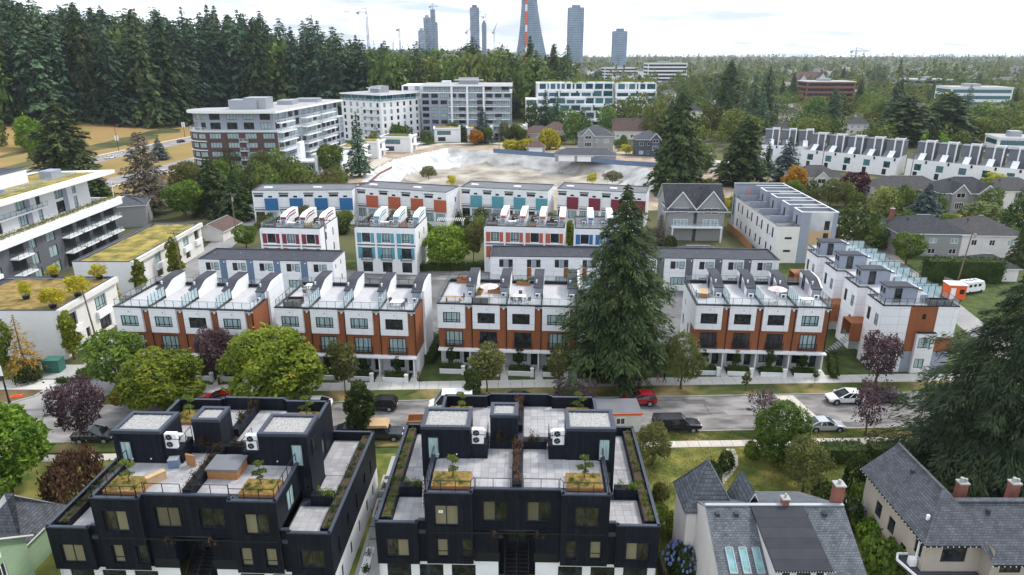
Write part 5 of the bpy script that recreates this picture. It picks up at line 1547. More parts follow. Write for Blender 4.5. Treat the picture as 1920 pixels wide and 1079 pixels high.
def green_house(name, x0, y0, x1, y1, rz, zt, label, roofm, variant):
 W, D = x1 - x0, y1 - y0
 B = Bld(name, (x0, y0), rz, label, 'building', 'white blocks with planted roofs')
 if variant == 'low':
  B.wall((0, 0), (W, 0), 0, zt, 'offwhite', [(2.2, 3.4, 2.4, 2.2, 'two', 'pane_dark')])
  side = [(1.3, 4.0, 2.9, 2.1, 'three', 'pane'), (1.6, .6, 2.2, 2.1, 'three', 'pane_dark'), (9.0, 4.0, 3.0, 2.2, 'box', 'pane_aqua'), (9.3, .5, 3.0, 2.4, 'three', 'pane_dark'), (5.6, 1.0, 1.0, 1.6, 'one', 'pane_dark')]
 else:
  B.wall((0, 0), (W, 0), 0, zt, 'offwhite')
  side = [(2.4, 3.4, 2.0, 2.3, 'two', 'pane_dark'), (8.5, 3.4, 2.4, 2.2, 'two', 'pane_aqua'), (8.6, .6, 2.2, 2.0, 'two', 'pane_dark'), (14.2, .6, 2.6, 5.0, 'tall', 'pane_dark'), (20.5, 3.4, 2.6, 2.2, 'two', 'pane_aqua'), (26, 3.4, 2.2, 2.2, 'two', 'pane'), (21, .6, 2.0, 2.0, 'two', 'pane_dark')]
  side = [q for q in side if q[0] + q[2] < D]
 B.wall((W, 0), (W, D), 0, zt, 'cream', side, .3)
 B.wall((W, D), (0, D), 0, zt, 'offwhite'); B.wall((0, D), (0, 0), 0, zt, 'offwhite')
 B.done()
 for q in side:
  if q[1] > 3 and q[2] < 3.5:
   b = MB(); b.box(W + .01, q[0] - .3, q[1] - 1.1, W + .5, q[0] + q[2] + .3, q[1] + .05); B.part('balcony', b, 'white_plain')
 b = MB(); b.box(W + .0, -.02, zt - .75, W + .55, D, zt + .06); B.part('eave', b, 'cream')
 b = MB(); b.box(.1, .1, zt - .6, W - .1, D - .1, zt - .28); B.part('roof', b, 'dark_roof')
 gb = MB(); nx, ny = 16, 30; rr = random.Random(2)
 m_ = 1.0 if variant != 'low' else .7
 xl = m_ if variant != 'low' else W * .35
 for i in range(nx + 1):
  for j in range(ny + 1):
   gb.v.append((xl + (W - .5 - xl) * i / nx, m_ * .8 + (D - 1.8 * m_) * j / ny, zt - .2 + rr.uniform(0, .14)))
 for i in range(nx):
  for j in range(ny):
   q = i * (ny + 1) + j; gb.f.append((q, q + ny + 1, q + ny + 2, q + 1)); gb.m.append(0)
 g_ = gb.build('green_roof', M[roofm], B.o); tag(g_, kind='stuff')
 b = MB(); parapet(b, -.04, -.04, W + .01, D + .04, zt, zt + .12, .28); B.part('coping', b, 'coping')
 return B
_r, _q = P(107.4, 582.5, 7.7), P(211, 521, 7.7)
G2 = green_house('green_roofed_house', -90, 91.3, -65.4, 106.6, 0.0, 7.7, 'white block with rusty planted roof holding small yellow trees, beside the lane', 'sedum', 'low')
b = MB(); b.box(6.3, .4, 7.7, 6.7, 15.0, 8.35); b.box(-8, .3, 7.7, 6.3, .7, 8.2)
G2.part('roof_wall', b, 'white_plain')
b = MB(); b.box(.2, .8, 7.5, 6.2, 14.9, 7.72); G2.part('terrace', b, 'deck')
G1 = green_house('green_roofed_house', -80.2, 119, -69.6, 148.6, 0.0, 6.5, 'long white block with golden grass roof beyond the rusty roofed block', 'sedum_gold', 'long')
def stepped_block():
 """five storeys: dark three storey base, white parapet with planting, set back top with a flying eave"""
 x0 = -92.0
 B = Bld('terraced_apartment_building', (x0, 98), 0.0, 'large terraced apartment building at the far left with planted terrace and flying roof', 'apartment building')
 L = 58.0
 wins = []
 for k in range(11):
  y = 2.0 + k * 5.1
  for f in range(3):
   z = .5 + f * 3.2
   if k % 3 == 1: continue
   wins.append((y, z, 2.0 if k % 2 else 2.6, 2.3, 'two', 'pane_aqua' if (k + f) % 2 else 'pane'))
 holes = []
 B.wall((0, 0), (0, L), 0, 9.4, 'dark_grey', wins, .2)
 B.wall((-16, 0), (0, 0), 0, 9.4, 'dark_grey'); B.wall((0, L), (-16, L), 0, 9.4, 'grey_wall')
 s = -4.6
 tw = []
 for k in range(9):
  y = 2.5 + k * 6.0
  for f in range(2):
   tw.append((y, 10.0 + f * 3.1, 3.6 if k % 2 == 0 else 1.4, 2.5, 'four' if k % 2 == 0 else 'low', 'pane_aqua' if (k + f) % 3 else 'pane_dark'))
 B.wall((s, 6), (s, L - 1.5), 9.4, 16.0, 'offwhite', [(q[0] - 0, *q[1:]) for q in tw if q[0] + q[2] < L - 8], .2)
 B.wall((-16, 6), (s, 6), 9.4, 16, 'offwhite'); B.wall((s, L - 1.5), (-16, L - 1.5), 9.4, 16, 'offwhite')
 B.done()
 for k in range(9):
  if k % 2 == 1:
   b = MB(); b.box(s - .01, 6 + 1.5 + k * 6.0 - 2.4, 9.5, s + .05, 6 + k * 6.0 + .6, 15.9)
   if 6 + k * 6.0 < L - 3: B.part('grey_bay', b, 'grey_wall')
 b = MB(); b.box(s, 12, 12.55, s + 1.3, 40, 12.8); B.part('balcony', b, 'white_plain')
 railing(B.o, [(s + 1.25, 12), (s + 1.25, 40)], 1.0, 12.8, 1.6)
 for k in range(11):
  y = 2.0 + k * 5.1
  if k % 3 == 1 or k >= 8:
   for f in range(1, 3):
    b = MB(); b.box(0.01, y - .6, 3.2 * f + .1, 1.7, y + 3.8, 3.2 * f + .35); B.part('balcony', b, 'white_plain')
    railing(B.o, [(.1, y - .55), (1.65, y - .55), (1.65, y + 3.75), (.1, y + 3.75)], 1.0, 3.2 * f + .35, 1.5)
   b = MB(); b.box(.005, y - .3, .3, .02, y + 3.5, 9.0); B.part('recess_shade', b, 'black_metal')  # flat black sheet on the wall: shade behind the balconies put in as colour
 b = MB(); b.box(-.35, 10, 9.2, 1.2, L + .8, 10.9); b.box(-16, L + .3, 9.2, -.35, L + .8, 10.6); B.part('parapet', b, 'white_plain')
 b = MB(); b.box(s + .02, 6.3, 9.2, -.36, L + .3, 9.6); B.part('terrace', b, 'deck')
 b = MB(); b.box(-.9, 10.2, 9.6, -.36, L, 10.8); pl = B.part('planter', b, 'dark_grey')
 def f1(rng, n):
  p = np.stack([rng.uniform(-.95, 1.05, n), rng.uniform(10.2, L + .5, n), 10.9 + np.abs(rng.normal(0, .28, n))], 1); return p
 spray('plants', pl, f1, 4200, .24, 'lf_horn', 41)
 def f2(rng, n):
  p = np.stack([rng.uniform(.2, 1.1, n), rng.uniform(10.2, L + .5, n), 10.95 + np.abs(rng.normal(0, .15, n))], 1); return p
 spray('flowers', pl, f2, 800, .16, 'lf_orange', 42)
 b = MB(); b.box(-14, -9, 0, 3.2, 9.9, 6.4, 0); B.part('lower_wing', b, 'dark_grey')
 b = MB(); b.box(1.9, -9.1, 6.4, 3.5, 10.1, 7.7); b.box(-14, -9.1, 6.4, 1.9, -8.6, 7.7); B.part('parapet', b, 'white_plain')
 def f3(rng, n):
  k = 26; c = np.stack([rng.uniform(-1.2, 1.6, k), rng.uniform(-8, 9.6, k)], 1); q = rng.integers(0, k, n)
  return np.stack([c[q, 0] + rng.normal(0, .5, n), c[q, 1] + rng.normal(0, .5, n), 7.2 + np.abs(rng.normal(0, .55, n))], 1)
 spray('plants', pl, f3, 4200, .25, 'lf_bright', 43)
 for (y, z) in ((-6, 3.3), (-1, 3.3), (4, 3.3), (-6, .4), (-1, .4), (4, .4)):
  window(B.o, (3.2, y), pi / 2, 0, z, 2.6, 2.2, 'two', 'pane_aqua', depth=-.05)
 b = MB(); b.box(3.22, -8.5, 2.75, 5.0, 9.5, 3.0); B.part('balcony', b, 'white_plain')
 railing(B.o, [(4.95, -8.4), (4.95, 9.4), (3.3, 9.4)], 1.0, 3.0, 1.5)
 b = MB(); b.prism([(-17, 4), (-1.6, 4), (-.2, L + 2.5), (-17, L - .5)], 16.0, 16.75); B.part('flying_roof', b, 'white_plain')
 b = MB(); b.prism([(-15, 5), (-3.0, 5), (-2.6, L - 1.5), (-15, L - 2)], 16.75, 16.86); g_ = B.part('green_roof', b, 'sedum_gold'); tag(g_, kind='stuff')
 b = MB(); b.tube((-.9, L + 1.4, 9.5), (-.9, L + 1.4, 16.0), .09, .09, 8); B.part('column', b, 'white_plain')
 b = MB(); b.box(-16.5, 24, 16.86, -9.0, 44, 19.6); h = B.part('roof_house', b, 'white_plain')
 b = MB(); parapet(b, -16.6, 23.9, -8.9, 44.1, 19.6, 19.8, .3); b.build('coping', M['dark_grey'], h)
 b = MB(); b.box(-16.2, 24.3, 19.5, -9.3, 43.7, 19.63); b.build('roof', M['dark_roof'], h)
 railing(B.o, [(-4.6, 22), (-4.6, 53), (-15, 53)], 1.0, 16.86, 1.6, rail='grey_metal')
 b = MB(); b.box(-8.6, 47, 16.86, -6, 50.5, 18.6); B.part('plant_screen', b, 'grey_wall')
 b = MB()
 for k in range(6): b.box(-8.5 + (k % 2) * .9, 24 + k * 1.7, 16.86, -7.8 + (k % 2) * .9, 25.2 + k * 1.7, 17.3)
 B.part('deck_seats', b, 'blue')
 return B
STEP = stepped_block()
for i, (y, dx) in enumerate([(27, -2.6), (30, -2.4), (41, -2.7), (43.5, -2.5), (17, -2.5), (51, -2.4)]):
 b = MB(); b.box(-.3, -.9, .25, .3, .9, .4); b.box(-.3, .5, .4, .3, .9, .75)
 for (a, c) in ((-.25, -.8), (.25, -.8), (-.25, .8), (.25, .8)): b.box(a - .03, c - .03, 0, a + .03, c + .03, .26)
 tag(b.build('sun_lounger', M['white_plain'], None, (-92 + dx, 98 + y, 9.6)), 'white lounger on the planted terrace of the large terraced apartment building', 'lounger', 'white loungers on the left terrace')
def facade(B, p0, p1, z0, floors, fh, m, bay=3.6, wfrac=.62, hfrac=.62, style='two', pane='pane', skip=None, fm='frame', sill=.28, d=.14):
 L = hypot(p1[0] - p0[0], p1[1] - p0[1]); n = max(1, int(L / bay)); u = L / n
 w = []
 for f in range(floors):
  for i in range(n):
   if skip and skip(i, f): continue
   w.append((i * u + u * (1 - wfrac) / 2, z0 + f * fh + fh * sill, u * wfrac, fh * hfrac, style, pane, fm))
 B.wall(p0, p1, z0, z0 + floors * fh, m, w, d)
def offset_poly(pts, d):
 n = len(pts); out = []
 for i in range(n):
  a, p, c = pts[i - 1], pts[i], pts[(i + 1) % n]
  e1 = (p[0] - a[0], p[1] - a[1]); e2 = (c[0] - p[0], c[1] - p[1])
  l1, l2 = hypot(*e1), hypot(*e2)
  n1 = (e1[1] / l1, -e1[0] / l1); n2 = (e2[1] / l2, -e2[0] / l2)
  k = 1 + n1[0] * n2[0] + n1[1] * n2[1]
  k = max(k, .35)
  out.append((p[0] + d * (n1[0] + n2[0]) / k, p[1] + d * (n1[1] + n2[1]) / k))
 return out
def brick_prow():
 B = Bld('brick_apartment_building', (-82, 243), 0.0, 'dark brick apartment building with a rounded end and white balconies, left of the pit', 'apartment building')
 arc = [(-25 + 8.5 * cos(t), 8.5 + 8.5 * sin(t)) for t in np.linspace(-pi / 2, -pi * 1.5, 9)]
 base = [(0, 0)] + [(9, 60), (-14, 64), (-16, 24)] + arc[::-1]       # counter-clockwise
 fh = 3.15
 for i in range(len(base)):
  p, q = base[i], base[(i + 1) % len(base)]
  if i == 0: continue
  L = hypot(q[0] - p[0], q[1] - p[1])
  if L > 12 and i >= 10 or (p[1] < .5 and q[1] < .5):
   facade(B, p, q, 0, 5, fh, 'brick_dark', 6.0, .66, .62, 'four', 'pane_aqua')
  elif L < 6:
   facade(B, p, q, 0, 5, fh, 'brick_dark', 4.2, .8, .55, 'two', 'pane_aqua')
  else:
   facade(B, p, q, 0, 5, fh, 'grey_wall', 5.0, .5, .6, 'two', 'pane')
 facade(B, base[0], base[1], 0, 5, fh, 'grey_wall', 4.4, .7, .68, 'three', 'pane')
 zb = 5 * fh
 up = offset_poly(base, -1.6)
 for i in range(len(up)):
  p, q = up[i], up[(i + 1) % len(up)]
  L = hypot(q[0] - p[0], q[1] - p[1])
  facade(B, p, q, zb, 2, 3.2, 'grey_wall', 5.0 if L > 6 else 3.4, .62, .72, 'three' if L > 6 else 'two', 'pane')
 B.done()
 b = MB(); b.prism(base, zb - .02, zb + .3); b.prism(offset_poly(base, .12), zb + .3, zb + .5); B.part('cornice', b, 'coping_white')
 zr = zb + 6.4
 b = MB(); b.prism(offset_poly(base, .2), zr, zr + .75, 0, 1); B.part('roof', b, ['white_plain', 'pale_roof'])
 for (x0, y0, x1, y1, h) in ((-19, 8, -9, 15, 3.2), (-14, 9, -6, 17, 3.9), (-9, 30, -3, 38, 1.6), (-6, 44, 3, 50, 1.4)):
  b = MB(); b.box(x0, y0, zr + .75, x1, y1, zr + .75 + h); B.part('roof_plant', b, 'grey_metal')
 d = (9 / 60.67, 60 / 60.67); nn = (60 / 60.67, -9 / 60.67)
 for f in range(1, 7):
  z = f * fh if f < 6 else zb + 3.2
  for (a, c, w) in ((.3, 16 - f * .7, 2.6 if f < 4 else 1.6), (20, 33, 2.0), (36, 50, 1.6)):
   if f == 5 or (f + int(a)) % 7 == 6: pass
   P4 = [(d[0] * a, d[1] * a), (d[0] * a + nn[0] * w, d[1] * a + nn[1] * w), (d[0] * c + nn[0] * w, d[1] * c + nn[1] * w), (d[0] * c, d[1] * c)]
   b = MB(); b.prism([P4[0], P4[1], P4[2], P4[3]], z - .3, z + .05); B.part('balcony', b, 'white_plain')
   railing(B.o, [P4[0], P4[1], P4[2], P4[3]], 1.0, z + .05, 2.4, rail='frame_white', th=.09)
 for f in range(1, 5):
  z = f * fh
  b = MB(); b.box(-13.6, -.7, z - .2, -10.4, .01, z); B.part('balcony', b, 'white_plain')
  railing(B.o, [(-13.5, -.05), (-13.5, -.65), (-10.5, -.65), (-10.5, -.05)], 1.0, z, 1.6, rail='frame_white', th=.08)
  b = MB()
  for p, q in zip(arc[:-1], arc[1:]): b.bar((p[0], p[1], z + .05), (q[0], q[1], z + .05), .5, .28)
  B.part('band', b, 'white_plain')
 railing(B.o, [(p[0] * 1.0, p[1]) for p in arc], 1.05, zb + .5, 2.2, rail='frame_white', th=.09)
 b = MB(); b.box(7, -2.2, 0, 8.2, 3, 12.5); B.part('fin_wall', b, 'white_plain')
 b = MB(); b.box(1.2, -6, 0, 14, -.1, 6.2); h = B.part('podium', b, 'grey_wall')
 for k in range(3):
  window(h, (2.0 + k * 4, -6), 0, 0, 3.4, 3.2, 2.0, 'three', 'pane_teal', depth=-.05); window(h, (2.0 + k * 4, -6), 0, 0, .5, 2.2, 2.0, 'two', 'pane', depth=-.05)
 b = MB(); b.box(1.0, -6.4, 6.2, 14.4, -.1, 6.7); b.build('roof_edge', M['white_plain'], h)
 railing(B.o, [(1.2, -6.2), (14.2, -6.2), (14.2, -.3)], 1.0, 6.7, 2.2, rail='frame_white', th=.09)
 b = MB(); b.box(14.0, -6.6, 0, 15.0, -.5, 8.2); B.part('fin_wall', b, 'white_plain')
brick_prow()
def apartment(name, p, rz, W, D, floors, fh, wallf, walls, label, top='white_plain', topm='pane_teal', setback=1.2, style='two', pane='pane', bay=3.8, wfrac=.5, balc=0, z=0.0, mech=True):
 B = Bld(name, p, rz, label, 'apartment building', z=z)
 n = floors - 1
 facade(B, (0, 0), (W, 0), 0, n, fh, wallf, bay, wfrac, .62, style, pane)
 facade(B, (W, 0), (W, D), 0, n, fh, walls, bay, wfrac, .62, style, pane)
 facade(B, (0, D), (0, 0), 0, n, fh, walls, bay, wfrac, .62, style, pane)
 B.wall((W, D), (0, D), 0, n * fh, walls)
 s, zt = setback, n * fh
 facade(B, (s, s), (W - s, s), zt, 1, fh, 'teal' if topm == 'pane_teal' else wallf, 4.2, .86, .74, 'four', topm)
 facade(B, (W - s, s), (W - s, D - s), zt, 1, fh, 'teal' if topm == 'pane_teal' else wallf, 4.2, .86, .74, 'four', topm)
 facade(B, (s, D - s), (s, s), zt, 1, fh, 'teal' if topm == 'pane_teal' else wallf, 4.2, .86, .74, 'four', topm)
 B.wall((W - s, D - s), (s, D - s), zt, zt + fh, wallf)
 B.done()
 b = MB(); b.box(-.15, -.15, zt, W + .15, D + .15, zt + .35); B.part('terrace_slab', b, 'white_plain')
 b = MB(); b.box(-.3, -.3, zt + fh, W + .3, D + .3, zt + fh + .6, 0, 1); B.part('roof', b, ['white_plain', 'pale_roof'])
 if mech:
  b = MB(); b.box(W * .4, D * .35, zt + fh + .6, W * .62, D * .6, zt + fh + 3.6); B.part('roof_plant', b, 'grey_metal')
  b = MB(); b.box(W * .2, D * .5, zt + fh + .6, W * .3, D * .7, zt + fh + 2.0); b.box(W * .35, D * .3, zt + fh + 2.6, W * .68, D * .34, zt + fh + 2.9); B.part('roof_duct', b, 'coping_white')
 railing(B.o, [(0, D), (0, 0), (W, 0), (W, D)], 1.0, zt + .35, 2.8, rail='frame_white', th=.08)
 for (a, c) in ([(W * .55, W * .9)] if balc == 1 else [(W * .30, W * .62), (W * .70, W * .98)] if balc == 2 else []):
  for f in range(1, n):
   b = MB(); b.box(a, -1.7, f * fh - .28, c, .0, f * fh); B.part('balcony', b, 'white_plain')
   railing(B.o, [(a, -.1), (a, -1.65), (c, -1.65), (c, -.1)], 1.0, f * fh, 2.4, rail='frame_white', th=.09)
 return B
apartment('white_apartment_building', (-85, 351), -.588, 27, 28, 7, 3.2, 'white_plain', 'white_plain', 'white mid rise apartment building with teal glass top storey, behind the brick one', bay=4.2, wfrac=.34, balc=1, style='low')
H3 = apartment('grey_apartment_building', (-46, 357), 0.0, 46, 30, 8, 3.2, 'grey_wall', 'grey_wall', 'long grey apartment building with white balcony bands behind the pit', topm='pane', bay=4.6, wfrac=.72, balc=2, style='three')
b = MB(); b.box(-12, 16, 0, -.02, 40, 25.3); H3.part('side_wing', b, 'white_plain')
for f in range(1, 8):
 for k in range(2): window(H3.o, (-11 + k * 6, 16), 0, 0, f * 3.2 + .6, 2.4, 1.9, 'two', 'pane', depth=-.06)
for k in (.33, .5, .68):
 b = MB(); b.box(46 * k, -1.75, 6, 46 * k + .9, -.01, 25.4); H3.part('fin_wall', b, 'white_plain')
def terraced_white(name, p, W, floors, fh, label, seed, D=24):
 B = Bld(name, p, 0.02, label, 'apartment building')
 rr = random.Random(seed)
 for f in range(floors):
  s = max(0, (f - 1)) * 1.8
  facade(B, (0, s), (W, s), f * fh, 1, fh, 'white_plain', 5.2 if f % 2 else 6.4, .82, .74, 'three', 'pane_teal')
  B.wall((W, s), (W, D), f * fh, (f + 1) * fh, 'white_plain'); B.wall((0, D), (0, s), f * fh, (f + 1) * fh, 'white_plain')
  x = 0
  while x < W - 4:
   w = rr.uniform(7, 15); x1 = min(W, x + w)
   if f > 0 and rr.random() < .8:
    b = MB(); b.box(x, s - 2.0, f * fh - .9, x1 - 1.2, s - .02, f * fh + .25); B.part('balcony', b, 'white_plain')
   x += w
 B.done()
 zt = floors * fh
 for k in range(int(W / 6.5)):
  b = MB(); b.box(k * 6.5 + .4, (floors - 2) * 1.8 - .5, (floors - 2) * fh, k * 6.5 + 1.4, floors * 1.8 - .02, zt + .4); B.part('fin_wall', b, 'white_plain')
 b = MB(); b.box(-.2, (floors - 1) * 1.8 - .2, zt, W + .2, D, zt + .5); B.part('roof', b, 'white_plain')
 def f1(rng, n):
  k = 40; c = np.stack([rng.uniform(1, W - 1, k), rng.uniform((floors - 1) * 1.8 + .4, 14, k)], 1); q = rng.integers(0, k, n)
  return np.stack([c[q, 0] + rng.normal(0, .9, n), c[q, 1] + rng.normal(0, .8, n), zt + .6 + np.abs(rng.normal(0, .8, n))], 1)
 pl = B.part('planter', MB().box(1, (floors - 1) * 1.8 + .3, zt + .5, W - 1, (floors - 1) * 1.8 + 2.5, zt + 1.1), 'white_plain')
 spray('plants', pl, f1, 2200, .7, 'lf_horn', seed)
terraced_white('terraced_white_apartments', (15, 412), 45, 6, 4.0, 'stepped white apartment building with planted roof behind the dark spruces', 4)
terraced_white('terraced_white_apartments', (61, 410), 24, 6, 4.0, 'narrower stepped white apartment building right of the tall spruce', 5)
b = MB(); b.box(8, 409, 0, 14.8, 425, 16); o = tag(b.build('terraced_white_apartments', M['white_plain']), 'low white wing of three floors at the left end of the stepped apartments', 'apartment building')
for f in range(4): window(o, (8.4, 409), 0, 0, f * 4 + .8, 5.6, 2.6, 'four', 'pane_teal', depth=-.06)
def lane_house(p, rz, W, D, label, h=6.4, gold=True):
 B = Bld('lane_house', p, rz, label, 'house', 'white houses along the pit lane')
 B.wall((0, 0), (W, 0), 0, h, 'white_plain', [(W * .12, 3.6, W * .55, 2.0, 'four', 'pane_teal'), (W * .15, .6, W * .3, 2.0, 'two', 'pane_dark')])
 B.wall((W, 0), (W, D), 0, h, 'white_plain', [(D * .15, 3.6, D * .45, 2.0, 'three', 'pane_teal'), (D * .55, .4, 1.2, 2.2, 'door', 'pane_dark')])
 B.wall((W, D), (0, D), 0, h, 'white_plain'); B.wall((0, D), (0, 0), 0, h, 'white_plain')
 B.done()
 b = MB(); b.box(-.5, -.5, h, W + .5, D + .3, h + .5); B.part('roof', b, 'white_plain')
 b = MB(); b.box(.6, .4, h + .5, W - .8, D - .6, h + .62); B.part('green_roof', b, 'sedum_gold' if gold else 'turf')
 b = MB(); b.box(W + .0, -.8, 0, W + .8, 1.2, h + 1.6); B.part('fin_wall', b, 'white_plain')
 b = MB(); b.box(W + .1, D * .5, 2.6, W + 1.8, D * .95, 2.9); B.part('canopy', b, 'white_plain')
for (x, y, w, d, lab, gd) in [(-73, 252, 9, 11, 'white lane house with golden roof nearest the brick building', True),
        (-69, 272, 9, 10, 'white lane house with golden roof behind the tall narrow cedar', True),
        (-65, 289, 9, 10, 'white lane house with golden roof, third along the pit lane', True),
        (-58, 307, 13, 11, 'larger white lane house with shrubs on its roof before the teal topped apartments', False),
        (-38, 340, 12, 10, 'white lane house with golden roof left of the tall dark spruce', True),
        (-22, 343, 12, 10, 'white lane house with golden roof right of the tall dark spruce', True),
        (-4, 350, 11, 9, 'grey topped lane house at the right end of the apartments', False)]:
 lane_house((x, y), .10 if x > -40 else -.15, w, d, lab, gold=gd)
def mat_shingle(name, col, var, swap=False, w=.30, h=.17):
 if name in MATS: return MATS[name]
 m = mat_panel(name, col, w, h, rough=0.9, joint=0.55, var=var, axis='shingle', gap=0.022)
 n, l = m.node_tree.nodes, m.node_tree.links
 br = next(x for x in n if x.type == 'TEX_BRICK')
 if swap:
  cb = next(x for x in n if x.type == 'COMBXYZ'); sp = next(x for x in n if x.type == 'SEPXYZ')
  l.new(sp.outputs['Y'], cb.inputs[0]); l.new(sp.outputs['X'], cb.inputs[1])
 return m
M['sh_blue'] = mat_shingle('shingle_blue_grey', (0.118, 0.130, 0.148), .26)
M['sh_blue_y'] = mat_shingle('shingle_blue_grey_across', (0.118, 0.130, 0.148), .26, True)
M['sh_dark'] = mat_shingle('shingle_dark', (0.060, 0.062, 0.070), .2)
M['sh_dark_y'] = mat_shingle('shingle_dark_across', (0.060, 0.062, 0.070), .2, True)
M['sh_slate'] = mat_shingle('shingle_slate', (0.088, 0.094, 0.110), .25)
M['sh_slate_y'] = mat_shingle('shingle_slate_across', (0.088, 0.094, 0.110), .25, True)
M['sh_brown'] = mat_shingle('shingle_brown', (0.13, 0.085, 0.075), .2)
M['sh_brown_y'] = mat_shingle('shingle_brown_across', (0.13, 0.085, 0.075), .2, True)
M['sh_roof'] = mat_shingle('shingle_charcoal', (0.085, 0.083, 0.086), .2)
M['sh_roof_y'] = mat_shingle('shingle_charcoal_across', (0.085, 0.083, 0.086), .2, True)
M['sh_grey'] = mat_shingle('shingle_weathered_grey', (0.125, 0.118, 0.118), .2)
M['sh_grey_y'] = mat_shingle('shingle_weathered_grey_across', (0.125, 0.118, 0.118), .2, True)
M['felt'] = mat_panel('roofing_felt', (0.045, 0.047, 0.055), 30, .95, rough=0.9, joint=0.7, var=.10, axis='xy', gap=.02)
M['beige'] = mat('beige_stucco', (0.40, 0.35, 0.30), rough=0.9, var=.06, scale=.8, bump=.1, bscale=25)
M['stucco_white'] = mat('white_stucco', (0.70, 0.66, 0.64), rough=0.9, var=.07, scale=.6, bump=.12, bscale=25)
M['siding_green'] = mat_panel('green_siding', (0.30, 0.42, 0.27), 40, .16, rough=0.7, joint=.7, var=.04)
M['siding_grey'] = mat_panel('grey_siding', (0.30, 0.30, 0.30), 40, .18, rough=0.7, joint=.75, var=.04)
M['siding_navy'] = mat_panel('navy_siding', (0.07, 0.085, 0.12), 40, .18, rough=0.7, joint=.75, var=.04)
def roof_planes(b, kind, x0, y0, x1, y1, z0, z1, t=.16, inset=None):
 """gable/hip roof with thickness. kinds: gx gy hx hy"""
 xm, ym = (x0 + x1) / 2, (y0 + y1) / 2
 hip = kind[0] == 'h'
 if kind[1] == 'x':
  i = (inset if inset is not None else (y1 - y0) / 2) if hip else 0
  r0, r1 = (x0 + i, ym, z1), (x1 - i, ym, z1)
  F = [[(x0, y0, z0), (x1, y0, z0), r1, r0], [(x1, y1, z0), (x0, y1, z0), r0, r1]]
  G = [[(x1, y0, z0), (x1, y1, z0), r1], [(x0, y1, z0), (x0, y0, z0), r0]]
  mf, mg = 0, 1
 else:
  i = (inset if inset is not None else (x1 - x0) / 2) if hip else 0
  r0, r1 = (xm, y0 + i, z1), (xm, y1 - i, z1)
  F = [[(x1, y0, z0), (x1, y1, z0), r1, r0], [(x0, y1, z0), (x0, y0, z0), r0, r1]]
  G = [[(x0, y0, z0), (x1, y0, z0), r0], [(x1, y1, z0), (x0, y1, z0), r1]]
  mf, mg = 1, 0
 for f in F: b.poly(f, mf)
 if hip:
  for g_ in G: b.poly(g_, mg)
 for f in F + (G if hip else []):                       # underside and edge
  b.poly([(p[0], p[1], p[2] - t) for p in reversed(f)], 2)
 E = [(x0, y0), (x1, y0), (x1, y1), (x0, y1)]
 if hip:
  for a, c in zip(E, E[1:] + E[:1]): b.poly([(*a, z0 - t), (*c, z0 - t), (*c, z0), (*a, z0)], 2)
 else:
  for f in F:
   n = len(f)
   for k in range(n):
    a, c = f[k], f[(k + 1) % n]
    b.poly([(a[0], a[1], a[2] - t), (c[0], c[1], c[2] - t), c, a], 2)
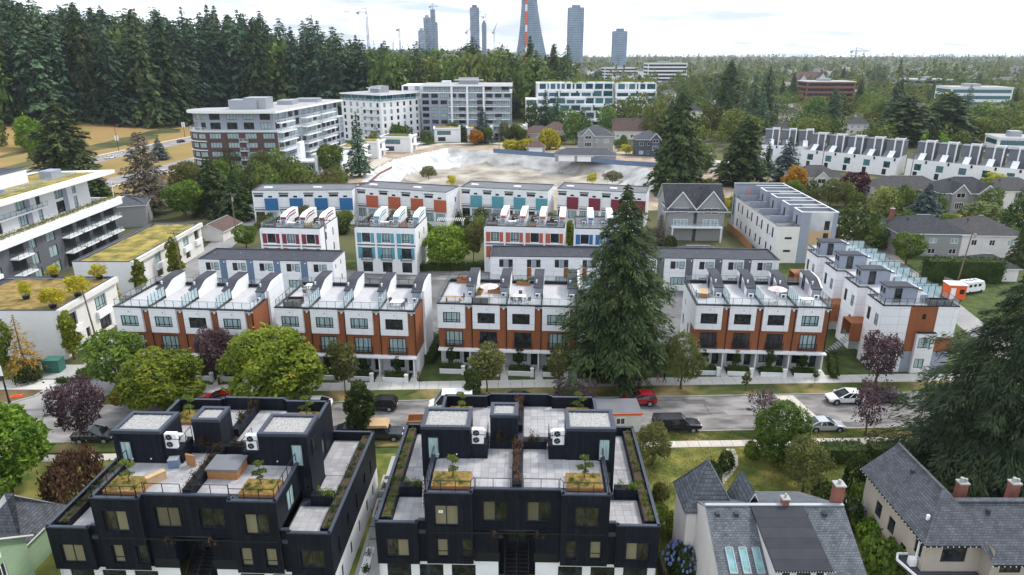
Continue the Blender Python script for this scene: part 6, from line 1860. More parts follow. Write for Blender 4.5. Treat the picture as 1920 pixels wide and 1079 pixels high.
def house(p, rz, W, D, he, hr, kind, wall, roof, label, wins=(), trim='frame_white', over=.45, name='house', cat='house', group=None, chimney=None, z=0.0, vents=2, wm='frame_white', gables=()):
 """simple house: walls, windows in the front, right and left walls, roof with ridge, gutter, chimney"""
 B = Bld(name, p, rz, label, cat, group, z=z)
 fr = [q[1:] for q in wins if q[0] == 'f']; rt = [q[1:] for q in wins if q[0] == 'r']; lf = [q[1:] for q in wins if q[0] == 'l']
 B.wall((0, 0), (W, 0), 0, he, wall, fr); B.wall((W, 0), (W, D), 0, he, wall, rt)
 B.wall((W, D), (0, D), 0, he, wall); B.wall((0, D), (0, 0), 0, he, wall, lf)
 if kind[0] == 'g':
  if kind[1] == 'x':
   for x in (0, W): B.w.poly([(x, 0, he), (x, D, he), (x, D / 2, hr - .1)], B.mi(wall))
  else:
   for y in (0, D): B.w.poly([(0, y, he), (W, y, he), (W / 2, y, hr - .1)], B.mi(wall))
 B.done()
 b = MB(); roof_planes(b, kind, -over, -over, W + over, D + over, he - .02, hr)
 r = B.part('roof', b, [roof, roof + '_y', trim])
 b = MB()
 if kind[1] == 'x':
  i = (D + 2 * over) / 2 - over if kind[0] == 'h' else -over
  b.bar((i, D / 2, hr + .02), (W - i, D / 2, hr + .02), .28, .08)
 else:
  i = (W + 2 * over) / 2 - over if kind[0] == 'h' else -over
  b.bar((W / 2, i, hr + .02), (W / 2, D - i, hr + .02), .28, .08)
 b.build('ridge_cap', M['grey_metal'], r)
 for k in range(vents):
  t = .25 + .4 * k
  b = MB()
  if kind[1] == 'x': b.box(W * t - .15, D * .5 - 1.2, hr - 1.0, W * t + .15, D * .5 - .85, hr - .45)
  else: b.box(W * .5 - 1.2, D * t - .15, hr - 1.0, W * .5 - .85, D * t + .15, hr - .45)
  b.build('roof_vent', M['dark_roof'], r)
 if chimney:
  cx, cy, ch = chimney
  b = MB(); b.box(cx - .4, cy - .4, he, cx + .4, cy + .4, hr + ch); b.box(cx - .48, cy - .48, hr + ch, cx + .48, cy + .48, hr + ch + .12, 1)
  b.tube((cx, cy, hr + ch + .1), (cx, cy, hr + ch + .5), .16, .13, 8, 1)
  b.build('chimney', [M['brick_red'], M['concrete']], r)
 for (gx, gw, gz0, gz1, gy) in gables:                   # front gables: centre x, width, eave, ridge, how far forward
  b = MB(); b.wall((gx - gw / 2, -gy), (gx + gw / 2, -gy), 0, gz0, ()); b.wall((gx - gw / 2, 0), (gx - gw / 2, -gy), 0, gz0, ()); b.wall((gx + gw / 2, -gy), (gx + gw / 2, 0), 0, gz0, ())
  b.poly([(gx - gw / 2, -gy, gz0), (gx + gw / 2, -gy, gz0), (gx, -gy, gz1 - .1)])
  gb = B.part('gable', b, wall)
  b = MB(); roof_planes(b, 'gy', gx - gw / 2 - .4, -gy - .45, gx + gw / 2 + .4, D * .5, gz0 - .25, gz1, .34)
  b.build('roof', [M[roof], M[roof + '_y'], M[trim]], gb)
  for q in (1.5, 4.7):
   if gz0 > q + .4: window(gb, (gx - gw * .28, -gy), 0, 0, gz0 - q, gw * .56, 1.4 if q < 2 else 1.9, 'two' if q < 2 else 'four', 'pane_dark' if q < 2 else 'pane', wm, depth=-.05)
 return B
def white_house():
 ox, oy = 14.6, 39.0
 B = Bld('white_house', (ox, oy), 0.0, 'white stucco house with blue grey shingles, dark dormer roof and three skylights', 'house')
 W, D, he, hr = 11.6, 14.2, 4.6, 8.5
 ym = 7.0
 B.wall((0.9, 0), (W, 0), 0, he, 'stucco_white', [(1.0, 1.0, 1.6, 1.4, 'two', 'pane_dark', 'frame_white'), (8.0, 1.0, 1.6, 1.4, 'two', 'pane_dark', 'frame_white')])
 B.wall((W, 0), (W, D), 0, he, 'stucco_white'); B.wall((W, D), (0.9, D), 0, he, 'stucco_white')
 B.wall((.9, D), (.9, 0), 0, he, 'stucco_white', [(8.0, 1.2, 1.2, 1.6, 'sash', 'pane', 'frame_white')])
 B.w.poly([(W, 0, he), (W, D, he), (W, ym, hr - .1)], B.mi('stucco_white')); B.w.poly([(.9, D, he), (.9, 0, he), (.9, ym, hr - .1)], B.mi('stucco_white'))
 B.done()
 b = MB(); roof_planes(b, 'gx', .9, -.5, W + .4, 2 * ym + .5, he - .25, hr)
 r = B.part('roof', b, ['sh_blue', 'sh_blue_y', 'frame_white'])
 b = MB(); b.bar((.9, ym, hr + .03), (W + .4, ym, hr + .03), .3, .1); b.build('ridge_cap', M['grey_metal'], r)
 sl = (hr - he + .25) / (ym + .5)
 def on(y): return hr - sl * (ym - y)
 for x in (1.7, 3.2, 8.7, 10.2):
  b = MB(); b.box(x - .16, ym - .9, on(ym - .9), x + .16, ym - .55, on(ym - .55) + .12); b.build('roof_vent', M['dark_roof'], r)
 for k in range(3):
  x = 2.05 + k * 1.02
  y0, y1 = 2.25, 3.95
  b = MB()
  for (a, c) in (((x - .27, y0), (x - .27, y1)), ((x + .27, y0), (x + .27, y1)), ((x - .27, y0), (x + .27, y0)), ((x - .27, y1), (x + .27, y1))):
   b.bar((a[0], a[1], on(a[1]) + .06), (c[0], c[1], on(c[1]) + .06), .08, .14)
  s = b.build('skylight', M['grey_metal'], r)
  b = MB(); b.poly([(x - .25, y0, on(y0) + .09), (x + .25, y0, on(y0) + .09), (x + .25, y1, on(y1) + .09), (x - .25, y1, on(y1) + .09)]); b.build('pane', mat('skylight_glass', (.17, .33, .34), rough=.08, var=.25, scale=1.5), s)
 x0, x1, yf = 4.5, 8.6, 1.4
 zt = 7.35
 b = MB(); b.wall((x0 + .15, yf), (x1 - .1, yf), on(yf) - .2, zt - .05, [(.5, on(yf) + .5, .75, zt - on(yf) - .8), (1.55, on(yf) + .5, 1.2, zt - on(yf) - .8), (3.0, on(yf) + .5, .75, zt - on(yf) - .8)] and [])
 b.poly([(x0 + .15, yf, on(yf) - .1), (x0 + .15, yf, zt - .05), (x0 + .15, ym - .1, hr - .05)]); b.poly([(x1 - .1, yf, on(yf) - .1), (x1 - .1, yf, zt - .05), (x1 - .1, ym - .1, hr - .05)])
 d = b.build('dormer', M['stucco_white'], r)
 for (x, w) in ((x0 + .6, .75), (x0 + 1.65, 1.25), (x0 + 3.1, .75)):
  window(d, (x, yf), 0, 0, on(yf) + .45, w, zt - on(yf) - .8, 'one', 'pane_dark', 'frame_white', depth=-.04)
 b = MB(); b.poly([(x0, yf - .5, zt), (x1 + .1, yf - .5, zt), (x1 + .1, ym, hr + .06), (x0, ym, hr + .06)], 0)
 b.poly([(x0, yf - .5, zt - .14), (x0, yf - .5, zt), (x0, ym, hr + .06), (x0, ym, hr - .1)], 1); b.poly([(x0, yf - .5, zt - .14), (x1 + .1, yf - .5, zt - .14), (x1 + .1, yf - .5, zt), (x0, yf - .5, zt)], 1)
 b.poly([(x1 + .1, yf - .5, zt - .14), (x1 + .1, ym, hr - .1), (x1 + .1, ym, hr + .06), (x1 + .1, yf - .5, zt)], 1)
 b.build('dormer_roof', [M['felt'], M['black_metal']], r)
 b = MB()
 for k in range(22): b.sphere((x0 + .1 + k * .2, yf - .53, zt - .06), .035, 0, 5, 3)
 tag(b.build('light_string', M['white_plain'], r), kind='stuff')
 for (cx, cy, s, h, nm) in ((W + .1, ym + .6, .36, 1.5, 'chimney'), (7.3, ym + .1, .26, .55, 'chimney')):
  b = MB(); b.box(cx - s, cy - s, 0 if s > .4 else hr - .4, cx + s, cy + s, hr + h); b.box(cx - s - .07, cy - s - .07, hr + h, cx + s + .07, cy + s + .07, hr + h + .12, 1); b.tube((cx, cy, hr + h + .1), (cx, cy, hr + h + .45), s * .4, s * .35, 8, 1)
  b.build(nm, [M['brick_red'], M['concrete']], r)
 tx0, ty0, tx1, ty1, tz, ta = -.2, 8.6, 4.2, 13.0, 6.5, 10.2
 b = MB(); b.box(tx0 + .3, ty0 + .3, 0, tx1 - .3, ty1 - .3, tz); t = B.part('turret', b, 'stucco_white')
 b = MB(); c = ((tx0 + tx1) / 2, (ty0 + ty1) / 2, ta); q = [(tx0, ty0, tz - .1), (tx1, ty0, tz - .1), (tx1, ty1, tz - .1), (tx0, ty1, tz - .1)]
 for k in range(4): b.poly([q[k], q[(k + 1) % 4], c], k % 2)
 b.poly(list(reversed([(p[0], p[1], p[2] - .02) for p in q])), 2)
 b.build('roof', [M['sh_blue'], M['sh_blue_y'], M['frame_white']], t)
 b = MB()
 for p_ in q: b.bar((p_[0], p_[1], p_[2] + .03), (c[0], c[1], c[2] + .03), .16, .07)
 b.build('hip_cap', M['sh_blue'], t)
 b = MB(); roof_planes(b, 'gy', 3.9, 8.2, 6.7, 11.6, 5.8, 8.75); g_ = B.part('rear_gable', b, ['sh_blue', 'sh_blue_y', 'frame_white'])
 window(B.o, (.9, 5.2), -pi / 2, 0, 2.2, .5, .8, 'one', 'pane_dark', 'frame_white', depth=-.05)
 return B
white_house()
def beige_house():
 ox, oy = 33.2, 44.8
 B = Bld('beige_house', (ox, oy), 0.0, 'beige stucco house with slate roof, dark trimmed windows and a white railed balcony', 'house')
 he, hr = 6.0, 8.6
 w, D = 5.2, 9.7
 B.wall((0, D), (0, 0), 0, he, 'beige', [(2.2, 2.9, 1.0, 1.5, 'grid', 'pane', 'frame'), (4.4, 2.9, 1.0, 1.5, 'grid', 'pane', 'frame'), (8.3, 3.9, 1.0, 1.6, 'grid', 'pane', 'frame'), (6.6, 2.0, .8, 1.4, 'grid', 'pane', 'frame')])
 B.wall((0, 0), (4.6, 0), 0, he, 'beige', [(1.35, 3.9, 2.0, 1.45, 'two', 'pane', 'frame')])
 B.wall((4.6, 0), (4.6, -1.2), 0, he, 'beige'); B.wall((4.6, -1.2), (13, -1.2), 0, 5.2, 'beige', [(.7, 3.9, 1.7, .9, 'three', 'pane_dark', 'frame'), (3.6, 3.9, 1.7, .9, 'three', 'pane_dark', 'frame')])
 B.wall((13, -1.2), (13, D - 4), 0, 5.2, 'beige'); B.wall((w, D), (0, D), 0, he, 'beige'); B.wall((w, D - 4), (w, D), 0, he, 'beige'); B.wall((13, D - 4), (w, D - 4), 0, 5.2, 'beige')
 B.w.poly([(0, D, he), (w, D, he), (w / 2, D, hr)], B.mi('beige'))
 B.done()
 ov = .45; xr, yn, yf = w / 2, 3.2, D + ov
 zr2 = 7.9; y2 = 2.6
 b = MB()
 A_, Bc, C_, D_ = (-ov, -ov, he - .1), (w + ov, -ov, he - .1), (w + ov, yf, he - .1), (-ov, yf, he - .1)
 R0, R1_ = (xr, yn, hr), (xr, yf, hr)
 b.poly([D_, A_, R0, R1_], 1); b.poly([A_, Bc, R0], 0); b.poly([Bc, C_, R1_, R0], 1)
 E0, E1 = (4.3, -1.7, 5.1), (13.5, -1.7, 5.1)
 b.poly([E0, E1, (13.5, y2, zr2), (xr + .6, y2, zr2 + .0)], 0); b.poly([(13.5, y2, zr2), (13.5, 6.8, 5.1), (w - .5, 6.8, 5.1), (xr + .6, y2, zr2)], 0)
 b.poly([E0, (xr + .6, y2, zr2), (xr + 1.0, yn, hr - .8), (4.3, -.4, he)], 1)
 for q in ((A_, D_), (A_, Bc), (E0, E1)):
  b.poly([(q[0][0], q[0][1], q[0][2] - .2), (q[1][0], q[1][1], q[1][2] - .2), q[1], q[0]], 2)
 b.poly([D_, (xr, yf, hr), (xr, yf, hr - .2), (D_[0], D_[1], D_[2] - .2)], 2)
 r = B.part('roof', b, ['sh_slate', 'sh_slate_y', 'frame'])
 b = MB(); b.bar(R0, R1_, .26, .1); b.bar(A_, R0, .22, .09); b.bar((xr + .6, y2, zr2 + .03), (13.5, y2, zr2 + .03), .5, .1); b.build('ridge_cap', M['sh_slate'], r)
 for (x, y, z) in ((1.9, 6.4, 8.0), (5.6, 1.7, 7.4)):
  b = MB(); b.tube((x, y, z - .3), (x, y, z + .22), .17, .17, 8); b.sphere((x, y, z + .25), .24, 0, 8, 4, .5); b.build('roof_vent', M['dark_roof'], r)
 b = MB(); b.box(.55, 1.4, 6.85, .75, 1.6, 7.3); b.build('roof_flag', M['white_plain'], r)
 for (cx, cy, h) in ((5.0, 4.4, 8.35), (9.6, 4.6, 8.2)):
  b = MB(); b.box(cx - .36, cy - .32, 5, cx + .36, cy + .32, h); b.box(cx - .42, cy - .38, h, cx + .42, cy + .38, h + .12, 1); b.tube((cx - .1, cy, h + .1), (cx - .1, cy, h + .5), .2, .16, 8, 1); b.tube((cx + .25, cy, h + .1), (cx + .25, cy, h + .4), .14, .12, 8, 1)
  b.build('chimney', [M['brick_red'], M['concrete']], r)
 pts = [(-.9, 1.9), (-1.3, 1.2), (-.6, -1.3), (.6, -2.2), (4.5, -2.3)]
 b = MB(); b.prism([(0, 1.9)] + pts + [(4.5, -.02), (-.0, -.02)], 2.75, 3.0); s = B.part('balcony', b, 'dark_roof')
 b = MB()
 for a, c in zip(pts[:-1], pts[1:]): b.bar((*a, 3.12), (*c, 3.12), .16, .16)
 b.bar((0, 1.9, 3.12), (*pts[0], 3.12), .16, .16); b.build('balcony_edge', M['white_plain'], s)
 b = MB(); b.bar((-.05, .8, 3.0), (-.05, .8, 5.8), .12); b.box(-.6, .5, 3.0, -.1, 1.0, 3.7); B.part('downpipe', b, 'white_plain')
 b = MB()
 for k in range(24): b.sphere((-ov - .02, -ov + k * .46, he - .22), .05, 0, 5, 3)
 for k in range(12): b.sphere((-ov + k * .45, -ov - .02, he - .22), .05, 0, 5, 3)
 for k in range(20): b.sphere((4.3 + k * .45, -1.72, 4.95), .05, 0, 5, 3)
 tag(b.build('light_string', M['white_plain'], r), kind='stuff')
 b = MB(); b.box(-1.6, 8.6, 2.2, -.02, 10.4, 2.4); b.box(-1.5, 8.7, 0, -1.4, 8.8, 2.2); b.box(-1.5, 10.2, 0, -1.4, 10.3, 2.2); B.part('side_porch', b, 'dark_grey')
beige_house()
def green_siding_house():
 x, y = P(104, 962, 6.4)
 B = Bld('green_house', (-51.5, 38.6), -.02, 'pale green sided house with dark roof at the lower left corner', 'house')
 W, D, he, hr = 11.0, 8.2, 5.0, 8.0
 B.wall((W, 0), (W, D), 0, he, 'siding_green', [(4.9, 3.2, .9, 1.4, 'two', 'pane_dark', 'frame_white'), (3.4, .9, .8, 1.2, 'two', 'pane_dark', 'frame_white')])
 B.wall((0, 0), (W, 0), 0, he, 'siding_green'); B.wall((W, D), (0, D), 0, he, 'siding_green'); B.wall((0, D), (0, 0), 0, he, 'siding_green')
 for x_ in (0, W): B.w.poly([(x_, 0, he), (x_, D, he), (x_, D / 2, hr - .1)], B.mi('siding_green'))
 B.done()
 window(B.o, (W, 4.6), pi / 2, 0, 5.2, .95, 1.35, 'two', 'pane_dark', 'frame_white', depth=-.05)
 b = MB(); roof_planes(b, 'gx', -.4, -.5, W + .35, D + .5, he - .2, hr); B.part('roof', b, ['sh_dark', 'sh_dark_y', 'frame_white'])
 b = MB(); roof_planes(b, 'hx', 5.0, D + .6, W - 1.0, D + 6.5, 3.2, 6.6); B.part('rear_roof', b, ['sh_slate', 'sh_slate_y', 'frame_white'])
 b = MB(); b.box(5.4, D + 1.0, 0, W - 1.4, D + 6.1, 3.1); B.part('rear_wing', b, 'siding_green')
green_siding_house()
def hp(px, py, W):
 x, y = P(px, py); return (x - W / 2, y)
def fw(W, rows, n, w=1.2, h=1.4, style='two', pane='pane', fm='frame_white', x0=.8):
 g_ = (W - 2 * x0) / n
 return [('f', x0 + g_ * (i + .5) - w / 2, z, w, h, style, pane, fm) for z in rows for i in range(n)]
W_ = 13.5
cr = house(hp(1298, 448, W_), -.03, W_, 11, 7.6, 12.3, 'gx', 'siding_grey', 'sh_dark', 'grey craftsman house with twin front gables and white trim, right of the giant conifer',
  fw(W_, (4.2,), 2, 4.4, 2.3, 'six', 'pane_dark') + [('f', 5.6, 1.0, 3.2, 2.0, 'four', 'pane', 'frame_white')], gables=((3.2, 6.0, 8.0, 11.9, 1.4), (10.2, 6.4, 8.0, 12.1, 1.6)))
b = MB(); b.box(1.0, -3.2, 3.4, 12.8, -.02, 3.62); b.box(1.0, -3.2, 0, 1.3, -2.9, 3.4); b.box(12.4, -3.2, 0, 12.7, -2.9, 3.4); cr.part('deck', b, 'frame_white')
railing(cr.o, [(1.1, -3.1), (12.6, -3.1)], 1.0, 3.7, 1.6, rail='frame')
b = MB(); roof_planes(b, 'hx', -1.0, -2.2, 14.6, -.1, 7.2, 8.0); cr.part('eave_roof', b, ['sh_slate', 'sh_slate_y', 'frame_white'])
house((33.0, 134.5), -.03, 11.5, 6.5, 2.6, 4.4, 'hx', 'siding_grey', 'sh_slate', 'low garage with dark hipped roof between the striped row and the craftsman house', vents=1, name='garage', cat='garage')
house(hp(1097, 303, 24.5), -.10, 24.5, 8.5, 2.7, 5.0, 'hx', 'siding_grey', 'sh_slate', 'long grey garage with two wide white doors behind the pit', [('f', 1.3, .1, 6.6, 2.2, 'six', 'pane_white', 'frame_white'), ('f', 9.0, .1, 6.6, 2.2, 'six', 'pane_white', 'frame_white')], name='garage', cat='garage') if False else None
M['pane_white'] = M['white_plain']
house(hp(1097, 303, 24.5), -.10, 24.5, 8.5, 2.7, 5.0, 'hx', 'siding_grey', 'sh_slate', 'long grey garage with two wide white doors behind the pit', [('f', 1.3, .1, 6.6, 2.2, 'one', 'pane_white', 'frame_white'), ('f', 9.0, .1, 6.6, 2.2, 'one', 'pane_white', 'frame_white')], name='garage', cat='garage')
house(hp(1004, 288, 8), -.08, 8, 7, 2.6, 5.2, 'hx', 'siding_grey', 'sh_brown', 'small garage with brown hipped roof and white door beside the yellow hedge', [('f', 1.0, .1, 6.0, 2.2, 'one', 'pane_white', 'frame_white')], name='garage', cat='garage', vents=0)
house(hp(1116, 290, 15), -.08, 15, 12, 8.0, 11.8, 'hx', 'siding_grey', 'sh_slate', 'grey two storey house with white windows behind the long garage', fw(15, (1.2, 5.0), 3, 1.9, 1.7), gables=((4.2, 5.0, 8.2, 11.2, .8),))
house(hp(1216, 294, 11.5), -.06, 11.5, 10, 7.2, 10.4, 'hx', 'siding_navy', 'sh_slate', 'dark navy two storey house left of the tall pit side conifer', fw(11.5, (1.0, 4.6), 3, 1.8, 1.5), gables=((8.2, 4.2, 7.4, 10.0, .6),))
house(hp(1178, 262, 16), -.05, 16, 11, 4.2, 10.0, 'gx', 'cream', 'sh_brown', 'cream house with steep reddish brown roof and a white dormer', fw(16, (1.0,), 4, 1.5, 1.5))
house(hp(1008, 264, 15), -.05, 15, 10, 3.6, 6.8, 'hx', 'beige', 'sh_brown', 'low house with reddish brown roof left of the grey two storey house', fw(15, (1.0,), 3))
house(hp(1042, 262, 14), -.05, 14, 11, 4.2, 8.2, 'hx', 'beige', 'sh_brown', 'brown hipped roof house behind the yellow bamboo hedge', fw(14, (1.0,), 3))
house(hp(1533, 366, 15), -.06, 15, 11, 5.6, 8.6, 'hx', 'cream', 'sh_roof', 'cream house with arched central gable beside the orange tree', fw(15, (.8, 3.4), 3, 1.6, 1.4), gables=((7.6, 4.4, 5.4, 7.6, .8),))
house(hp(1706, 388, 20), -.05, 20, 11, 5.2, 8.2, 'hx', 'cream', 'sh_roof', 'long cream house with weathered grey roof behind the blue spruce', fw(20, (.8, 3.2), 4, 1.8, 1.4))
house(hp(1815, 398, 17), -.05, 17, 12, 5.4, 9.0, 'hx', 'siding_grey', 'sh_dark', 'grey house with two small front gables at the right', fw(17, (.8,), 4), gables=((4.6, 4.2, 5.8, 8.2, 1.2), (11.8, 4.6, 5.8, 8.0, 1.0)))
house(hp(1905, 392, 15), -.05, 15, 11, 5.2, 8.2, 'hx', 'cream', 'sh_roof', 'brownish grey roofed house with skylights at the right edge', fw(15, (.8, 3.2), 3))
house(hp(1742, 480, 15), -.06, 15, 12, 5.2, 8.0, 'hx', 'siding_grey', 'sh_dark', 'grey house with hipped slate roof and white stair behind the dark hedge', fw(15, (3.0, .6), 3, 1.6, 1.2), chimney=(2.0, 9.0, .6))
house(hp(1852, 482, 13), -.06, 13, 12, 5.0, 8.0, 'hx', 'stucco_white', 'sh_roof', 'pale house with dark hipped roof right of the slate roofed house', fw(13, (2.6,), 3, 1.2, 1.3))
house(hp(1862, 527, 8.5), -.06, 8.5, 7, 2.7, 4.6, 'hx', 'stucco_white', 'sh_dark', 'white garage with dark roof behind the clipped dark hedge at the right', [('f', 1.2, .1, 2.4, 2.0, 'one', 'pane_white', 'frame_white')], name='garage', cat='garage', vents=0)
house(hp(1606, 254, 11), -.2, 11, 9, 6.0, 9.2, 'hx', 'stucco_white', 'sh_roof', 'white house with grey roof beyond the white dormer row', fw(11, (1.0, 3.8), 3))
house(hp(1483, 226, 12), -.1, 12, 9, 4.6, 7.8, 'hx', 'stucco_white', 'sh_roof', 'white bungalow with grey roof left of the bushy evergreen', fw(12, (1.0,), 3))
house(hp(1300, 228, 12), -.1, 12, 9, 6.6, 9.6, 'hx', 'cream', 'sh_dark', 'cream house with slate roof between conifers, right of the stepped apartments', fw(12, (1.0, 3.8), 3))
house(hp(1468, 262, 16), -.3, 16, 11, 4.0, 8.0, 'hx', 'beige', 'sh_roof', 'large weathered roof at the left end of the white dormer row', fw(16, (1.0,), 3))
house(hp(1555, 300, 30), -.45, 14, 12, 4.5, 8.0, 'hx', 'beige', 'sh_roof', 'weathered roof just behind the white dormer row', fw(14, (1.0,), 3))
house(hp(232, 430, 8.5), .35, 9.5, 11, 5.6, 7.4, 'hx', 'siding_grey', 'sh_slate', 'cream and dark grey house behind the terraced apartment building', [('r', 1.5, 3.4, 1.0, 1.3, 'sash', 'pane', 'frame_white'), ('r', 4.5, 3.4, 1.0, 1.3, 'sash', 'pane', 'frame_white'), ('r', 3.0, .8, 1.4, 1.3, 'sash', 'pane', 'frame_white')])
house(hp(398, 452, 7), -.1, 6.5, 9, 2.5, 4.2, 'gy', 'stucco_white', 'sh_brown', 'old white garage with mossy brown roof beside the lane', name='garage', cat='garage', vents=0)
M['slate_mid'] = mat('slate_mid', (.17, .18, .20), rough=.7, var=.08)
def dormer_row(p, rz, n, u, label):
 B = Bld('framed_dormer_row', p, rz, label, 'townhouses', 'white rows with tall framed dormers')
 W, D = n * u, 12.0
 w = []
 for i in range(n):
  w += [(i * u + .38 * u, 2.9, .32 * u, 2.2, 'two', 'pane_teal'), (i * u + .36 * u, .3, .2 * u, 2.1, 'one', 'pane_dark')]
 B.wall((0, 0), (W, 0), 0, 6.6, 'white_plain', w); B.wall((W, 0), (W, D), 0, 6.6, 'white_plain'); B.wall((W, D), (0, D), 0, 6.6, 'white_plain'); B.wall((0, D), (0, 0), 0, 6.6, 'white_plain')
 B.done()
 b = MB(); b.box(.1, .3, 5.6, W - .1, D - .1, 6.0); B.part('roof', b, 'mid_roof')
 for i in range(n):
  x = i * u
  b = MB(); b.box(x + .85 * u, -.15, 5.4, x + .93 * u, .0, 6.4); B.part('downspout_box', b, 'black_metal')
  b = MB(); b.ext_x([(1.2, 6.0), (1.2, 6.3), (4.8, 8.4), (4.8, 6.0)], x + .2 * u, x + .72 * u, 0)
  h = B.part('sloping_hut', b, 'dark_grey')
  b = MB(); b.poly([(x + .42 * u, 1.25, 6.38), (x + .70 * u, 1.25, 6.38), (x + .70 * u, 4.7, 8.42), (x + .42 * u, 4.7, 8.42)]); b.build('skylight', M['coping_white'], h)
  b = MB(); b.box(x + .15 * u, 6.4, 6.0, x + .98 * u, 11.6, 11.8); t = B.part('upper_storey', b, 'siding_navy' if 0 else 'slate_mid')
  b = MB()
  for xx in (x + .55 * u, x + .93 * u): b.box(xx, 5.0, 6.0, xx + .42, 5.35, 12.6)
  b.box(x + .55 * u, 5.0, 12.6, x + .93 * u + .28, 5.5, 13.0); b.box(x + .93 * u, 5.35, 12.6, x + .93 * u + .28, 8.6, 12.85); b.box(x + .55 * u, 8.3, 11.8, x + .55 * u + .28, 8.6, 12.6)
  b.build('portal_frame', M['white_plain'], t)
  b = MB(); b.box(x + .1 * u, 6.2, 11.8, x + 1.0 * u, 11.7, 12.0); b.build('roof', M['mid_roof'], t)
dd = atan2(-43, 46)
_s = P(1508, 312)
for k, (n, off, back, lab) in enumerate([(5, 0, 0, 'white row with tall framed dormers, left block behind the cream houses'),
           (6, 37, .8, 'white row with tall framed dormers, middle block'),
           (6, 79, 1.6, 'white row with tall framed dormers, right block at the picture edge')]):
 dormer_row((_s[0] + cos(dd) * off - sin(dd) * back - 2, _s[1] + sin(dd) * off + cos(dd) * back), dd, n, 6.8, lab)
dormer_row((P(1425, 302)[0], P(1425, 302)[1]), -.35, 3, 6.4, 'short white row of framed dormers left of the blue green spruce')
def far_block(p, rz, W, D, floors, fh, wall, band, label, name='building', cat='building', z=0.0, roof='pale_roof', group=None):
 B = Bld(name, p, rz, label, cat, group, z=z)
 h = floors * fh
 w = [(1.0, f * fh + .9, W - 2.0, fh * .55, 'six', band) for f in range(floors)]
 B.wall((0, 0), (W, 0), 0, h, wall, w); B.wall((W, 0), (W, D), 0, h, wall, [(1.0, f * fh + .9, D - 2, fh * .55, 'six', band) for f in range(floors)])
 B.wall((W, D), (0, D), 0, h, wall); B.wall((0, D), (0, 0), 0, h, wall, [(1.0, f * fh + .9, D - 2, fh * .55, 'six', band) for f in range(floors)])
 B.done()
 b = MB(); b.box(-.3, -.3, h, W + .3, D + .3, h + .6, 0, 1); B.part('roof', b, ['white_plain', roof])
 b = MB(); b.box(W * .3, D * .3, h + .6, W * .55, D * .6, h + 2.8); B.part('roof_plant', b, 'grey_metal')
 return B
def fb(px, pyb, wpx):
 x, y = P(px, pyb); w = wpx * m_per_px(y); return (x - w / 2, y), w
p_, w_ = fb(1553, 192, 88); far_block(p_, -.05, w_, 24, 4, 4.2, 'brick_red', 'pane_dark', 'red brick institutional building with glass front in the right distance')
p_, w_ = fb(1250, 160, 74); far_block(p_, .05, w_, 24, 6, 4.4, 'white_plain', 'pane_dark', 'pale long multi storey building in the centre distance')
p_, w_ = fb(1745, 176, 70); far_block(p_, -.05, w_, 30, 3, 4.6, 'grey_wall', 'pane_dark', 'low grey building in the far right distance')
p_, w_ = fb(1832, 200, 108); far_block(p_, -.1, w_, 26, 3, 4.8, 'white_plain', 'pane_teal', 'white modern building with a brick corner in the right distance')
p_, w_ = fb(1905, 292, 80); far_block(p_, -.25, w_, 14, 2, 3.6, 'white_plain', 'pane_teal', 'white two storey building at the right edge behind the round maple')
p_, w_ = fb(1060, 150, 50); far_block(p_, .1, w_, 24, 6, 3.6, 'white_plain', 'pane_dark', 'white apartment building with dark brick bays at the foot of the towers')
p_, w_ = fb(1165, 150, 64); far_block(p_, .1, w_, 24, 4, 4.2, 'white_plain', 'pane_dark', 'white stepped building left of the pale long one')
p_, w_ = fb(1520, 178, 76)
house(p_, -.05, w_, 24, 12, 22, 'hx', 'stucco_white', 'sh_brown', 'old hall with steep maroon roof and white gables behind the brick building', fw(w_, (3, 7), 6, 2.4, 2.4), gables=((w_ * .7, 9, 14, 21, 2), (w_ * .25, 7, 14, 19, 2)))
def tower(px, wpx, pyt, y, shape, wall, band, label, base_py=None, flare=0.0):
 x = (px - 960) / FPX * (y * cos(PITCH) + 30 * sin(PITCH)); w = wpx * m_per_px(y, 40)
 h = height_at(y, pyt)
 o = empty('tower', (x, y, 0), .0, label, 'tower')
 nf = int(h / 3.4)
 b = MB(); s = MB(); g_ = MB()
 for f in range(nf):
  z = f * 3.4; t = z / h
  e = flare * max(0, (1 - t / .8)) ** 2 if flare else 0
  if shape == 'step' and t > .80: e = -w * .22
  if shape == 'curve':
   x0 = -w / 2 - w * .6 * max(0, 1 - t * 1.25) ** 2.2; x1 = w / 2 + w * 1.0 * max(0, 1 - t * 1.15) ** 1.7
  else: x0, x1 = -w / 2 - e, w / 2 + e
  d = w * .9
  b.box(x0 + .8, .8, z, x1 - .8, d, z + 3.4)
  s.box(x0, 0, z, x1, d + .8, z + .55)
  nb = max(3, int((x1 - x0) / 5))
  for k in range(nb):
   if (k * 7 + f * 3) % 5 == 0: continue
   g_.box(x0 + 1.1 + k * (x1 - x0 - 2) / nb, .72, z + .6, x0 + .6 + (k + 1) * (x1 - x0 - 2) / nb, .85, z + 3.2)
 b.build('core', M[wall], o); tag(s.build('floor_slabs', M['tower_slab'], o), kind='stuff'); tag(g_.build('glazing', M[band], o), kind='stuff')
 b = MB(); b.box(-w * .25, w * .2, nf * 3.4, w * .25, w * .6, nf * 3.4 + 5); b.build('roof_plant', M[wall], o)
 return o
M['tower_core'] = mat('tower_concrete', (0.22, 0.27, 0.35), rough=.8, var=.15, scale=.06)
M['tower_pale'] = mat('tower_pale_concrete', (0.42, 0.44, 0.48), rough=.8, var=.1, scale=.06)
M['tower_slab'] = mat('tower_slab_edge', (0.50, 0.54, 0.60), rough=.7, var=.1, scale=.06)
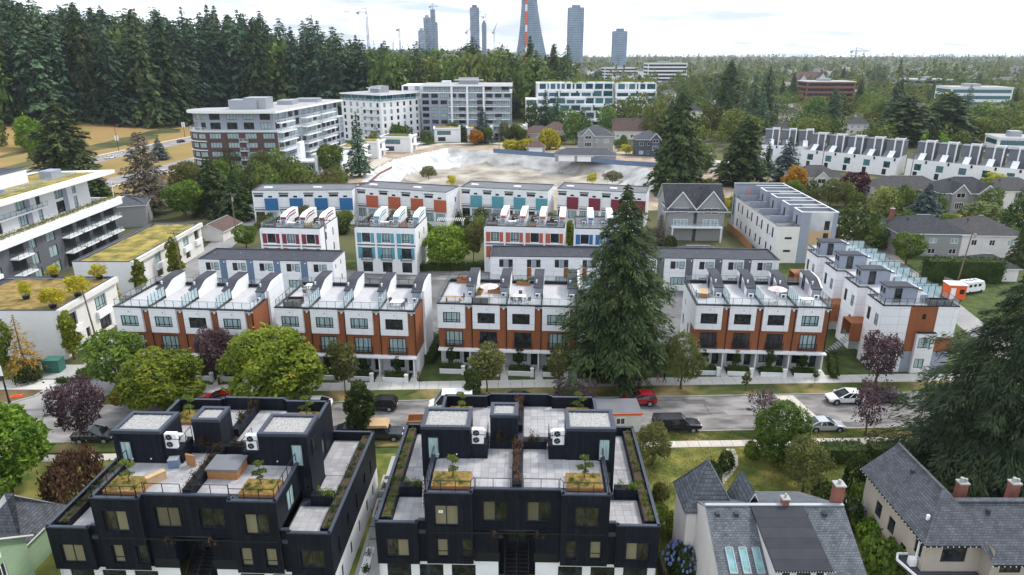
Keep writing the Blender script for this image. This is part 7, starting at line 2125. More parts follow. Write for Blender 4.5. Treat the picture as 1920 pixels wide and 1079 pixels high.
M['tower_plum'] = mat('tower_plum', (0.20, 0.18, 0.25), rough=.7, var=.1, scale=.06)
M['tower_glass'] = mat('tower_glass', (0.13, 0.21, 0.31), col2=(0.25, 0.35, 0.46), rough=.15, var=.1, scale=.05)
tower(991, 28, -60, 1500, 'curve', 'tower_core', 'tower_glass', 'tallest unfinished tower with a curved flaring flank and red hoist', )
tower(1078, 30, 14, 1520, 'box', 'tower_core', 'tower_glass', 'blue grey unfinished tower right of the curved one')
tower(891, 18, 13, 1520, 'box', 'tower_plum', 'tower_glass', 'slim plum coloured tower left of the curved one')
tower(814, 17, 22, 1560, 'step', 'tower_core', 'tower_glass', 'slim stepped tower with a crane on top, furthest left')
tower(803, 14, 33, 1580, 'box', 'tower_pale', 'tower_glass', 'pale slab tower joined to the left of the stepped tower')
tower(792, 13, 55, 1540, 'box', 'tower_pale', 'tower_glass', 'short pale tower left of the stepped tower')
tower(908, 9, 42, 1600, 'box', 'tower_core', 'tower_glass', 'narrow bluish tower half hidden right of the plum tower')
tower(1161, 27, 56, 1450, 'box', 'tower_core', 'tower_glass', 'short blue grey tower standing alone on the right')
b = MB()
xh, yh = (986 - 960) / FPX * 1430, 1495
hoist = empty('hoist_mast', (xh, yh, 0), 0, 'red and white construction hoist on the front of the curved tower', 'hoist')
for k in range(16):
 MB().box(-2.2, -1, k * 13.0, 2.2, 2, k * 13.0 + (13.0 if k % 3 else 12.9)).build('mast_section', M['red_paint' if False else ('orange_paint' if k % 3 else 'white_plain')], hoist)
def crane(px, pyt, y, jib_px, back_px, label, hook=True, tilt=0.0):
 x = (px - 960) / FPX * (y * cos(PITCH) + 30 * sin(PITCH)); s = m_per_px(y, 60)
 h = height_at(y, pyt)
 o = empty('tower_crane', (x, y, 0), 0, label, 'crane', 'tower cranes in the distance')
 b = MB(); q = 1.1
 for (a, c) in ((-q, -q), (q, -q), (q, q), (-q, q)): b.bar((a, c, 0), (a, c, h), .45)
 for k in range(int(h / 5)): b.bar((-q, -q, k * 5), (q, -q, k * 5 + 5), .3)
 b.build('mast', M['crane_steel'], o)
 L, Bk = jib_px * s, back_px * s
 b = MB(); e = (L, 0, h + abs(L) * tilt)
 b.bar((-Bk, 0, h), (0, 0, h), .9); b.bar((0, 0, h), e, .9); b.bar((0, 0, h + 6), (e[0] * .8, 0, h + abs(L) * tilt * .8), .35); b.bar((0, 0, h), (0, 0, h + 6), .8); b.bar((0, 0, h + 6), (-Bk, 0, h), .35)
 b.build('jib', M['crane_steel'], o)
 MB().box(-Bk - 2, -1.2, h - 3.4, -Bk + 2, 1.2, h).build('counterweight', M['concrete'], o)
 MB().box(-.2, -2.4, h - 2.6, 2.0, -1.0, h - .2).build('cab', M['white_plain'], o)
M['crane_steel'] = mat('crane_steel', (0.20, 0.19, 0.19), rough=.6, var=.1)
crane(694, 23, 1100, -55, 16, 'tower crane with long level jib above the left forest edge')
crane(593, 35, 1150, -13, 8, 'small tower crane above the forest, furthest left')
crane(752, 55, 1300, 5, 4, 'tiny dark crane left of the short pale tower')
crane(815, 12, 1520, 10, 5, 'crane standing on the slim stepped tower')
crane(912, 32, 1450, -11, 5, 'crane with short level jib right of the plum tower')
crane(877, 60, 1400, 6, 2, 'crane with steeply raised jib left of the plum tower', tilt=1.0)
crane(1601, 96, 1300, 27, 9, 'lone tower crane above the trees on the right horizon')
crane(927, 60, 1480, 5, 2, 'thin crane with raised jib between the plum and curved towers', tilt=3.0)
TR = {}
M['lf_leafy'] = mat_leaf('leaf_deep_green', (0.035, 0.068, 0.012), (0.105, 0.160, 0.030))
TR['horn'] = broadleaf('horn', 9, 4.6, 1.2, 15000, .34, 'lf_horn', 'round', 20, 21, up=.6, rough=.5, lr=(.28, .40))
TR['maple'] = broadleaf('maple', 9, 4.5, 1.6, 11000, .40, 'lf_bright', 'round', 18, 22, lr=(.28, .42))
TR['green'] = broadleaf('green', 8, 3.8, 1.6, 6500, .36, 'lf_green', 'vase', 15, 23, fill=.2)
TR['dome'] = broadleaf('dome', 8, 4.0, .2, 12000, .30, 'lf_leafy', 'round', 16, 36, up=.7, rough=.45, fill=.09)
TR['olive'] = broadleaf('olive', 7, 3.4, 1.2, 6500, .28, 'lf_olive', 'round', 15, 24, fill=.22)
TR['willow'] = broadleaf('willow', 7, 3.4, 1.5, 6000, .34, 'lf_olive', 'round', 13, 25, asp=.3, fill=.16)
TR['light'] = broadleaf('light', 6, 2.4, 1.5, 2600, .30, 'lf_olive', 'vase', 9, 26, fill=.26, tr=.09)
TR['plum'] = broadleaf('plum', 7, 4.0, 1.7, 4600, .30, 'lf_purple', 'vase', 16, 27, fill=.28, tr=.2, lr=(.24, .38))
TR['bare_plum'] = broadleaf('bare_plum', 5, 3.0, 1.2, 1300, .26, 'lf_purple', 'vase', 13, 28, fill=.34, tr=.13, lr=(.24, .38))
TR['oval'] = broadleaf('oval', 6, 2.2, .5, 5200, .30, 'lf_dark', 'column', 11, 29, fill=.15, up=.7)
TR['bright'] = broadleaf('bright', 8, 4.2, 1.2, 5200, .46, 'lf_bright', 'round', 14, 30)
TR['yellow'] = broadleaf('yellow', 3.4, 1.5, .5, 1300, .26, 'lf_yellow', 'round', 8, 31, fill=.2, tr=.06)
TR['yellowcol'] = broadleaf('yellowcol', 7, 1.7, .4, 2600, .36, 'lf_horn', 'column', 10, 32, fill=.18)
TR['orange'] = broadleaf('orange', 7, 3.2, 1.0, 2400, .5, 'lf_orange', 'round', 11, 33)
TR['maroon'] = broadleaf('maroon', 7, 4.2, 1.0, 3200, .5, 'lf_maroon', 'round', 12, 34)
TR['sapling'] = broadleaf('sapling', 3.2, .8, 1.2, 260, .26, 'lf_olive', 'cone', 5, 35, fill=.4, tr=.04)
TR['big'] = conifer('big', 27, 7.4, 'nd_dark', 78, 10, 125, 41, base=.04, droop=.34, leaf=.82, asp=.24, power=.72, jitter=.28)
TR['deodar'] = conifer('deodar', 23, 9.5, 'nd_cedar', 54, 10, 300, 42, base=.03, droop=.30, leaf=.72, asp=.2, power=.62, jitter=.24, tip=.02)
TR['gold_con'] = conifer('gold_con', 8, 2.6, 'lf_gold', 34, 9, 12, 43, droop=.1, leaf=.55, asp=.3, power=.9)
for k in range(5):
 TR[f'fir{k}'] = conifer(f'fir{k}', 40, 6.0, 'nd_forest', 40 + 3 * k, 8, 13, 50 + k, base=.05, droop=.30 + .04 * k, leaf=2.0, asp=.5, power=(.42, .5, .6, .75, .48)[k], jitter=.38)
 TR[f'far{k}'] = broadleaf(f'far{k}', 12, 6.0, 1.0, 1100, 1.0, 'lf_far', ('round', 'vase', 'round', 'column', 'round')[k], 12, 60 + k, fill=.14)
TR['cedar0'] = conifer('cedar0', 22, 4.2, 'nd_mid', 44, 9, 18, 58, base=.03, droop=.42, leaf=1.35, asp=.5, power=.75)
TR['cedar1'] = conifer('cedar1', 18, 4.8, 'nd_mid', 40, 10, 44, 59, base=.03, droop=.25, leaf=.95, asp=.5, power=.6)
TR['blue'] = conifer('blue', 18, 4.6, 'nd_blue', 36, 10, 22, 61, base=.03, droop=.3, leaf=1.2, asp=.4, power=.7)
TR['dead'] = conifer('dead', 22, 5.0, 'lf_brown', 42, 10, 26, 62, base=.03, droop=-.25, leaf=1.1, asp=.34, power=.5)
for kk, nm, px, pb, pt, w, lab in [
 ('maple', 'maple_tree', 22, 925, 765, 165, 'bright green maple at the left picture edge behind the green house'),
 ('plum', 'plum_tree', 158, 832, 718, 118, 'purple leaved plum tree over the black car at the left junction'),
 ('horn', 'hornbeam_tree', 312, 776, 660, 172, 'large yellowing round tree on the verge, left of its twin'),
 ('horn', 'hornbeam_tree', 520, 764, 620, 186, 'large yellowing round tree on the verge, right of its twin'),
 ('green', 'street_tree', 224, 735, 630, 122, 'mid green spreading tree at the corner of the lane'),
 ('plum', 'plum_tree', 412, 722, 620, 92, 'purple tree before the leftmost rust townhouse row'),
 ('light', 'street_tree', 648, 740, 645, 70, 'airy green tree on the sidewalk before the second rust townhouse row'),
 ('light', 'street_tree', 913, 736, 652, 84, 'airy olive tree on the sidewalk left of the giant conifer'),
 ('oval', 'street_tree', 884, 758, 693, 40, 'small cone shaped green tree beside the white van'),
 ('oval', 'street_tree', 679, 818, 720, 70, 'dense dark oval tree between the black blocks and the road'),
 ('big', 'giant_conifer', 1158, 708, 344, 214, 'giant dark conifer standing between the townhouse rows'),
 ('oval', 'evergreen_tree', 1121, 722, 640, 66, 'dark bushy evergreen at the left foot of the giant conifer'),
 ('light', 'street_tree', 1046, 732, 652, 56, 'thin reddish olive tree left of the giant conifer foot'),
 ('willow', 'willow_tree', 1276, 730, 630, 90, 'rounded olive willow on the verge right of the giant conifer'),
 ('bare_plum', 'plum_tree', 1076, 762, 716, 96, 'low wide purple tree above the middle of the centre black block'),
 ('sapling', 'sapling', 1397, 734, 697, 28, 'young sapling on the far verge before the row right of the giant conifer'),
 ('sapling', 'sapling', 1527, 722, 693, 18, 'thin sapling by the sidewalk near the right end of the townhouses'),
 ('sapling', 'sapling', 787, 733, 697, 14, 'thin sapling on the verge left of the white van'),
 ('plum', 'plum_tree', 1640, 724, 630, 98, 'purple tree in front of the white end row'),
 ('bare_plum', 'plum_tree', 1428, 802, 735, 70, 'sparse purple tree by the road left of the round green tree'),
 ('bare_plum', 'plum_tree', 1621, 818, 716, 92, 'sparse purple tree by the road right of the silver sedan'),
 ('dome', 'round_tree', 1460, 866, 756, 112, 'dense round green tree beside the garden path'),
 ('olive', 'olive_tree', 1505, 922, 826, 92, 'grey green tree in the garden behind the white house'),
 ('olive', 'garden_tree', 1222, 872, 795, 70, 'olive bushy tree at the right of the centre black block'),
 ('deodar', 'deodar_cedar', 1850, 890, 508, 322, 'huge drooping cedar at the right edge behind the beige house'),
 ('gold_con', 'golden_conifer', 52, 706, 590, 74, 'golden conifer in front of the white block beside the lane'),
 ('green', 'street_tree', 2, 716, 602, 74, 'green tree cut by the left picture edge beside the golden conifer'),
 ('yellowcol', 'columnar_tree', 140, 674, 584, 42, 'tall yellow green tree at the lane side of the rusty roofed block'),
 ('yellow', 'yellow_tree', 215, 588, 530, 38, 'yellow and green tree at the back corner of the rusty roofed block'),
 ('yellowcol', 'columnar_tree', 267, 552, 487, 34, 'narrow yellowing tree against the long block with golden roof'),
 ('yellowcol', 'columnar_tree', 333, 522, 445, 34, 'narrow green tree beside the utility pole along the lane'),
 ('yellowcol', 'columnar_tree', 374, 470, 424, 28, 'narrow yellowing tree at the far end of the golden roofed block'),
 ('dead', 'withered_conifer', 283, 402, 248, 82, 'withered grey brown conifer beside the boulevard'),
 ('cedar1', 'evergreen_tree', 128, 322, 188, 104, 'wide dark evergreen on the dry grass at the left'),
 ('bright', 'park_tree', 64, 290, 222, 58, 'light green tree on the dry grass left of the wide evergreen'),
 ('far1', 'park_tree', 2, 290, 230, 40, 'green tree at the left picture edge on the dry grass'),
 ('green', 'evergreen_tree', 350, 412, 342, 78, 'mid green bushy tree between the lane and the brick building'),
 ('cedar1', 'cedar_tree', 402, 402, 293, 74, 'brown green cedar in front of the brick building'),
 ('cedar0', 'cedar_tree', 446, 412, 318, 62, 'dark green cedar right of the brown green one'),
 ('far0', 'leafy_tree', 488, 372, 306, 62, 'leafy tree in front of the brick building corner'),
 ('maroon', 'maroon_shrub_tree', 566, 346, 318, 44, 'small maroon tree at the foot of the brick building'),
 ('blue', 'evergreen_tree', 300, 300, 258, 36, 'small dark evergreen on the median beside the withered conifer'),
 ('cedar1', 'evergreen_tree', 185, 380, 318, 60, 'dark evergreen at the end of the terraced apartment building'),
 ('fir3', 'narrow_cedar', 675, 332, 208, 42, 'tall narrow cedar between the brick building and the pit'),
 ('cedar1', 'tall_conifer', 1267, 360, 172, 98, 'tall broad conifer at the right side of the pit'),
 ('cedar1', 'tall_conifer', 1390, 348, 218, 92, 'tall conifer right of the pit side one, before the dormer row'),
 ('blue', 'blue_spruce', 1471, 346, 255, 58, 'dark blue green spruce left of the orange tree'),
 ('fir3', 'narrow_cedar', 1436, 330, 258, 22, 'very narrow cedar left of the dark blue green spruce'),
 ('blue', 'blue_spruce', 1729, 424, 342, 68, 'plump blue spruce beside the right street'),
 ('bright', 'courtyard_tree', 836, 500, 430, 94, 'bright green tree in the courtyard between the panel blocks'),
 ('light', 'courtyard_tree', 777, 492, 405, 44, 'tall thin green tree left of the bright courtyard tree'),
 ('light', 'courtyard_tree', 888, 495, 420, 50, 'tall green tree right of the bright courtyard tree'),
 ('yellowcol', 'columnar_tree', 1067, 470, 414, 30, 'narrow bright tree between the coral and blue panel blocks'),
 ('green', 'courtyard_tree', 462, 466, 425, 54, 'green tree at the left end of the maroon panel block'),
 ('green', 'courtyard_tree', 645, 436, 396, 44, 'dark leafy tree between the maroon and teal panel blocks'),
 ('orange', 'orange_tree', 1488, 368, 316, 50, 'orange leaved tree beside the cream arched gable house'),
 ('maroon', 'maroon_tree', 1598, 376, 326, 66, 'round maroon tree right of the orange one'),
 ('olive', 'garden_tree', 1555, 388, 338, 54, 'olive tree in front of the cream arched gable house'),
 ('far0', 'leafy_tree', 1600, 470, 388, 92, 'bushy green tree behind the white end row'),
 ('far2', 'leafy_tree', 1650, 415, 352, 62, 'bushy green tree beyond the unfinished row'),
 ('far4', 'leafy_tree', 1570, 450, 398, 66, 'green tree close behind the unfinished grey row'),
 ('green', 'leafy_tree', 1698, 496, 440, 66, 'round green tree at the dirt path on the right'),
 ('cedar1', 'evergreen_tree', 1690, 392, 345, 34, 'cone shaped green tree before the long cream house'),
 ('far2', 'leafy_tree', 1840, 426, 380, 92, 'broad olive tree on the right street'),
 ('far0', 'leafy_tree', 1905, 440, 375, 60, 'broad green tree at the right edge on the street'),
 ('cedar0', 'evergreen_tree', 1903, 500, 418, 40, 'narrow green conifer at the right edge beside the pale house'),
 ('yellow', 'yellow_tree', 1862, 352, 325, 44, 'yellow green round tree before the dormer row'),
 ('bright', 'round_maple', 1748, 286, 250, 52, 'round bright maple just beyond the dormer row'),
 ('fir4', 'tall_conifer', 1113, 232, 132, 36, 'tall spruce standing before the stepped white apartments'),
 ('fir2', 'tall_conifer', 1022, 252, 168, 30, 'dark spruce at the left of the stepped apartments'),
 ('fir2', 'tall_conifer', 1043, 254, 170, 26, 'narrow spruce beside the dark one before the stepped apartments'),
 ('blue', 'dark_spruce', 905, 268, 200, 40, 'dark spruce before the golden roofed lane houses'),
 ('orange', 'orange_shrub', 893, 272, 245, 34, 'small orange red tree left of the yellow bamboo'),
 ('fir1', 'tall_conifer', 1408, 250, 130, 44, 'tall dark conifer, left of a close pair in the right distance'),
 ('fir3', 'tall_conifer', 1432, 245, 124, 46, 'tall dark conifer, right of a close pair in the right distance'),
 ('cedar1', 'tall_conifer', 1362, 222, 112, 58, 'broad tall conifer left of the dark pair in the right distance'),
 ('cedar1', 'big_evergreen', 1690, 270, 178, 120, 'great spreading evergreen mass above the dormer row, left half'),
 ('cedar1', 'big_evergreen', 1768, 266, 172, 110, 'great spreading evergreen mass above the dormer row, right half'),
 ('far0', 'leafy_tree', 1228, 262, 190, 60, 'fine leaved olive tree left of the pit side conifer'),
 ('far3', 'leafy_tree', 1300, 312, 256, 40, 'green tree between the two tall pit side conifers'),
 ('far1', 'leafy_tree', 1322, 322, 272, 44, 'smaller green tree between the two tall pit side conifers'),
 ('far2', 'leafy_tree', 1080, 272, 210, 56, 'yellowing green tree left of the grey two storey house'),
 ('yellow', 'yellow_tree', 1175, 290, 272, 32, 'yellow orange shrub between the grey and navy houses'),
 ('yellow', 'yellow_tree', 1345, 412, 368, 50, 'yellow green tree beside the craftsman house'),
 ('olive', 'shrub_tree', 804, 336, 312, 34, 'olive shrub on the near rim of the pit, left'),
 ('yellow', 'shrub_tree', 847, 350, 330, 22, 'yellow shrub between the coral and teal back rows'),
 ('yellow', 'shrub_tree', 1110, 346, 326, 24, 'yellow shrub on the near rim of the pit, right'),
 ('olive', 'shrub_tree', 1148, 342, 322, 40, 'olive shrub at the right rim of the pit'),
 ('dead', 'dark_cypress', 1237, 460, 402, 24, 'dark withered cypress at the left of the craftsman house')]:
 ptree(TR[kk], nm, px, pb, pt, w, lab)
for (px, pb, pt, w, lab) in [(100, 577, 541, 54, 'yellow tree in a pot on the rusty planted roof, near one'), (147, 556, 519, 52, 'yellow tree in a pot on the rusty planted roof, far one'),
        (187, 523, 497, 36, 'bright tree at the far edge of the rusty planted roof'), (50, 560, 528, 26, 'pale yellow tree among the terrace furniture'), (103, 520, 498, 30, 'yellow tree at the end of the low hedge on the terrace')]:
 x, y = P(px, pb, 7.7)
 plant(TR['yellow'], 'potted_tree', x, y, height_at(y, pt) - 7.7, w * m_per_px(y, 7.7) / 2, lab, 'tree', z=7.7)
 b = MB(); b.tube((0, 0, 0), (0, 0, .5), .45, .55, 10); tag(b.build('plant_pot', M['black_metal'], None, (x, y - .02, 7.72)), 'dark pot under the ' + lab.split(' on ')[0].split(' at ')[0].split(' in ')[0].split(' among ')[0] + (' ' + lab.split(', ')[-1] if ', ' in lab else ' ' + lab[-24:].split(' ', 1)[-1]), 'pot')
rng = np.random.default_rng(31); n = 90000
gx_ = rng.uniform(12.5, 46, n); gy_ = rng.uniform(44, 66.9, n); w_ = rng.uniform(0, 1, n) < .22
gy_[w_] = rng.uniform(68.5, 70.3, w_.sum()); gy_ += S_ * gx_; clump = np.sin(gx_ * 1.7 + 2 * np.sin(gy_ * .9)) * np.sin(gy_ * 1.9 + gx_ * .4)
k_ = clump > rng.uniform(-1.1, .7, n); gx_, gy_, w_ = gx_[k_], gy_[k_], w_[k_]; n = len(gx_)
hb = rng.uniform(.06, .15, n) + .05 * (rng.uniform(0, 1, n) < .1)
me = leaf_mesh('grass', np.stack([gx_, gy_, np.where(w_, .10, .006) + hb * .4], 1), rng.normal(0, .5, (n, 3)) + [0, 0, 1], np.stack([rng.normal(0, 1, n), rng.normal(0, 1, n), np.full(n, .5)], 1), hb * 1.5, .06 + 0 * hb, mat_leaf('leaf_grass', (.075, .115, .02), (.22, .20, .06), scale=.35))
o = bpy.data.objects.new('grass', me); COL.objects.link(o); tag(o, 'rough grass on the garden lawn and near verge', 'grass', kind='stuff')
BU = {'g': bush_mesh('bg', 1.5, 1.6, 1500, .24, 'lf_green', 1), 'd': bush_mesh('bd', 1.5, 1.6, 1500, .22, 'lf_dark', 2), 'c': bush_mesh('bc', 3, 2.6, 5000, .26, 'lf_copper', 3, 9),
  'b': bush_mesh('bb', 1.5, 1.5, 1500, .26, 'lf_bright', 4), 'y': bush_mesh('by', 2, 2.4, 900, .5, 'lf_yellow', 5), 'o': bush_mesh('bo', 1.5, 1.6, 1500, .24, 'lf_olive', 6)}
for k, px, pb, pt, w, lab in [
 ('c', 150, 950, 850, 118, 'copper brown hedge-like bush beside the left black block'), ('d', 1335, 905, 866, 44, 'dark rounded shrub at the bend of the garden path'),
 ('d', 1358, 884, 843, 34, 'smaller dark shrub beside the top of the garden path'), ('d', 1600, 928, 848, 58, 'tall flowering shrub with white blooms by the beige house'),
 ('b', 1628, 1020, 978, 60, 'bright green shrub at the left wall of the beige house'), ('g', 1650, 1076, 1010, 90, 'large green shrub below the beige house balcony'),
 ('b', 1680, 1079, 1040, 60, 'light green shrub nearest the beige house balcony'), ('o', 1236, 938, 905, 34, 'yellowish shrub at the right side of the centre black block'),
 ('g', 1240, 1000, 950, 54, 'arching grassy shrub right of the centre black block'), ('o', 1292, 1020, 975, 40, 'tall grassy clump beside the white house wall'),
 ('d', 1588, 998, 930, 50, 'dark shrub behind the brick chimney'), ('g', 1610, 950, 905, 44, 'green shrub between the white and beige houses'),
 ('g', 1408, 858, 828, 30, 'low green shrub left of the round green tree'), ('b', 1340, 962, 938, 50, 'low light green shrub behind the small roof gable'),
 ('g', 1440, 960, 930, 70, 'green ground shrub on the lawn behind the white house'), ('d', 1545, 950, 905, 60, 'dark shrub right of the grey green garden tree'),
 ('g', 160, 712, 690, 30, 'small shrub beside the green utility box'), ('d', 60, 716, 686, 50, 'dark shrub under the golden conifer'),
 ('y', 960, 282, 262, 42, 'yellow bamboo clump behind the pit fence, left'), ('y', 985, 283, 260, 38, 'yellow bamboo clump behind the pit fence, middle'),
 ('y', 1030, 280, 240, 40, 'tall yellow bamboo clump behind the pit fence, right'), ('b', 1712, 455, 430, 40, 'light shrub in front of the slate roofed grey house'),
 ('b', 1375, 404, 372, 30, 'light green shrub left of the unfinished grey row'), ('d', 1255, 470, 440, 26, 'dark shrub at the craftsman deck'),
 ('g', 640, 345, 322, 30, 'shrub at the foot of the tall narrow cedar'), ('y', 610, 345, 330, 28, 'yellow green shrub at the brick building entrance')]:
 pbush(BU[k], 'shrub', px, pb, pt, w, lab)
hy = pbush(BU['d'], 'hydrangea', 1275, 1079, 1022, 74, 'hydrangea bush with blue flower heads beside the white house')
b = MB(); rr = random.Random(4)
for k in range(60):
 a, e = rr.uniform(0, 6.28), rr.uniform(.1, 1.3)
 b.sphere((1.45 * cos(a) * cos(e), 1.45 * sin(a) * cos(e), .75 + .85 * sin(e)), .10, 0, 6, 4)
tag(b.build('flowers', mat('blue_petals', (.16, .22, .45), var=.3, rnd=.2), hy), kind='stuff')
hedge(P(1576, 862), .03, 4.6, 2.2, 1.9, 'lf_dark', 'clipped green box hedge on the garden side of the sidewalk', leaf=.26)
hedge(P(1662, 862), .03, 4.4, 2.0, 2.0, 'lf_dark', 'dark clipped hedge beside the bin under the huge cedar', leaf=.26)
hedge(P(1800, 528), -.05, 14.5, 3.0, 4.6, 'lf_dark', 'tall dark clipped hedge along the right lane', leaf=.4)
hedge(P(840, 507), .03, 19, 1.6, 1.5, 'lf_dark', 'long low hedge below the courtyard trees', leaf=.35)
hedge((-66.6, 102), pi / 2 - .12, 17, 1.0, 1.3, 'lf_green', 'green hedge along the lane before the rusty roofed block', leaf=.26)
hedge(P(812, 660), 1.45, 8.5, 2.4, 1.5, 'lf_dark', 'rounded dark shrubs in the gap between the second and third townhouse rows', leaf=.3)
hedge(P(1560, 690), 1.2, 8.0, 1.0, 1.2, 'lf_dark', 'dark hedge sloping beside the right end of the townhouses', leaf=.25)
hedge((-60.5, 84.2 - .2), 0.05, 3.5, .8, .7, 'lf_dark', 'low hedge by the green utility box', leaf=.2)
rr = random.Random(77)
SKY = [(-60, -30), (60, -10), (150, 4), (300, 14), (420, 6), (520, 22), (600, 38), (650, 50), (700, 70), (800, 76), (860, 62), (940, 72), (1000, 68), (1060, 88), (1100, 100)]
def skyline(px):
 for a, c in zip(SKY[:-1], SKY[1:]):
  if a[0] <= px <= c[0]: return a[1] + (c[1] - a[1]) * (px - a[0]) / (c[0] - a[0])
 return 130 if px > 1000 else -20
def px_of(x, y, z):
 zc = y * cos(PITCH) + (CAM_H - z) * sin(PITCH)
 return 960 + FPX * x / zc
cand = []
yy = 338.0
while yy < 640:
 st = 10.0 + (yy - 338) * .022
 xx = -0.80 * yy
 lim = -246 + (yy - 342) * .72 if yy < 400 else (-204 + (yy - 400) * .25 if yy < 452 else 40)
 while xx < lim:
  x, y = xx + rr.uniform(-.4, .4) * st, yy + rr.uniform(-.4, .4) * st
  ok = not (y < 470 and x > -190) or y > 452
  if ok: cand.append((x, y))
  xx += st
 yy += st * 1.15
rr.shuffle(cand)
cand = sorted(cand, key=lambda p: p[1])
nf = 0
for (x, y) in cand:
 z = T(x, y); px = px_of(x, y, z)
 if px < -60 or px > 1075: continue
 top = skyline(px) + rr.uniform(-6, 46) + (18 if y < 385 else 0)
 h = height_at(y, top) - z
 if px > 690: kinds = ['far0', 'far2', 'far1', 'fir1', 'fir2', 'cedar0', 'cedar1', 'far3']
 else: kinds = ['fir0', 'fir1', 'fir2', 'fir3', 'fir4', 'fir0', 'cedar0', 'cedar1'] + (['far0', 'far4'] if y > 470 or rr.random() < .25 else [])
 k = rr.choice(kinds)
 if k.startswith('far'): h *= .8
 if y > 560 and rr.random() < .45: continue
 h = max(11, min(62, h))
 if nf >= 300: break
 nf += 1
 r = h * rr.uniform(.15, .22) if not k.startswith('far') else h * rr.uniform(.3, .4)
 con = not k.startswith('far')
 plant(TR[k], 'forest_conifer' if con else 'forest_tree', x, y, h, r,
   (f'tall dark conifer in the {("front", "middle", "rear")[(y > 385) + (y > 470)]} of the hill forest, {("at the left picture edge", "left of the brick apartments", "behind the brick apartments", "above the white apartments")[(px > 190) + (px > 370) + (px > 560)]}' if px < 690 else 'conifer in the wooded band behind the apartment buildings') if con else 'leafy tree in the wooded band behind the apartment buildings',
   'tree', 'forest conifers on the hill' if con else 'leafy trees behind the apartments', z - .3)
for k, (px, pb, pt, w) in enumerate([(1000, 250, 196, 40), (1062, 256, 205, 46), (1090, 250, 200, 40), (1135, 258, 205, 46), (1160, 250, 190, 44), (1200, 256, 176, 44), (1222, 250, 172, 40), (1140, 244, 196, 30), (1178, 246, 182, 34), (1035, 246, 200, 34), (1255, 262, 196, 46)]):
 ptree(TR[('far0', 'far3', 'fir2', 'far1')[k % 4]], 'leafy_tree' if k % 4 != 2 else 'conifer', px, pb, pt, w, 'tree standing close before the stepped white apartments', group='trees before the stepped white apartments')
KEEP = [(x, y, r) for (x, y, r) in [(38, 420, 26), (75, 418, 18), (281, 630, 24), (300, 690, 30), (174, 800, 30), (436, 740, 26), (374, 567, 32), (216, 298, 14), (192, 377, 10)]]
GZ = []
for (px, pb) in [(1606, 254), (1483, 226), (1300, 228), (1468, 262), (1555, 300), (1178, 262), (1008, 264), (1042, 262), (1116, 290), (1216, 294)]:
 x, y = P(px, pb); KEEP.append((x, y + 5, 13)); GZ.append((px, pb))
LM = [(281, 630, 'the red brick building'), (374, 567, 'the white modern building with a brick corner'), (216, 298, 'the white building at the right edge'), (192, 377, 'the white house beyond the dormer row'), (75, 418, 'the stepped white apartments'), (174, 800, 'the pale long building'), (140, 250, 'the white dormer row'), (436, 740, 'the low grey building'), (130, 470, 'the white bungalow'), (300, 430, 'the great evergreen mass')]
nd = 0
for k in range(1500):
 y = 300 + 900 * rr.random() ** 1.5; px = rr.uniform(985, 1990)
 x = (px - 960) / FPX * (y * cos(PITCH) + 43 * sin(PITCH))
 if y < 345 and px < 1340: continue
 if y < 420 and px < 1240: continue
 if any(hypot(x - a, y - c) < r for a, c, r in KEEP): continue
 py = 539.5 + FPX * tan(math.atan(CAM_H / y) - PITCH)
 if any(abs(px - a) < 24 and 0 < py - c < 34 for a, c in GZ): continue
 if any(abs(px - a) < w and 0 < py - c < e for a, c, w, e in ((1553, 188, 50, 26), (1250, 140, 42, 34), (1832, 194, 62, 26), (1905, 290, 40, 26), (1745, 166, 38, 14), (1165, 140, 34, 26))): continue
 con = rr.random() < .22
 h = rr.uniform(13, 27) if con else rr.uniform(8, 16)
 t = TR[rr.choice(['fir1', 'fir2', 'fir3', 'fir4', 'cedar1', 'cedar0'])] if con else TR[f'far{rr.randrange(5)}']
 plant(t, 'neighbourhood_conifer' if con else 'neighbourhood_tree', x, y, h, h * (rr.uniform(.16, .22) if con else rr.uniform(.48, .64)),
   ('dark conifer' if con else 'leafy tree') + ' in the right distance near ' + min(LM, key=lambda q: hypot(x - q[0], y - q[1]))[2], 'tree',
   'conifers in the distant neighbourhood' if con else 'leafy trees in the distant neighbourhood')
 KEEP.append((x, y, 4.2 if y < 600 else 7)); nd += 1
 if nd >= 330: break
rr2 = random.Random(9)
for (xa, xb, ya, yb, n_, h0, h1, lab) in [(1570, 1925, 378, 412, 22, 5, 8, 'leafy garden tree among the houses along the right street'), (1600, 1925, 440, 474, 14, 4, 6.5, 'leafy garden tree before the hipped houses on the right'), (1380, 1600, 372, 400, 12, 4, 7, 'leafy garden tree between the unfinished row and the cream houses'),
         (330, 640, 332, 392, 20, 7, 12, 'leafy tree in the grounds before the brick apartment building'), (560, 1060, 424, 440, 8, 4, 6, 'leafy courtyard tree between the coloured panel blocks'), (1225, 1400, 322, 372, 9, 4, 7, 'leafy tree on the waste ground right of the pit'), (690, 990, 258, 272, 18, 5, 9, 'leafy tree at the foot of the mid rise apartments behind the pit'), (1050, 1300, 262, 284, 12, 4, 7, 'leafy garden tree around the houses behind the pit'), (0, 170, 296, 330, 4, 7, 11, 'leafy tree on the dry grass behind the terraced apartment building')]:
 for k in range(n_):
  x, y = P(rr2.uniform(xa, xb), rr2.uniform(ya, yb)); h = rr2.uniform(h0, h1)
  plant(TR[rr2.choice(['far0', 'far1', 'far2', 'far4', 'green', 'olive', 'far3'])], 'leafy_tree', x, y, h, h * rr2.uniform(.36, .5), lab, group=lab.replace('leafy', 'the leafy') + 's' if 0 else 'trees: ' + lab[6:40].strip())
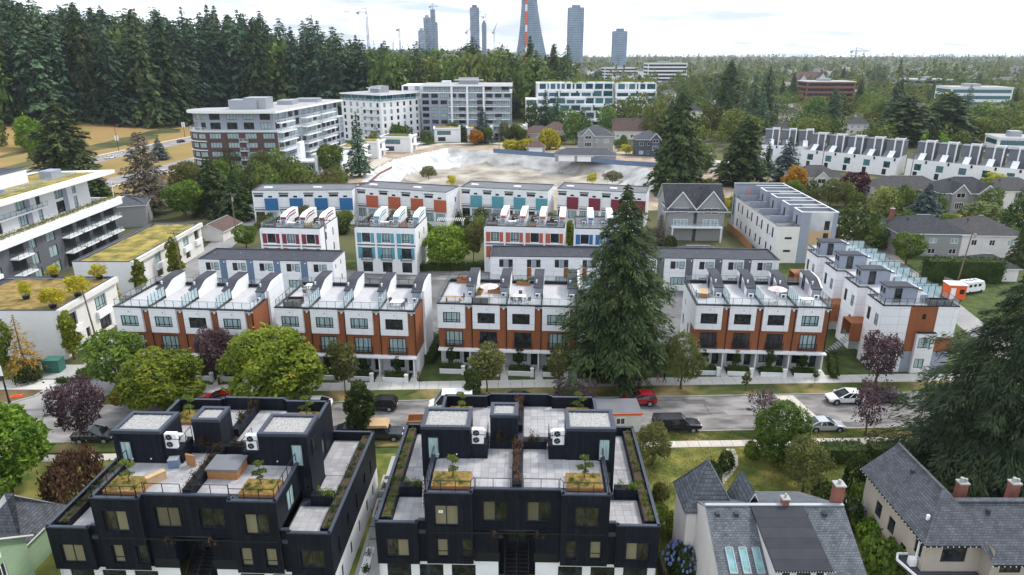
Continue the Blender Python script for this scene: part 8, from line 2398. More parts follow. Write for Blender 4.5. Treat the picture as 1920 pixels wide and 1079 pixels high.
for k in range(130):
 px, py = rr.choice([(rr.uniform(1380, 1920), rr.uniform(300, 470)), (rr.uniform(960, 1300), rr.uniform(255, 300)), (rr.uniform(350, 640), rr.uniform(330, 385)), (rr.uniform(470, 1050), rr.uniform(405, 440))])
 x, y = P(px, py)
 if 52 < x < 72 and y < 178: continue
 if y > 200 and -56 < x < 56 and y < 325: continue
 bush(BU[rr.choice('gdobgd')], 'garden_shrub', x, y, rr.uniform(1.5, 3.4), rr.uniform(1.5, 3.0), 'rounded garden shrub among the houses and apartment grounds', group='garden shrubs among the houses')
DH = [(y, rr.uniform(1000, 1960)) for y in [rr.uniform(420, 1500) for _ in range(110)]]
DH = [((px - 960) / FPX * (y * cos(PITCH) + 14), y) for y, px in DH]
rng = np.random.default_rng(12)
n = 5200
fy = 640 + 3700 * rng.uniform(0, 1, n) ** 1.7
fx = rng.uniform(-.85, .85, n) * fy
keep = ~((fy < 1100) & (fx < 60) & (fx > -500) & (fy < 640))
for a_, c_ in DH: keep &= ~((np.abs(fx - a_ * fy / c_ - 6) < 15) & (fy > c_ - 90) & (fy < c_ + 12))
fx, fy = fx[keep], fy[keep]; n = len(fx)
con = rng.uniform(0, 1, n) < .2
hh = np.where(con, rng.uniform(14, 36, n) ** 1.0, rng.uniform(7, 19, n)); rad = np.where(con, hh * .2, hh * .55)
q = np.repeat(np.arange(n), 34)
u = rng.uniform(0, 1, len(q)); a = rng.uniform(0, 2 * pi, len(q))
pr = np.where(con[q], (1 - u) * 1.05, np.sqrt(np.maximum(.02, 1 - (2 * u - .9) ** 2)))
tz = np.array([T(float(x), float(y)) for x, y in zip(fx, fy)])
c = np.stack([fx[q] + np.cos(a) * rad[q] * pr, fy[q] + np.sin(a) * rad[q] * pr, tz[q] + hh[q] * (.06 + .94 * u)], 1)
d = np.stack([np.cos(a), np.sin(a), .5 + 0 * a], 1) + rng.normal(0, .5, (len(q), 3))
s = np.where(con[q], 3.4, 4.2) * rng.uniform(.6, 1.3, len(q))
me = leaf_mesh('far_woods', c, d, rng.normal(size=(len(q), 3)), s, s * .7, M['lf_woods'] if 'lf_woods' in M else mat_leaf('leaf_woods', (0.045, 0.072, 0.022), (0.20, 0.22, 0.062), scale=.03))
o = bpy.data.objects.new('far_woods', me); COL.objects.link(o); tag(o, 'green woods and garden trees spreading to the horizon', 'woods', kind='stuff')
n = 900
fy = 320 + 420 * rng.uniform(0, 1, n); fx = (rng.uniform(1000, 1990, n) - 960) / FPX * (fy * cos(PITCH) + 14); keep = fx > 62
for a_, c_, r_ in KEEP: keep &= ~(np.hypot(fx - a_, fy - c_) < max(3.4, r_ * .8))
for a_, c_ in DH + [P(*g_) for g_ in GZ]: keep &= ~((np.abs(fx - a_ * fy / c_ - 5) < 12) & (fy > c_ - 42) & (fy < c_ + 12))
for (px, py, w, e) in ((1553, 188, 50, 60), (1832, 196, 62, 60), (1905, 290, 40, 40)):
 x, y = P(px, py); keep &= ~((np.abs(fx - x * fy / y) < w * .5) & (fy > y - 110) & (fy < y + 30))
for q in ((92, 262), (118, 300), (150, 420), (190, 700)): keep &= np.hypot((fx - q[0]), (fy - q[1]) * .3) > 7
fx, fy = fx[keep], fy[keep]; n = len(fx); hh = rng.uniform(5, 13, n); rad = hh * rng.uniform(.42, .6, n)
q = np.repeat(np.arange(n), 130); d = nrm(rng.normal(size=(len(q), 3))); d[:, 2] = np.abs(d[:, 2]) * 1.3 - .3
rj = rng.uniform(.7, 1.08, len(q)) * (1 + .22 * np.sin(d[:, 0] * 5 + q) * np.sin(d[:, 1] * 5 + q * 2))
c = np.stack([fx[q] + d[:, 0] * rad[q] * rj, fy[q] + d[:, 1] * rad[q] * rj, hh[q] * .5 + d[:, 2] * hh[q] * .5 * rj], 1); c[:, 2] = np.maximum(.2, c[:, 2])
me = leaf_mesh('garden_woods', c, d + rng.normal(0, .6, d.shape) + [0, 0, .3], rng.normal(size=d.shape), 1.25 * rng.uniform(.6, 1.4, len(q)), .8 * rng.uniform(.6, 1.4, len(q)), mat_leaf('leaf_canopy', (0.045, 0.078, 0.014), (0.21, 0.24, 0.05), scale=.055))
o = bpy.data.objects.new('garden_woods', me); COL.objects.link(o); tag(o, 'leafy garden canopy between the houses in the right distance', 'woods', kind='stuff')
for x, y in DH:
 if any(hypot(x - a_, y - c_) < 16 for a_, c_, r_ in KEEP[:19]): continue
 w, dp, he = rr.uniform(11, 18), rr.uniform(9, 12), rr.uniform(4, 7)
 if rr.random() < .2: w, dp, he = w * 2.2, dp * 1.5, he * 1.5
 o = empty('distant_house', (x, y, 0), rr.uniform(-.3, .3), 'distant house roof showing between the trees', 'house', 'distant houses between the trees')
 MB().box(0, 0, 0, w, dp, he).build('wall', M[rr.choice(['stucco_white', 'cream', 'siding_grey', 'white_plain'])], o)
 b = MB(); roof_planes(b, 'hx', -.5, -.5, w + .5, dp + .5, he, he + rr.uniform(2.4, 4)); b.build('roof', [M['sh_grey'], M['sh_grey_y'], M['frame_white']], o)
M['headlamp'] = mat('headlamp', (0.75, 0.76, 0.78), rough=.15, var=.02)
M['tail_lamp'] = mat('tail_lamp', (0.45, 0.02, 0.02), rough=.2, var=.05)
M['car_glass'] = mat('car_glass', (0.018, 0.022, 0.026), rough=.05, var=.1, spec=.7)
CARM = {n: mat('paint_' + n, c, rough=.22, var=.02, spec=.6, metal=mt) for n, c, mt in [('red', (.33, .012, .018), 0), ('white', (.80, .80, .81), 0), ('black', (.012, .013, .016), 0), ('silver', (.52, .54, .57), .35), ('dark', (.035, .04, .05), .2), ('blue', (.03, .07, .16), 0)]}
BODY = {'sedan': (4.75, [(-2.37, .72, .50, .86), (-2.25, .86, .30, .99), (-1.5, .91, .24, 1.02), (0, .92, .24, .97), (1.0, .92, .24, .94), (1.9, .88, .26, .80), (2.28, .78, .34, .68), (2.37, .62, .42, .58)], [(-1.95, .99), (-1.0, 1.40), (.25, 1.43), (1.15, .95)], .66),
  'suv': (4.6, [(-2.3, .78, .55, 1.0), (-2.22, .90, .36, 1.06), (-1.4, .93, .30, 1.06), (0, .94, .30, 1.04), (.9, .94, .30, 1.02), (1.75, .90, .32, .94), (2.2, .82, .38, .84), (2.3, .70, .46, .70)], [(-2.26, 1.05), (-1.8, 1.58), (-.2, 1.66), (1.2, 1.02)], .72),
  'van': (5.6, [(-2.8, .94, .45, 1.35), (-2.75, .99, .34, 1.40), (-1.4, 1.0, .32, 1.40), (0, 1.0, .32, 1.38), (1.4, 1.0, .32, 1.34), (2.2, .98, .34, 1.16), (2.68, .90, .38, .98), (2.8, .78, .48, .80)], [(-2.76, 1.38), (-2.7, 2.5), (1.1, 2.52), (2.1, 1.2)], .86),
  'pickup': (5.7, [(-2.85, .92, .55, 1.12), (-2.8, .96, .45, 1.15), (-1.4, .98, .42, 1.15), (0, .98, .42, 1.14), (1.0, .98, .42, 1.13), (2.1, .96, .44, 1.08), (2.7, .90, .48, .98), (2.85, .80, .55, .85)], [(-2.75, 1.14), (-2.68, 1.86), (.55, 1.88), (1.25, 1.13)], .76)}
_cars = {}
def car(kind, paint, p, rz, label, z=0.0, group=None, canopy=None):
 key = (kind, paint)
 if key in _cars:
  o = copy_tree(_cars[key], (p[0], p[1], z), rz, None, label)
  return o
 L, st, gh, hw = BODY[kind]
 o = empty('parked_car' if kind != 'van' else 'parked_van', (p[0], p[1], z), rz, label, 'van' if kind == 'van' else 'car', 'vehicles parked along the streets')
 b = MB(); rings = []
 for (x, w, zs, zd) in st:
  zm = zs + (zd - zs) * .55
  rings.append([(x, -w * .86, zs), (x, -w, zs + .12), (x, -w, zm), (x, -w * .94, zd - .04), (x, -w * .72, zd), (x, w * .72, zd), (x, w * .94, zd - .04), (x, w, zm), (x, w, zs + .12), (x, w * .86, zs)])
 for r0, r1 in zip(rings[:-1], rings[1:]):
  for k in range(10): b.poly([r0[k], r1[k], r1[(k + 1) % 10], r0[(k + 1) % 10]])
 b.poly(rings[0][::-1]); b.poly(rings[-1])
 (x0, z0), (x1, z1), (x2, z2), (x3, z3) = gh
 rw = hw; bw = hw + .2
 b.poly([(x1, -rw, z1), (x2, -rw, z2), (x2, rw, z2), (x1, rw, z1)]);
 for s in (-1, 1):
  b.bar((x1, s * rw, z1 - .02), (x2, s * rw, z2 - .02), .1, .06)
  for (a, c) in (((x0, bw, z0), (x1, rw, z1)), ((x3, bw, z3), (x2, rw, z2))): b.bar((a[0], s * a[1], a[2]), (c[0], s * c[1], c[2]), .09, .07)
  for t in ((.36, .62) if kind != 'van' else (.3, .72)): b.bar((x0 + (x3 - x0) * t, s * bw, z0), (x1 + (x2 - x1) * t, s * rw, z1), .09, .05)
 bo = b.build('body', CARM[paint], o)
 for p_ in bo.data.polygons: p_.use_smooth = False
 g = MB(); q0 = [(x0, -bw, z0), (x3, -bw, z3), (x3, bw, z3), (x0, bw, z0)]; q1 = [(x1, -rw + .01, z1 - .02), (x2, -rw + .01, z2 - .02), (x2, rw - .01, z2 - .02), (x1, rw - .01, z1 - .02)]
 for k in range(4): g.poly([q0[k], q0[(k + 1) % 4], q1[(k + 1) % 4], q1[k]])
 g.build('windows', M['car_glass'], o)
 if kind == 'van' or canopy or paint == 'black' and kind == 'pickup':       # blind panels behind the front doors
  g = MB(); a, c = x0 + .02, x0 + (x3 - x0) * (.70 if kind == 'van' else .46)
  e, f = x1 + .02, x1 + (x2 - x1) * (.70 if kind == 'van' else .50)
  for s in (-1, 1): g.poly([(a, s * (bw + .01), z0), (c, s * (bw + .01), z0), (f, s * (rw + .01), z1 - .02), (e, s * (rw + .01), z1 - .02)])
  g.poly([(x0 - .01, -bw, z0), (x0 - .01, bw, z0), (x1 - .01, rw, z1 - .02), (x1 - .01, -rw, z1 - .02)]); g.build('side_panel', CARM[paint], o)
 wr = .34 if kind == 'sedan' else .38
 for wx in (-L * .29, L * .31):
  for s in (-1, 1):
   w = MB(); w.tube((0, -.11, 0), (0, .11, 0), wr, wr, 14); wo = w.build('wheel', M['rubber'], o, (wx, s * (st[3][1] - .09), wr))
   w = MB(); w.tube((0, s * .112, 0), (0, s * .125, 0), wr * .62, wr * .55, 10); w.build('rim', M['grey_metal'], wo)
   ar = MB(); n = 9; ro, ri = wr + .10, wr + .0
   for k in range(n):
    t0, t1 = pi * k / n, pi * (k + 1) / n; yy = s * (st[3][1] + .006)
    ar.poly([(wx + ro * cos(t0), yy, wr + ro * sin(t0)), (wx + ro * cos(t1), yy, wr + ro * sin(t1)), (wx + ri * .6 * cos(t1), yy, wr + ri * .6 * sin(t1)), (wx + ri * .6 * cos(t0), yy, wr + ri * .6 * sin(t0))])
   ar.build('wheel_arch', M['rubber'], o)
 hz = st[-2][3] - .08
 for s in (-1, 1):
  MB().box(-.12, -.2, -.07, .1, .2, .07).build('headlight', M['headlamp'], o, (L / 2 - .14, s * .58, hz - .03))
  MB().box(-.05, -.12, -.12, .06, .12, .14).build('tail_light', M['tail_lamp'], o, (-L / 2 + .06, s * (st[1][1] - .16), st[1][3] - .22))
  MB().box(-.08, -.1, -.06, .08, .1, .07).build('mirror', CARM[paint], o, (gh[3][0] - .35, s * (bw + .14), gh[3][1] + .12))
 MB().box(-.02, -.55, -.1, .02, .55, .1).build('grille', M['black_metal'], o, (L / 2 - .005, 0, hz - .22))
 MB().box(-.015, -.24, -.06, .015, .24, .06).build('number_plate', M['white_plain'], o, (-L / 2 - .004, 0, .72))
 _cars[key] = o
 return o
LFT, RGT = pi + .034, .034
for kind, paint, px, pb, rz, lab in [
 ('suv', 'red', 1196, 757, LFT, 'red estate car parked at the far kerb, facing left'),
 ('pickup', 'black', 1268, 806, RGT, 'black pickup with canopy parked at the near kerb'),
 ('sedan', 'silver', 1544, 805, RGT, 'silver sedan with pale roof at the near kerb'),
 ('suv', 'white', 1582, 754, LFT, 'white crossover behind the sparse purple tree at the far kerb'),
 ('sedan', 'dark', 1660, 752, LFT, 'dark sedan at the far kerb half hidden by the huge cedar'),
 ('van', 'white', 846, 768, LFT, 'white cargo van at the far kerb above the centre black block'),
 ('suv', 'black', 712, 767, LFT, 'black estate car at the far kerb behind the dark oval tree'),
 ('sedan', 'white', 588, 766, LFT, 'white sedan half hidden under the right yellowing tree'),
 ('sedan', 'dark', 966, 756, LFT, 'dark sedan whose roof shows above the centre black block'),
 ('suv', 'black', 180, 826, RGT, 'black car parked under the purple tree at the left junction'),
 ('sedan', 'dark', 662, 818, RGT, 'dark blue sedan parked left of the loaded pickup'),
 ('suv', 'red', 414, 756, LFT, 'red car behind the trunk gap of the two yellowing trees'),
 ('sedan', 'white', 207, 298, 1.35, 'white car on the boulevard beside the dry grass'),
 ('suv', 'black', 340, 268, 1.4, 'dark car on the boulevard, farther than the white one'),
 ('suv', 'red', 327, 318, 1.4, 'red car parked on the service road left of the brick building'),
 ('sedan', 'white', 309, 326, 1.4, 'white car parked behind the red one on the service road'),
 ('sedan', 'white', 788, 272, .4, 'pale car at the top of the pit lane'),
 ('suv', 'black', 1778, 428, 0, 'black car on the right street beside the blue spruce'),
 ('sedan', 'white', 1330, 292, 1.2, 'white car parked beyond the pit, left one'), ('suv', 'white', 1338, 312, 1.1, 'white car parked beyond the pit, nearer one'),
 ('sedan', 'dark', 1318, 300, 1.2, 'dark car parked beyond the pit'), ('sedan', 'silver', 1330, 345, .5, 'silver car on the dirt lot beside the pit'),
 ('suv', 'white', 1297, 335, .7, 'white car on the dirt lot left of the silver one'),
 ('sedan', 'white', 1455, 240, .2, 'white car in the distant street, left one'), ('suv', 'blue', 1475, 241, .2, 'blue car in the distant street'), ('sedan', 'silver', 1560, 243, .2, 'silver car in the distant street, right one')]:
 car(kind, paint, P(px, pb), rz, lab, .008)
pk = car('pickup', 'dark', P(712, 822), RGT, 'dark pickup loaded with plywood sheets beside the dark oval tree', .008)
b = MB()
for k in range(5): b.box(-1.5, -1.0 + .02 * k, 1.9 + .06 * k, 1.2 - .05 * k, .95, 1.95 + .06 * k)
tag(b.build('plywood_stack', M['plywood'], None, (*P(712, 822), 0), RGT), 'stack of plywood sheets lying on the dark pickup', 'timber')
x, y = P(1820, 548)
o = empty('camper_van', (x, y, 0), 1.9, 'white camper van on the right lane behind the orange cabin', 'camper'); o.scale = (.8, .72, .85)
b = MB(); b.ext_x([(-3.2, .5), (-3.2, 1.5), (-2.4, 2.7), (3.2, 2.8), (3.2, .5)], -1.1, 1.1); b.build('body', M['white_plain'], o)
b = MB(); b.poly([(-.95, -3.18, 1.55), (.95, -3.18, 1.55), (.95, -2.6, 2.45), (-.95, -2.6, 2.45)]); b.build('windshield', M['car_glass'], o)
for k in range(3):
 for s in (-1, 1): MB().box(s * 1.1 - .02, -1.6 + k * 1.6, 1.6, s * 1.1 + .02, -.6 + k * 1.6, 2.2).build('side_window', M['car_glass'], o)
for k in (-2, 2):
 for s in (-1, 1): MB().tube((s * .95, k, .38), (s * 1.12, k, .38), .38, .38, 12).build('wheel', M['rubber'], o)
for k in range(3): MB().box(-.4, -1 + k * 1.4, 2.74, .4, -.3 + k * 1.4, 2.98).build('roof_hatch', M['grey_metal'], o)
x, y = P(1792, 562)
o = empty('site_cabin', (x - 1.6, y, 0), -.1, 'orange site cabin with white door at the right lane', 'cabin')
MB().box(0, 0, 0, 3.0, 2.4, 2.7).build('body', M['orange_paint'], o); MB().box(-.1, -.1, 2.7, 3.1, 2.5, 2.85).build('roof', M['white_plain'], o); MB().box(.35, -.04, .1, 1.2, .01, 2.2).build('door', M['white_plain'], o)
MB().box(1.9, -.03, 1.1, 2.7, .01, 2.0).build('window', M['car_glass'], o)
def pole(px, pb, pt, label, lean=0.0, arm=None, r=.14, name='utility_pole', m='pole_wood', cross=True, cat='pole', zt=None):
 x, y = P(px, pb); h = zt or height_at(y, pt)
 o = empty(name, (x, y, 0), 0, label, cat, 'wooden utility poles' if cross else None)
 MB().tube((0, 0, 0), (lean, 0, h), r, r * .7, 8).build('shaft', M[m], o)
 if cross:
  b = MB(); b.bar((lean - 1.2, 0, h - .6), (lean + 1.2, 0, h - .6), .12, .14)
  for k in (-1.1, -.5, .5, 1.1): b.tube((lean + k, 0, h - .52), (lean + k, 0, h - .3), .05, .04, 6)
  b.build('crossarm', M[m], o)
  MB().tube((lean + .3, -.3, h - 2.2), (lean + .3, -.3, h - 1.3), .22, .22, 10).build('transformer', M['grey_metal'], o)
 return (x + lean, y, h)
tops = [pole(445, 452, 360, 'utility pole beside the lane left of the maroon panel block'),
  pole(737, 512, 415, 'thin utility pole before the teal panel block'), pole(617, 520, 408, 'thin utility pole before the maroon panel block')]
pole(1107, 480, 400, 'utility pole beside the giant conifer before the blue panel block')
pole(1792, 540, 425, 'leaning utility pole behind the tall clipped hedge on the right', .9)
pole(344, 530, 432, 'utility pole at the lane beside the golden roofed block', -.3)
pole(186, 655, 545, 'brown wooden pole along the wall of the rusty roofed block', -.6, cross=False)
pole(936, 290, 222, 'utility pole behind the pit'); pole(1318, 330, 262, 'utility pole right of the pit'); pole(1536, 345, 262, 'utility pole before the dormer row, left'); pole(1700, 366, 285, 'utility pole before the dormer row, right')
b = MB()
for (a, c) in ((tops[0], (-60, 118, 11)), (tops[0], (-64, 112, 9))):
 for s in (-.9, .9):
  for k in range(10):
   t0, t1 = k / 10, (k + 1) / 10
   f = lambda t: (a[0] + (c[0] - a[0]) * t + s, a[1] + (c[1] - a[1]) * t, a[2] - .5 + (c[2] - a[2]) * t - 2.0 * 4 * t * (1 - t) * .4)
   b.tube(f(t0), f(t1), .025, .025, 4, 0, False)
tag(b.build('overhead_wires', M['wire']), 'sagging overhead wires from the pole left of the maroon panel block', 'wires', kind='stuff')
def lamp(px, pb, pt, label, arm, banner=False, sign=False):
 x, y = P(px, pb); h = height_at(y, pt)
 o = empty('street_lamp', (x, y, T(x, y)), 0, label, 'street lamp', 'street lamps')
 b = MB(); b.tube((0, 0, 0), (0, 0, h), .12, .07, 8); b.tube((0, 0, 0), (0, 0, .5), .2, .16, 8); b.tube((0, 0, h), (arm, 0, h + .25), .05, .04, 6); b.build('post', M['black_metal'], o)
 MB().box(arm - .3, -.12, h + .18, arm + .3, .12, h + .32).build('lamp_head', M['grey_metal'], o)
 if banner:
  for s in (-1, 1): MB().box(s * .15 if s > 0 else -.85, -.03, h * .42, .85 if s > 0 else -.15, .03, h * .62).build('banner', M['white_plain'], o)
 if sign: MB().box(-.1, -.2, h * .46, .3, -.16, h * .62).build('sign', M['white_plain'], o)
lamp(18, 757, 640, 'dark street lamp with small white sign at the left corner verge', -1.6, sign=True)
lamp(1197, 733, 600, 'dark street lamp at the sidewalk before the giant conifer', 1.4)
lamp(223, 284, 236, 'banner lamp on the boulevard left of the withered conifer', 1.2, True); lamp(347, 258, 212, 'banner lamp on the boulevard left of the brick building', 1.2, True)
lamp(1546, 415, 352, 'street lamp on the right street left of the maroon tree', .9)
x, y = P(100, 700)
o = empty('utility_box', (x, y + .5, .16), .05, 'green steel utility box on a concrete pad before the white block', 'utility box')
MB().box(-1.1, -.8, 0, 1.1, .8, 1.75).build('body', M['green_paint'], o); MB().box(-1.15, -.85, 1.75, 1.15, .85, 1.88).build('lid', M['green_paint'], o)
for k in (0, 1): MB().box(-1.0 + k * 1.03, -.84, .12, -.03 + k * 1.03, -.8, 1.65).build('door', M['green_paint'], o)
b = MB(); b.prism([(x - 4.6, y - 2.2), (x + 4.2, y - 2.0), (x + 5.4, y + 2.4), (x - 4.6, y + 2.4)], 0, .16); tag(b.build('concrete_pad', M['concrete']), kind='structure')
x, y = P(30, 747)
o = empty('barrier', (x, y, .126), .3, 'orange plastic barrier lying on the corner verge', 'barrier')
MB().box(-.8, -.12, 0, .8, .12, .12).box(-.7, .4, 0, .7, .6, .1).build('board', M['orange_paint'], o); MB().bar((-.6, 0, .1), (-.5, .5, .1), .1).bar((.6, 0, .1), (.5, .5, .1), .1).build('leg', M['orange_paint'], o)
x, y = P(1160, 812)
o = empty('site_hut', (x - 2.6, y, 0), .03, 'cream site hut with flat grey roof and orange fascia at the kerb', 'hut')
MB().box(0, 0, 0, 5.2, 2.4, 2.35).build('wall', M['cream'], o); MB().box(-.2, -.12, 2.35, 5.3, -.02, 2.6).build('fascia', M['orange_paint'], o); MB().box(-.2, -.02, 2.45, 5.3, 3.6, 2.58).build('roof', M['mid_roof'], o)
window(o, (2.2, 0), 0, 0, 1.1, 1.1, .9, 'two', 'pane_dark', 'frame_white', depth=-.04)
x, y = P(782, 812)
o = empty('waste_bin', (x - 1.2, y, 0), .03, 'brown open topped builders bin behind the centre black block', 'bin')
b = MB(); b.box(0, 0, 0, 2.6, .08, 1.5); b.box(0, 1.7, 0, 2.6, 1.78, 1.5); b.box(0, .08, 0, .08, 1.7, 1.5); b.box(2.52, .08, 0, 2.6, 1.7, 1.5); b.box(.08, .08, .7, 2.52, 1.7, .76); b.build('shell', M['wood'], o)
o = empty('refuse_bin', (*P(1642, 850), 0), .2, 'dark wheeled bin beside the clipped hedge under the huge cedar', 'bin')
MB().prism([(-.3, -.3), (.3, -.3), (.3, .3), (-.3, .3)], .05, 1.0).build('body', M['black_metal'], o); MB().box(-.34, -.36, 1.0, .34, .34, 1.1).build('lid', M['dark_grey'], o)
def fence(pts, h, m, label, name='fence', step=2.4, gap=.06, z=0.0, t=.06):
 o = empty(name, (pts[0][0], pts[0][1], z), 0, label, 'fence'); ps = MB(); c = {}
 for a, e in zip(pts[:-1], pts[1:]):
  L = hypot(e[0] - a[0], e[1] - a[1]); n = max(1, round(L / step)); ang = atan2(e[1] - a[1], e[0] - a[0]); w = round(L / n, 2)
  if w not in c: c[w] = MB().box(gap, -t / 2, .05, w - gap, t / 2, h).box(0, -t, .3, w, -t / 2, .4).box(0, -t, h - .3, w, -t / 2, h - .2).mesh('panel', [M[m]])
  for k in range(n):
   inst('panel', c[w], o, (a[0] - pts[0][0] + (e[0] - a[0]) * k / n, a[1] - pts[0][1] + (e[1] - a[1]) * k / n, 0), ang)
   ps.box(a[0] - pts[0][0] + (e[0] - a[0]) * k / n - .05, a[1] - pts[0][1] + (e[1] - a[1]) * k / n - .05, 0, a[0] - pts[0][0] + (e[0] - a[0]) * k / n + .05, a[1] - pts[0][1] + (e[1] - a[1]) * k / n + .05, h + .1)
 tag(ps.build('posts', M[m], o), kind='stuff'); return o
fence([P(1363, 432), P(1385, 450), P(1408, 474)], 2.0, 'wood', 'new orange cedar fence between the craftsman house and the unfinished row')
fence([P(925, 287), P(1040, 296), P(1160, 310), P(1290, 318)], 1.9, 'blue_grey', 'blue grey site hoarding along the far side of the pit', 'hoarding')
fence([P(640, 350), P(690, 346), P(712, 328), P(735, 316)], 0.8, 'brick_red', 'orange mesh fence around the left corner of the pit', 'mesh_fence')
fence([P(1735, 500), P(1765, 530), P(1800, 545)], 1.4, 'concrete', 'grey low fence below the tall clipped hedge')
fence([P(1540, 400), P(1680, 412)], 1.3, 'dark_grey', 'dark fence along the right street')
fence([(BPOS[0] + BW + .9, 46), (BPOS[0] + BW + 1.2, 60)], 1.8, 'black_metal', 'black fence along the right side of the centre black block')
pts = [P(1369, 842), P(1375, 855), P(1376, 870), P(1366, 886), P(1352, 900), P(1346, 915)]
road_line('garden_path', pts, .95, .02, 'paving_old')
gx0 = APOS[0] + AW + .2
sheet('passage', [(gx0 + .3, 36), (BPOS[0] - .3, 36), (BPOS[0] - .2, 66), (gx0 + .6, 66)], .02, 'concrete')
for k, (y, lab) in enumerate([(57.5, 'rear pale concrete planter in the passage between the black blocks'), (54, 'front pale concrete planter in the passage between the black blocks')]):
 o = empty('concrete_planter', (gx0 + .75, y, 0), 0, lab, 'planter')
 b = MB(); parapet(b, 0, 0, 1.7, 2.8, 0, 1.5 - .3 * k, .2); b.box(.2, .2, 0, 1.5, 2.6, 1.2 - .3 * k); b.build('wall', M['concrete'], o)
 spray('plants', o, strip_plants(.3, .3, 1.4, 2.5, 1.2 - .3 * k, .7), 260, .14, 'lf_dark', 3 + k)
o = empty('passage_hedge', (gx0 + .9, 38, 0), 0, 'low dark planting strip in the passage between the black blocks', 'hedge')
spray('foliage', o, strip_plants(0, 0, .5, 13, .1, .8), 1300, .15, 'lf_dark', 9); MB().box(-.1, -.1, 0, .6, 13.1, .12).build('kerb', M['white_plain'], o)
o = empty('gate_rail', (gx0 + .8, 52.2, 0), 0, 'black railing gate across the passage between the black blocks', 'gate'); bars(o, [(0, 0), (1.7, 0)], 1.5, 0, .12); bars(o, [(1.7, 0), (1.7, -3)], 1.1, 0, .14)
def fset(kind, A, rz, x, y, z, label, cat=None, turn=0.0, group=None):
 wx, wy = local_to_world(A, rz, x, y)
 o = empty(kind, (wx, wy, z), rz + turn, label, cat or kind.split('_')[-1], group)
 if kind == 'patio_table':
  MB().box(-.85, -.5, .68, .85, .5, .74).build('top', M['white_plain'], o)
  for a in (-.75, .75):
   for c in (-.4, .4): MB().box(a - .03, c - .03, 0, a + .03, c + .03, .68).build('leg', M['black_metal'], o)
 elif kind == 'wooden_table':
  b = MB()
  for k in range(6): b.box(-1.1, -.55 + k * .185, .7, 1.1, -.55 + k * .185 + .17, .75)
  b.build('top', M['plywood'], o)
  for a in (-.95, .95): MB().box(a - .05, -.45, 0, a + .05, .45, .7).build('leg', M['wood'], o)
 elif kind == 'patio_chair':
  MB().box(-.25, -.25, .40, .25, .25, .46).build('seat', M['dark_grey'], o); MB().box(-.25, .2, .46, .25, .26, .95).build('backrest', M['dark_grey'], o)
  for a in (-.22, .22):
   for c in (-.22, .22): MB().box(a - .02, c - .02, 0, a + .02, c + .02, .40).build('leg', M['black_metal'], o)
 elif kind == 'outdoor_sofa':
  MB().box(-1.1, -.4, 0, 1.1, .4, .38).build('base', M['wicker'], o); MB().box(-1.0, -.38, .38, 1.0, .2, .5).build('cushion', M['mid_roof'], o)
  MB().box(-1.1, .25, .38, 1.1, .42, .85).build('backrest', M['wicker'], o)
  for s in (-1, 1): MB().box(s * 1.0 - .1, -.4, .38, s * 1.0 + .1, .25, .62).build('armrest', M['wicker'], o)
 elif kind == 'parasol':
  MB().tube((0, 0, 0), (0, 0, 2.3), .03, .03, 6).build('pole', M['grey_metal'], o); MB().tube((0, 0, 0), (0, 0, .1), .3, .28, 12).build('base', M['concrete'], o)
  b = MB(); n = 8
  for k in range(n): b.poly([(1.35 * cos(2 * pi * k / n), 1.35 * sin(2 * pi * k / n), 1.95), (1.35 * cos(2 * pi * (k + 1) / n), 1.35 * sin(2 * pi * (k + 1) / n), 1.95), (0, 0, 2.4)], k % 2)
  b.build('canopy', [M['canvas'], M['canvas_pink']], o)
 elif kind == 'wooden_planter':
  MB().box(-1.0, -.3, 0, 1.0, .3, .55).build('box', M['wood'], o)
  spray('plants', o, strip_plants(-.9, -.2, .9, .2, .5, .9), 260, .2, {0: 'lf_yellow', 1: 'lf_red', 2: 'lf_green'}[len(label) % 3], 5)
 elif kind == 'folded_parasol':
  MB().tube((0, 0, 0), (0, 0, 2.4), .03, .03, 6).build('pole', M['grey_metal'], o); MB().tube((0, 0, .9), (0, 0, 2.3), .2, .05, 8).build('canopy', M['canvas_pink'], o)
 return o
M['wicker'] = mat('brown_wicker', (0.05, 0.035, 0.03), rough=.8, var=.2, scale=20)
M['canvas'] = mat('white_canvas', (.72, .70, .68), rough=.9, var=.03); M['canvas_pink'] = mat('rose_canvas', (.62, .42, .40), rough=.9, var=.05)
(_, A1, q1, W1, u1), (_, A2, q2, W2, u2), (_, A3, q3, W3, u3), (_, A4, q4, W4, u4) = TROWS
Z = 9.75
fset('outdoor_sofa', A2, q2, 2.0, 2.3, Z, 'dark wicker sofa at the front left of the second townhouse row deck', turn=.05)
fset('outdoor_sofa', A2, q2, 2.1, .9, Z, 'dark wicker sofa nearest the front railing on the second row deck', turn=pi)
fset('patio_table', A2, q2, 2.3, 8.2, Z, 'white table at the back left of the second townhouse row deck')
fset('patio_table', A2, q2, 3 * u2 + 1.9, 2.2, Z, 'white table on the right end deck of the second townhouse row')
fset('wooden_table', A3, q3, 2.0, 1.4, Z, 'wooden table at the left front of the third row decks')
fset('patio_table', A3, q3, 2 * u3 + 1.6, 2.6, Z, 'white table on the third deck of the row left of the giant conifer')
fset('parasol', A3, q3, u3 + 2.1, 2.6, Z, 'pale parasol on the second deck left of the giant conifer')
fset('wooden_table', A4, q4, 1.7, 4.2, Z, 'long wooden table on the left deck right of the giant conifer', turn=1.4)
fset('parasol', A4, q4, 2 * u4 + 2.2, 2.2, Z, 'rose and white parasol on the third deck right of the giant conifer')
fset('folded_parasol', A4, q4, 3 * u4 + 2.4, 3.4, Z, 'folded rose parasol on the right end deck', 'parasol')
fset('patio_table', A4, q4, 3 * u4 + 1.8, 2.0, Z, 'white table under the folded parasol on the right end deck')
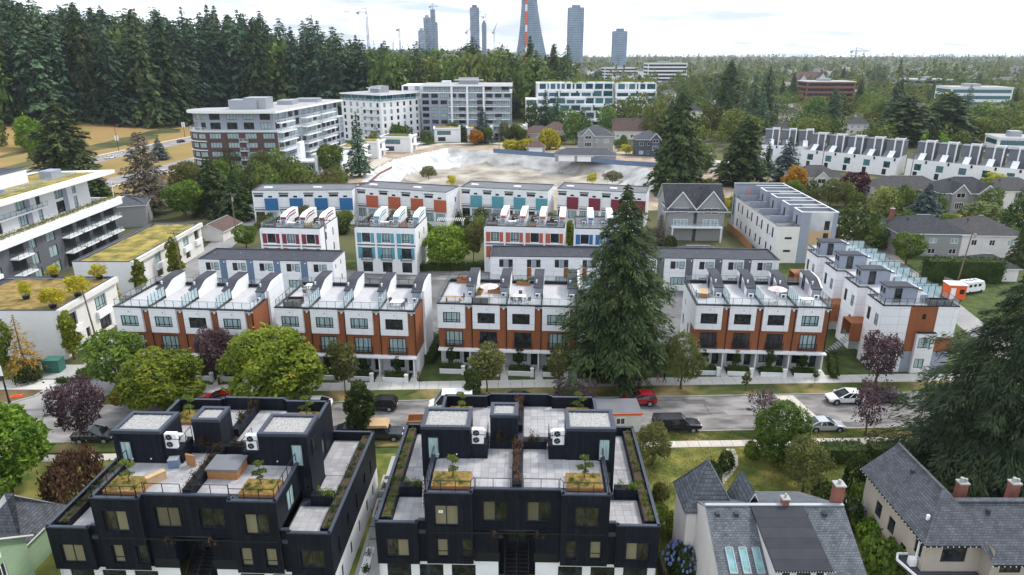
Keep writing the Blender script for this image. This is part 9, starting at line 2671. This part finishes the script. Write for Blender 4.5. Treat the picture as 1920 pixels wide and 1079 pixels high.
fset('wooden_planter', A3, q3, u3 + .5, 5.2, Z, 'wooden planter with tall yellow shoots on the second deck of the third row', turn=1.5)
fset('wooden_planter', A3, q3, u3 + 2.6, 5.5, Z, 'wooden planter on the middle of the second deck of the third row')
fset('wooden_planter', A3, q3, 2.3, 9.6, Z, 'wooden planter with red plant at the back of the first deck of the third row')
fset('wooden_planter', A3, q3, 2 * u3 + 1.7, 9.3, Z, 'wooden planter box at the back of the third deck left of the giant conifer')
fset('outdoor_sofa', A3, q3, u3 + 1.0, 1.2, Z, 'dark sofa at the front of the second deck of the third row', turn=pi)
for i, (A_, q_, x, y, t, lab) in enumerate([(A2, q2, 1.3, 7.6, 1.5, 'back left table of the second row'), (A2, q2, 3.2, 6.4, -1.5, 'back left table of the second row'), (A2, q2, 2.2, 5.6, 3.0, 'back left table of the second row'),
 (A2, q2, 3 * u2 + .9, 2.9, .6, 'right deck table of the second row'), (A2, q2, 3 * u2 + 2.9, 2.8, -.6, 'right deck table of the second row'), (A2, q2, 3 * u2 + 2.8, 1.3, -2.4, 'right deck table of the second row'),
 (A3, q3, 2 * u3 + .7, 1.5, 2.6, 'white table of the third row'), (A3, q3, 2 * u3 + 1.7, 1.5, 3.1, 'white table of the third row'), (A3, q3, 2 * u3 + 2.9, 1.6, -2.6, 'white table of the third row'), (A3, q3, 2 * u3 + 1.6, 3.9, 0, 'white table of the third row'),
 (A3, q3, 3.2, 2.2, -1, 'wooden table of the third row'), (A4, q4, .8, 4.0, 1.5, 'long wooden table right of the giant conifer'), (A4, q4, 2.6, 4.0, -1.5, 'long wooden table right of the giant conifer')]):
 fset('patio_chair', A_, q_, x, y, Z, 'dark patio chair at the ' + lab, 'chair', t, 'dark patio chairs on the roof decks')
for (_, A_, q_, W_), col, n_ in ((C1, 'maroon', 3), (C2, 'teal', 3), (C3, 'coral', 4)):
 for i in range(n_):
  x_ = (i + .4) * W_ / n_ - .3
  fset(('outdoor_sofa', 'patio_table', 'wooden_planter')[i % 3], A_, q_, x_, 1.6 + .9 * (i % 2), 9.5, f'{("dark sofa", "white table", "wooden planter")[i % 3]} on the {("left", "middle", "right", "far right")[i]} roof terrace of the {col} panel block')
  fset('outdoor_sofa', A_, q_, x_, 6.6, 9.5, f'dark sofa at the back of the {("left", "middle", "right", "far right")[i]} roof terrace of the {col} panel block', turn=1.5)
x, y = 9.0, 3.6
for nm, x, y, dims, m, lab, cat, t in [
 ('cardboard_box', 7.9, 2.9, (1.5, .45, .75), 'plywood', 'long brown cardboard box on the deck of the left black block', 'box', .9),
 ('storage_bin', 8.3, 5.1, (.8, .7, .8), 'blue_grey', 'blue grey tub by the wall on the left black block deck', 'tub', .2),
 ('leaning_board', 9.7, 5.2, (.9, .12, 1.1), 'wood', 'wooden board standing on the left black block deck', 'board', -.3)]:
 wx, wy = local_to_world(APOS, ARZ, x, y)
 o = empty(nm, (wx, wy, 9.55), ARZ + t, lab, cat); MB().box(-dims[0] / 2, -dims[1] / 2, 0, dims[0] / 2, dims[1] / 2, dims[2] - .05).build('body', M[m], o); MB().box(-dims[0] / 2 - .02, -dims[1] / 2 - .02, dims[2] - .05, dims[0] / 2 + .02, dims[1] / 2 + .02, dims[2]).build('lid', M[m if m != 'blue_grey' else 'grey_metal'], o)
wx, wy = local_to_world(APOS, ARZ, 13.2, 4.4)
o = empty('hot_tub', (wx, wy, 9.55), ARZ, 'square wooden hot tub with dark cover on the left black block deck', 'hot tub')
MB().box(-1.25, -1.0, 0, 1.25, 1.0, .8).build('cabinet', M['wood'], o); MB().box(-1.35, -1.1, .8, 1.35, 1.1, .98).build('cover', M['mid_roof'], o)
wx, wy = local_to_world(BPOS, BRZ, 3.6, 4.0)
o = empty('stepladder', (wx, wy, 6.28), BRZ, 'red stepladder standing on the left terrace of the centre black block', 'ladder')
b = MB()
for s in (-.25, .25): b.bar((s, -.9, 0), (s * .7, 0, 2.4), .06).bar((s, .7, 0), (s * .7, 0, 2.4), .05)
b.build('rails', M['canvas'], o); b = MB()
for k in range(7): t = (k + 1) / 8; b.box(-.24, -.9 + .9 * t - .08, 2.4 * t, .24, -.9 + .9 * t + .08, 2.4 * t + .04)
b.build('steps', M['maroon'], o)
wx, wy = local_to_world(BPOS, BRZ, 5.35, .1)
o = empty('paper_notice', (wx, wy, 8.02), BRZ, 'small white notice with a black arrow on a window of the centre black block', 'notice')
MB().box(-.17, -.012, 0, .17, -.004, .26).build('sheet', M['white_plain'], o); b = MB(); b.poly([(-.08, -.015, .10), (0, -.015, .2), (.08, -.015, .10), (0, -.015, .14)]); b.build('mark', M['black_metal'], o)
x, y = P(845, 436)
o = empty('pergola', (x - 3, y, 0), -.06, 'pale slatted pergola above the bright courtyard tree', 'pergola')
for a in (0, 6):
 for c in (0, 2.4): MB().box(a - .08, c - .08, 0, a + .08, c + .08, 3.0).build('post', M['coping_white'], o)
for k in range(14): MB().box(-.3 + k * .5, -.4, 3.0, -.2 + k * .5, 2.9, 3.16).build('slat', M['coping_white'], o)
def person(x, y, rz, top, legs, label, ph):
 J = [(0, 0, .95), (0, .01, 1.15), (0, .01, 1.42), (0, .02, 1.53), (0, .03, 1.66), (.1, 0, .9), (.11, .10 * ph, .5), (.11, .22 * ph - .08, .08), (.11, .22 * ph + .08, .04), (-.1, 0, .9), (-.11, -.08 * ph, .5), (-.11, -.26 * ph - .06, .09), (-.11, -.26 * ph + .10, .04),
   (.19, .01, 1.40), (.25, -.05 * ph, 1.14), (.26, .08, .92), (.26, .11, .83), (-.19, .01, 1.40), (-.25, .06 * ph, 1.14), (-.26, .18, .94), (-.26, .22, .86), (0, .035, 1.74)]
 E = [(0, 1), (1, 2), (2, 3), (3, 4), (4, 21), (0, 5), (5, 6), (6, 7), (7, 8), (0, 9), (9, 10), (10, 11), (11, 12), (2, 13), (13, 14), (14, 15), (15, 16), (2, 17), (17, 18), (18, 19), (19, 20)]
 R = [.15, .13, .15, .06, .10, .10, .065, .045, .04, .10, .065, .045, .04, .065, .045, .035, .032, .065, .045, .035, .032, .075]
 me = bpy.data.meshes.new('body'); me.from_pydata(J, E, [])
 tmp = bpy.data.objects.new('body', me); COL.objects.link(tmp)
 tmp.modifiers.new('s', 'SKIN')
 for v, r in zip(me.skin_vertices[0].data, R): v.radius = (r, r)
 me.skin_vertices[0].data[0].use_root = True
 tmp.modifiers.new('u', 'SUBSURF').levels = 1
 dg = bpy.context.evaluated_depsgraph_get(); m2 = bpy.data.meshes.new_from_object(tmp.evaluated_get(dg)); bpy.data.objects.remove(tmp)
 o = empty('person', (x, y, .11), rz, label, 'person')
 m2.materials.clear()
 for q in (M['skin'], M[top], M[legs], M['rubber']): m2.materials.append(q)
 for p in m2.polygons:
  z = p.center.z; p.material_index = 0 if z > 1.50 else 3 if z < .09 else 2 if z < .93 and abs(p.center.x) < .205 else 1 if z > .93 else 0; p.use_smooth = True
 b = bpy.data.objects.new('body', m2); link(b, o)
 h = MB(); h.sphere((0, .0, 1.72), .115, 0, 10, 7, 1.05); h.build('hair', M['soil'], o)
 f = MB(); f.sphere((0, .055, 1.69), .098, 0, 10, 7, 1.2); f.sphere((0, .15, 1.68), .018); f.build('face', M['skin'], o)
 for s in (-1, 1):
  e = MB(); e.sphere((s * .035, .145, 1.70), .012, 0, 6, 4); e.build('eye', M['rubber'], o)
 for hx in (.26, -.26):
  hb = MB(); y0, z0 = (.115, .80) if hx > 0 else (.23, .83)
  for k in range(4): hb.tube((hx, y0 - .03 + k * .02, z0 + .02), (hx * .97, y0 - .03 + k * .022, z0 - .07 + abs(k - 1.5) * .01), .010, .008, 5)
  hb.tube((hx, y0 + .03, z0 + .04), (hx * .9, y0 + .07, z0 - .01), .011, .009, 5); hb.build('fingers', M['skin'], o)
M['skin'] = mat('skin', (.42, .26, .19), rough=.6, var=.05)
M['pink_cloth'] = mat('pink_cloth', (.55, .20, .33), rough=.9, var=.1); M['dark_cloth'] = mat('dark_cloth', (.03, .03, .035), rough=.9, var=.1)
person(*P(1233, 719), 1.45, 'pink_cloth', 'pink_cloth', 'person in pink clothes walking on the sidewalk by the giant conifer', 1)
person(*P(1245, 719), 1.5, 'dark_cloth', 'dark_cloth', 'person in dark clothes walking beside the one in pink', -1)
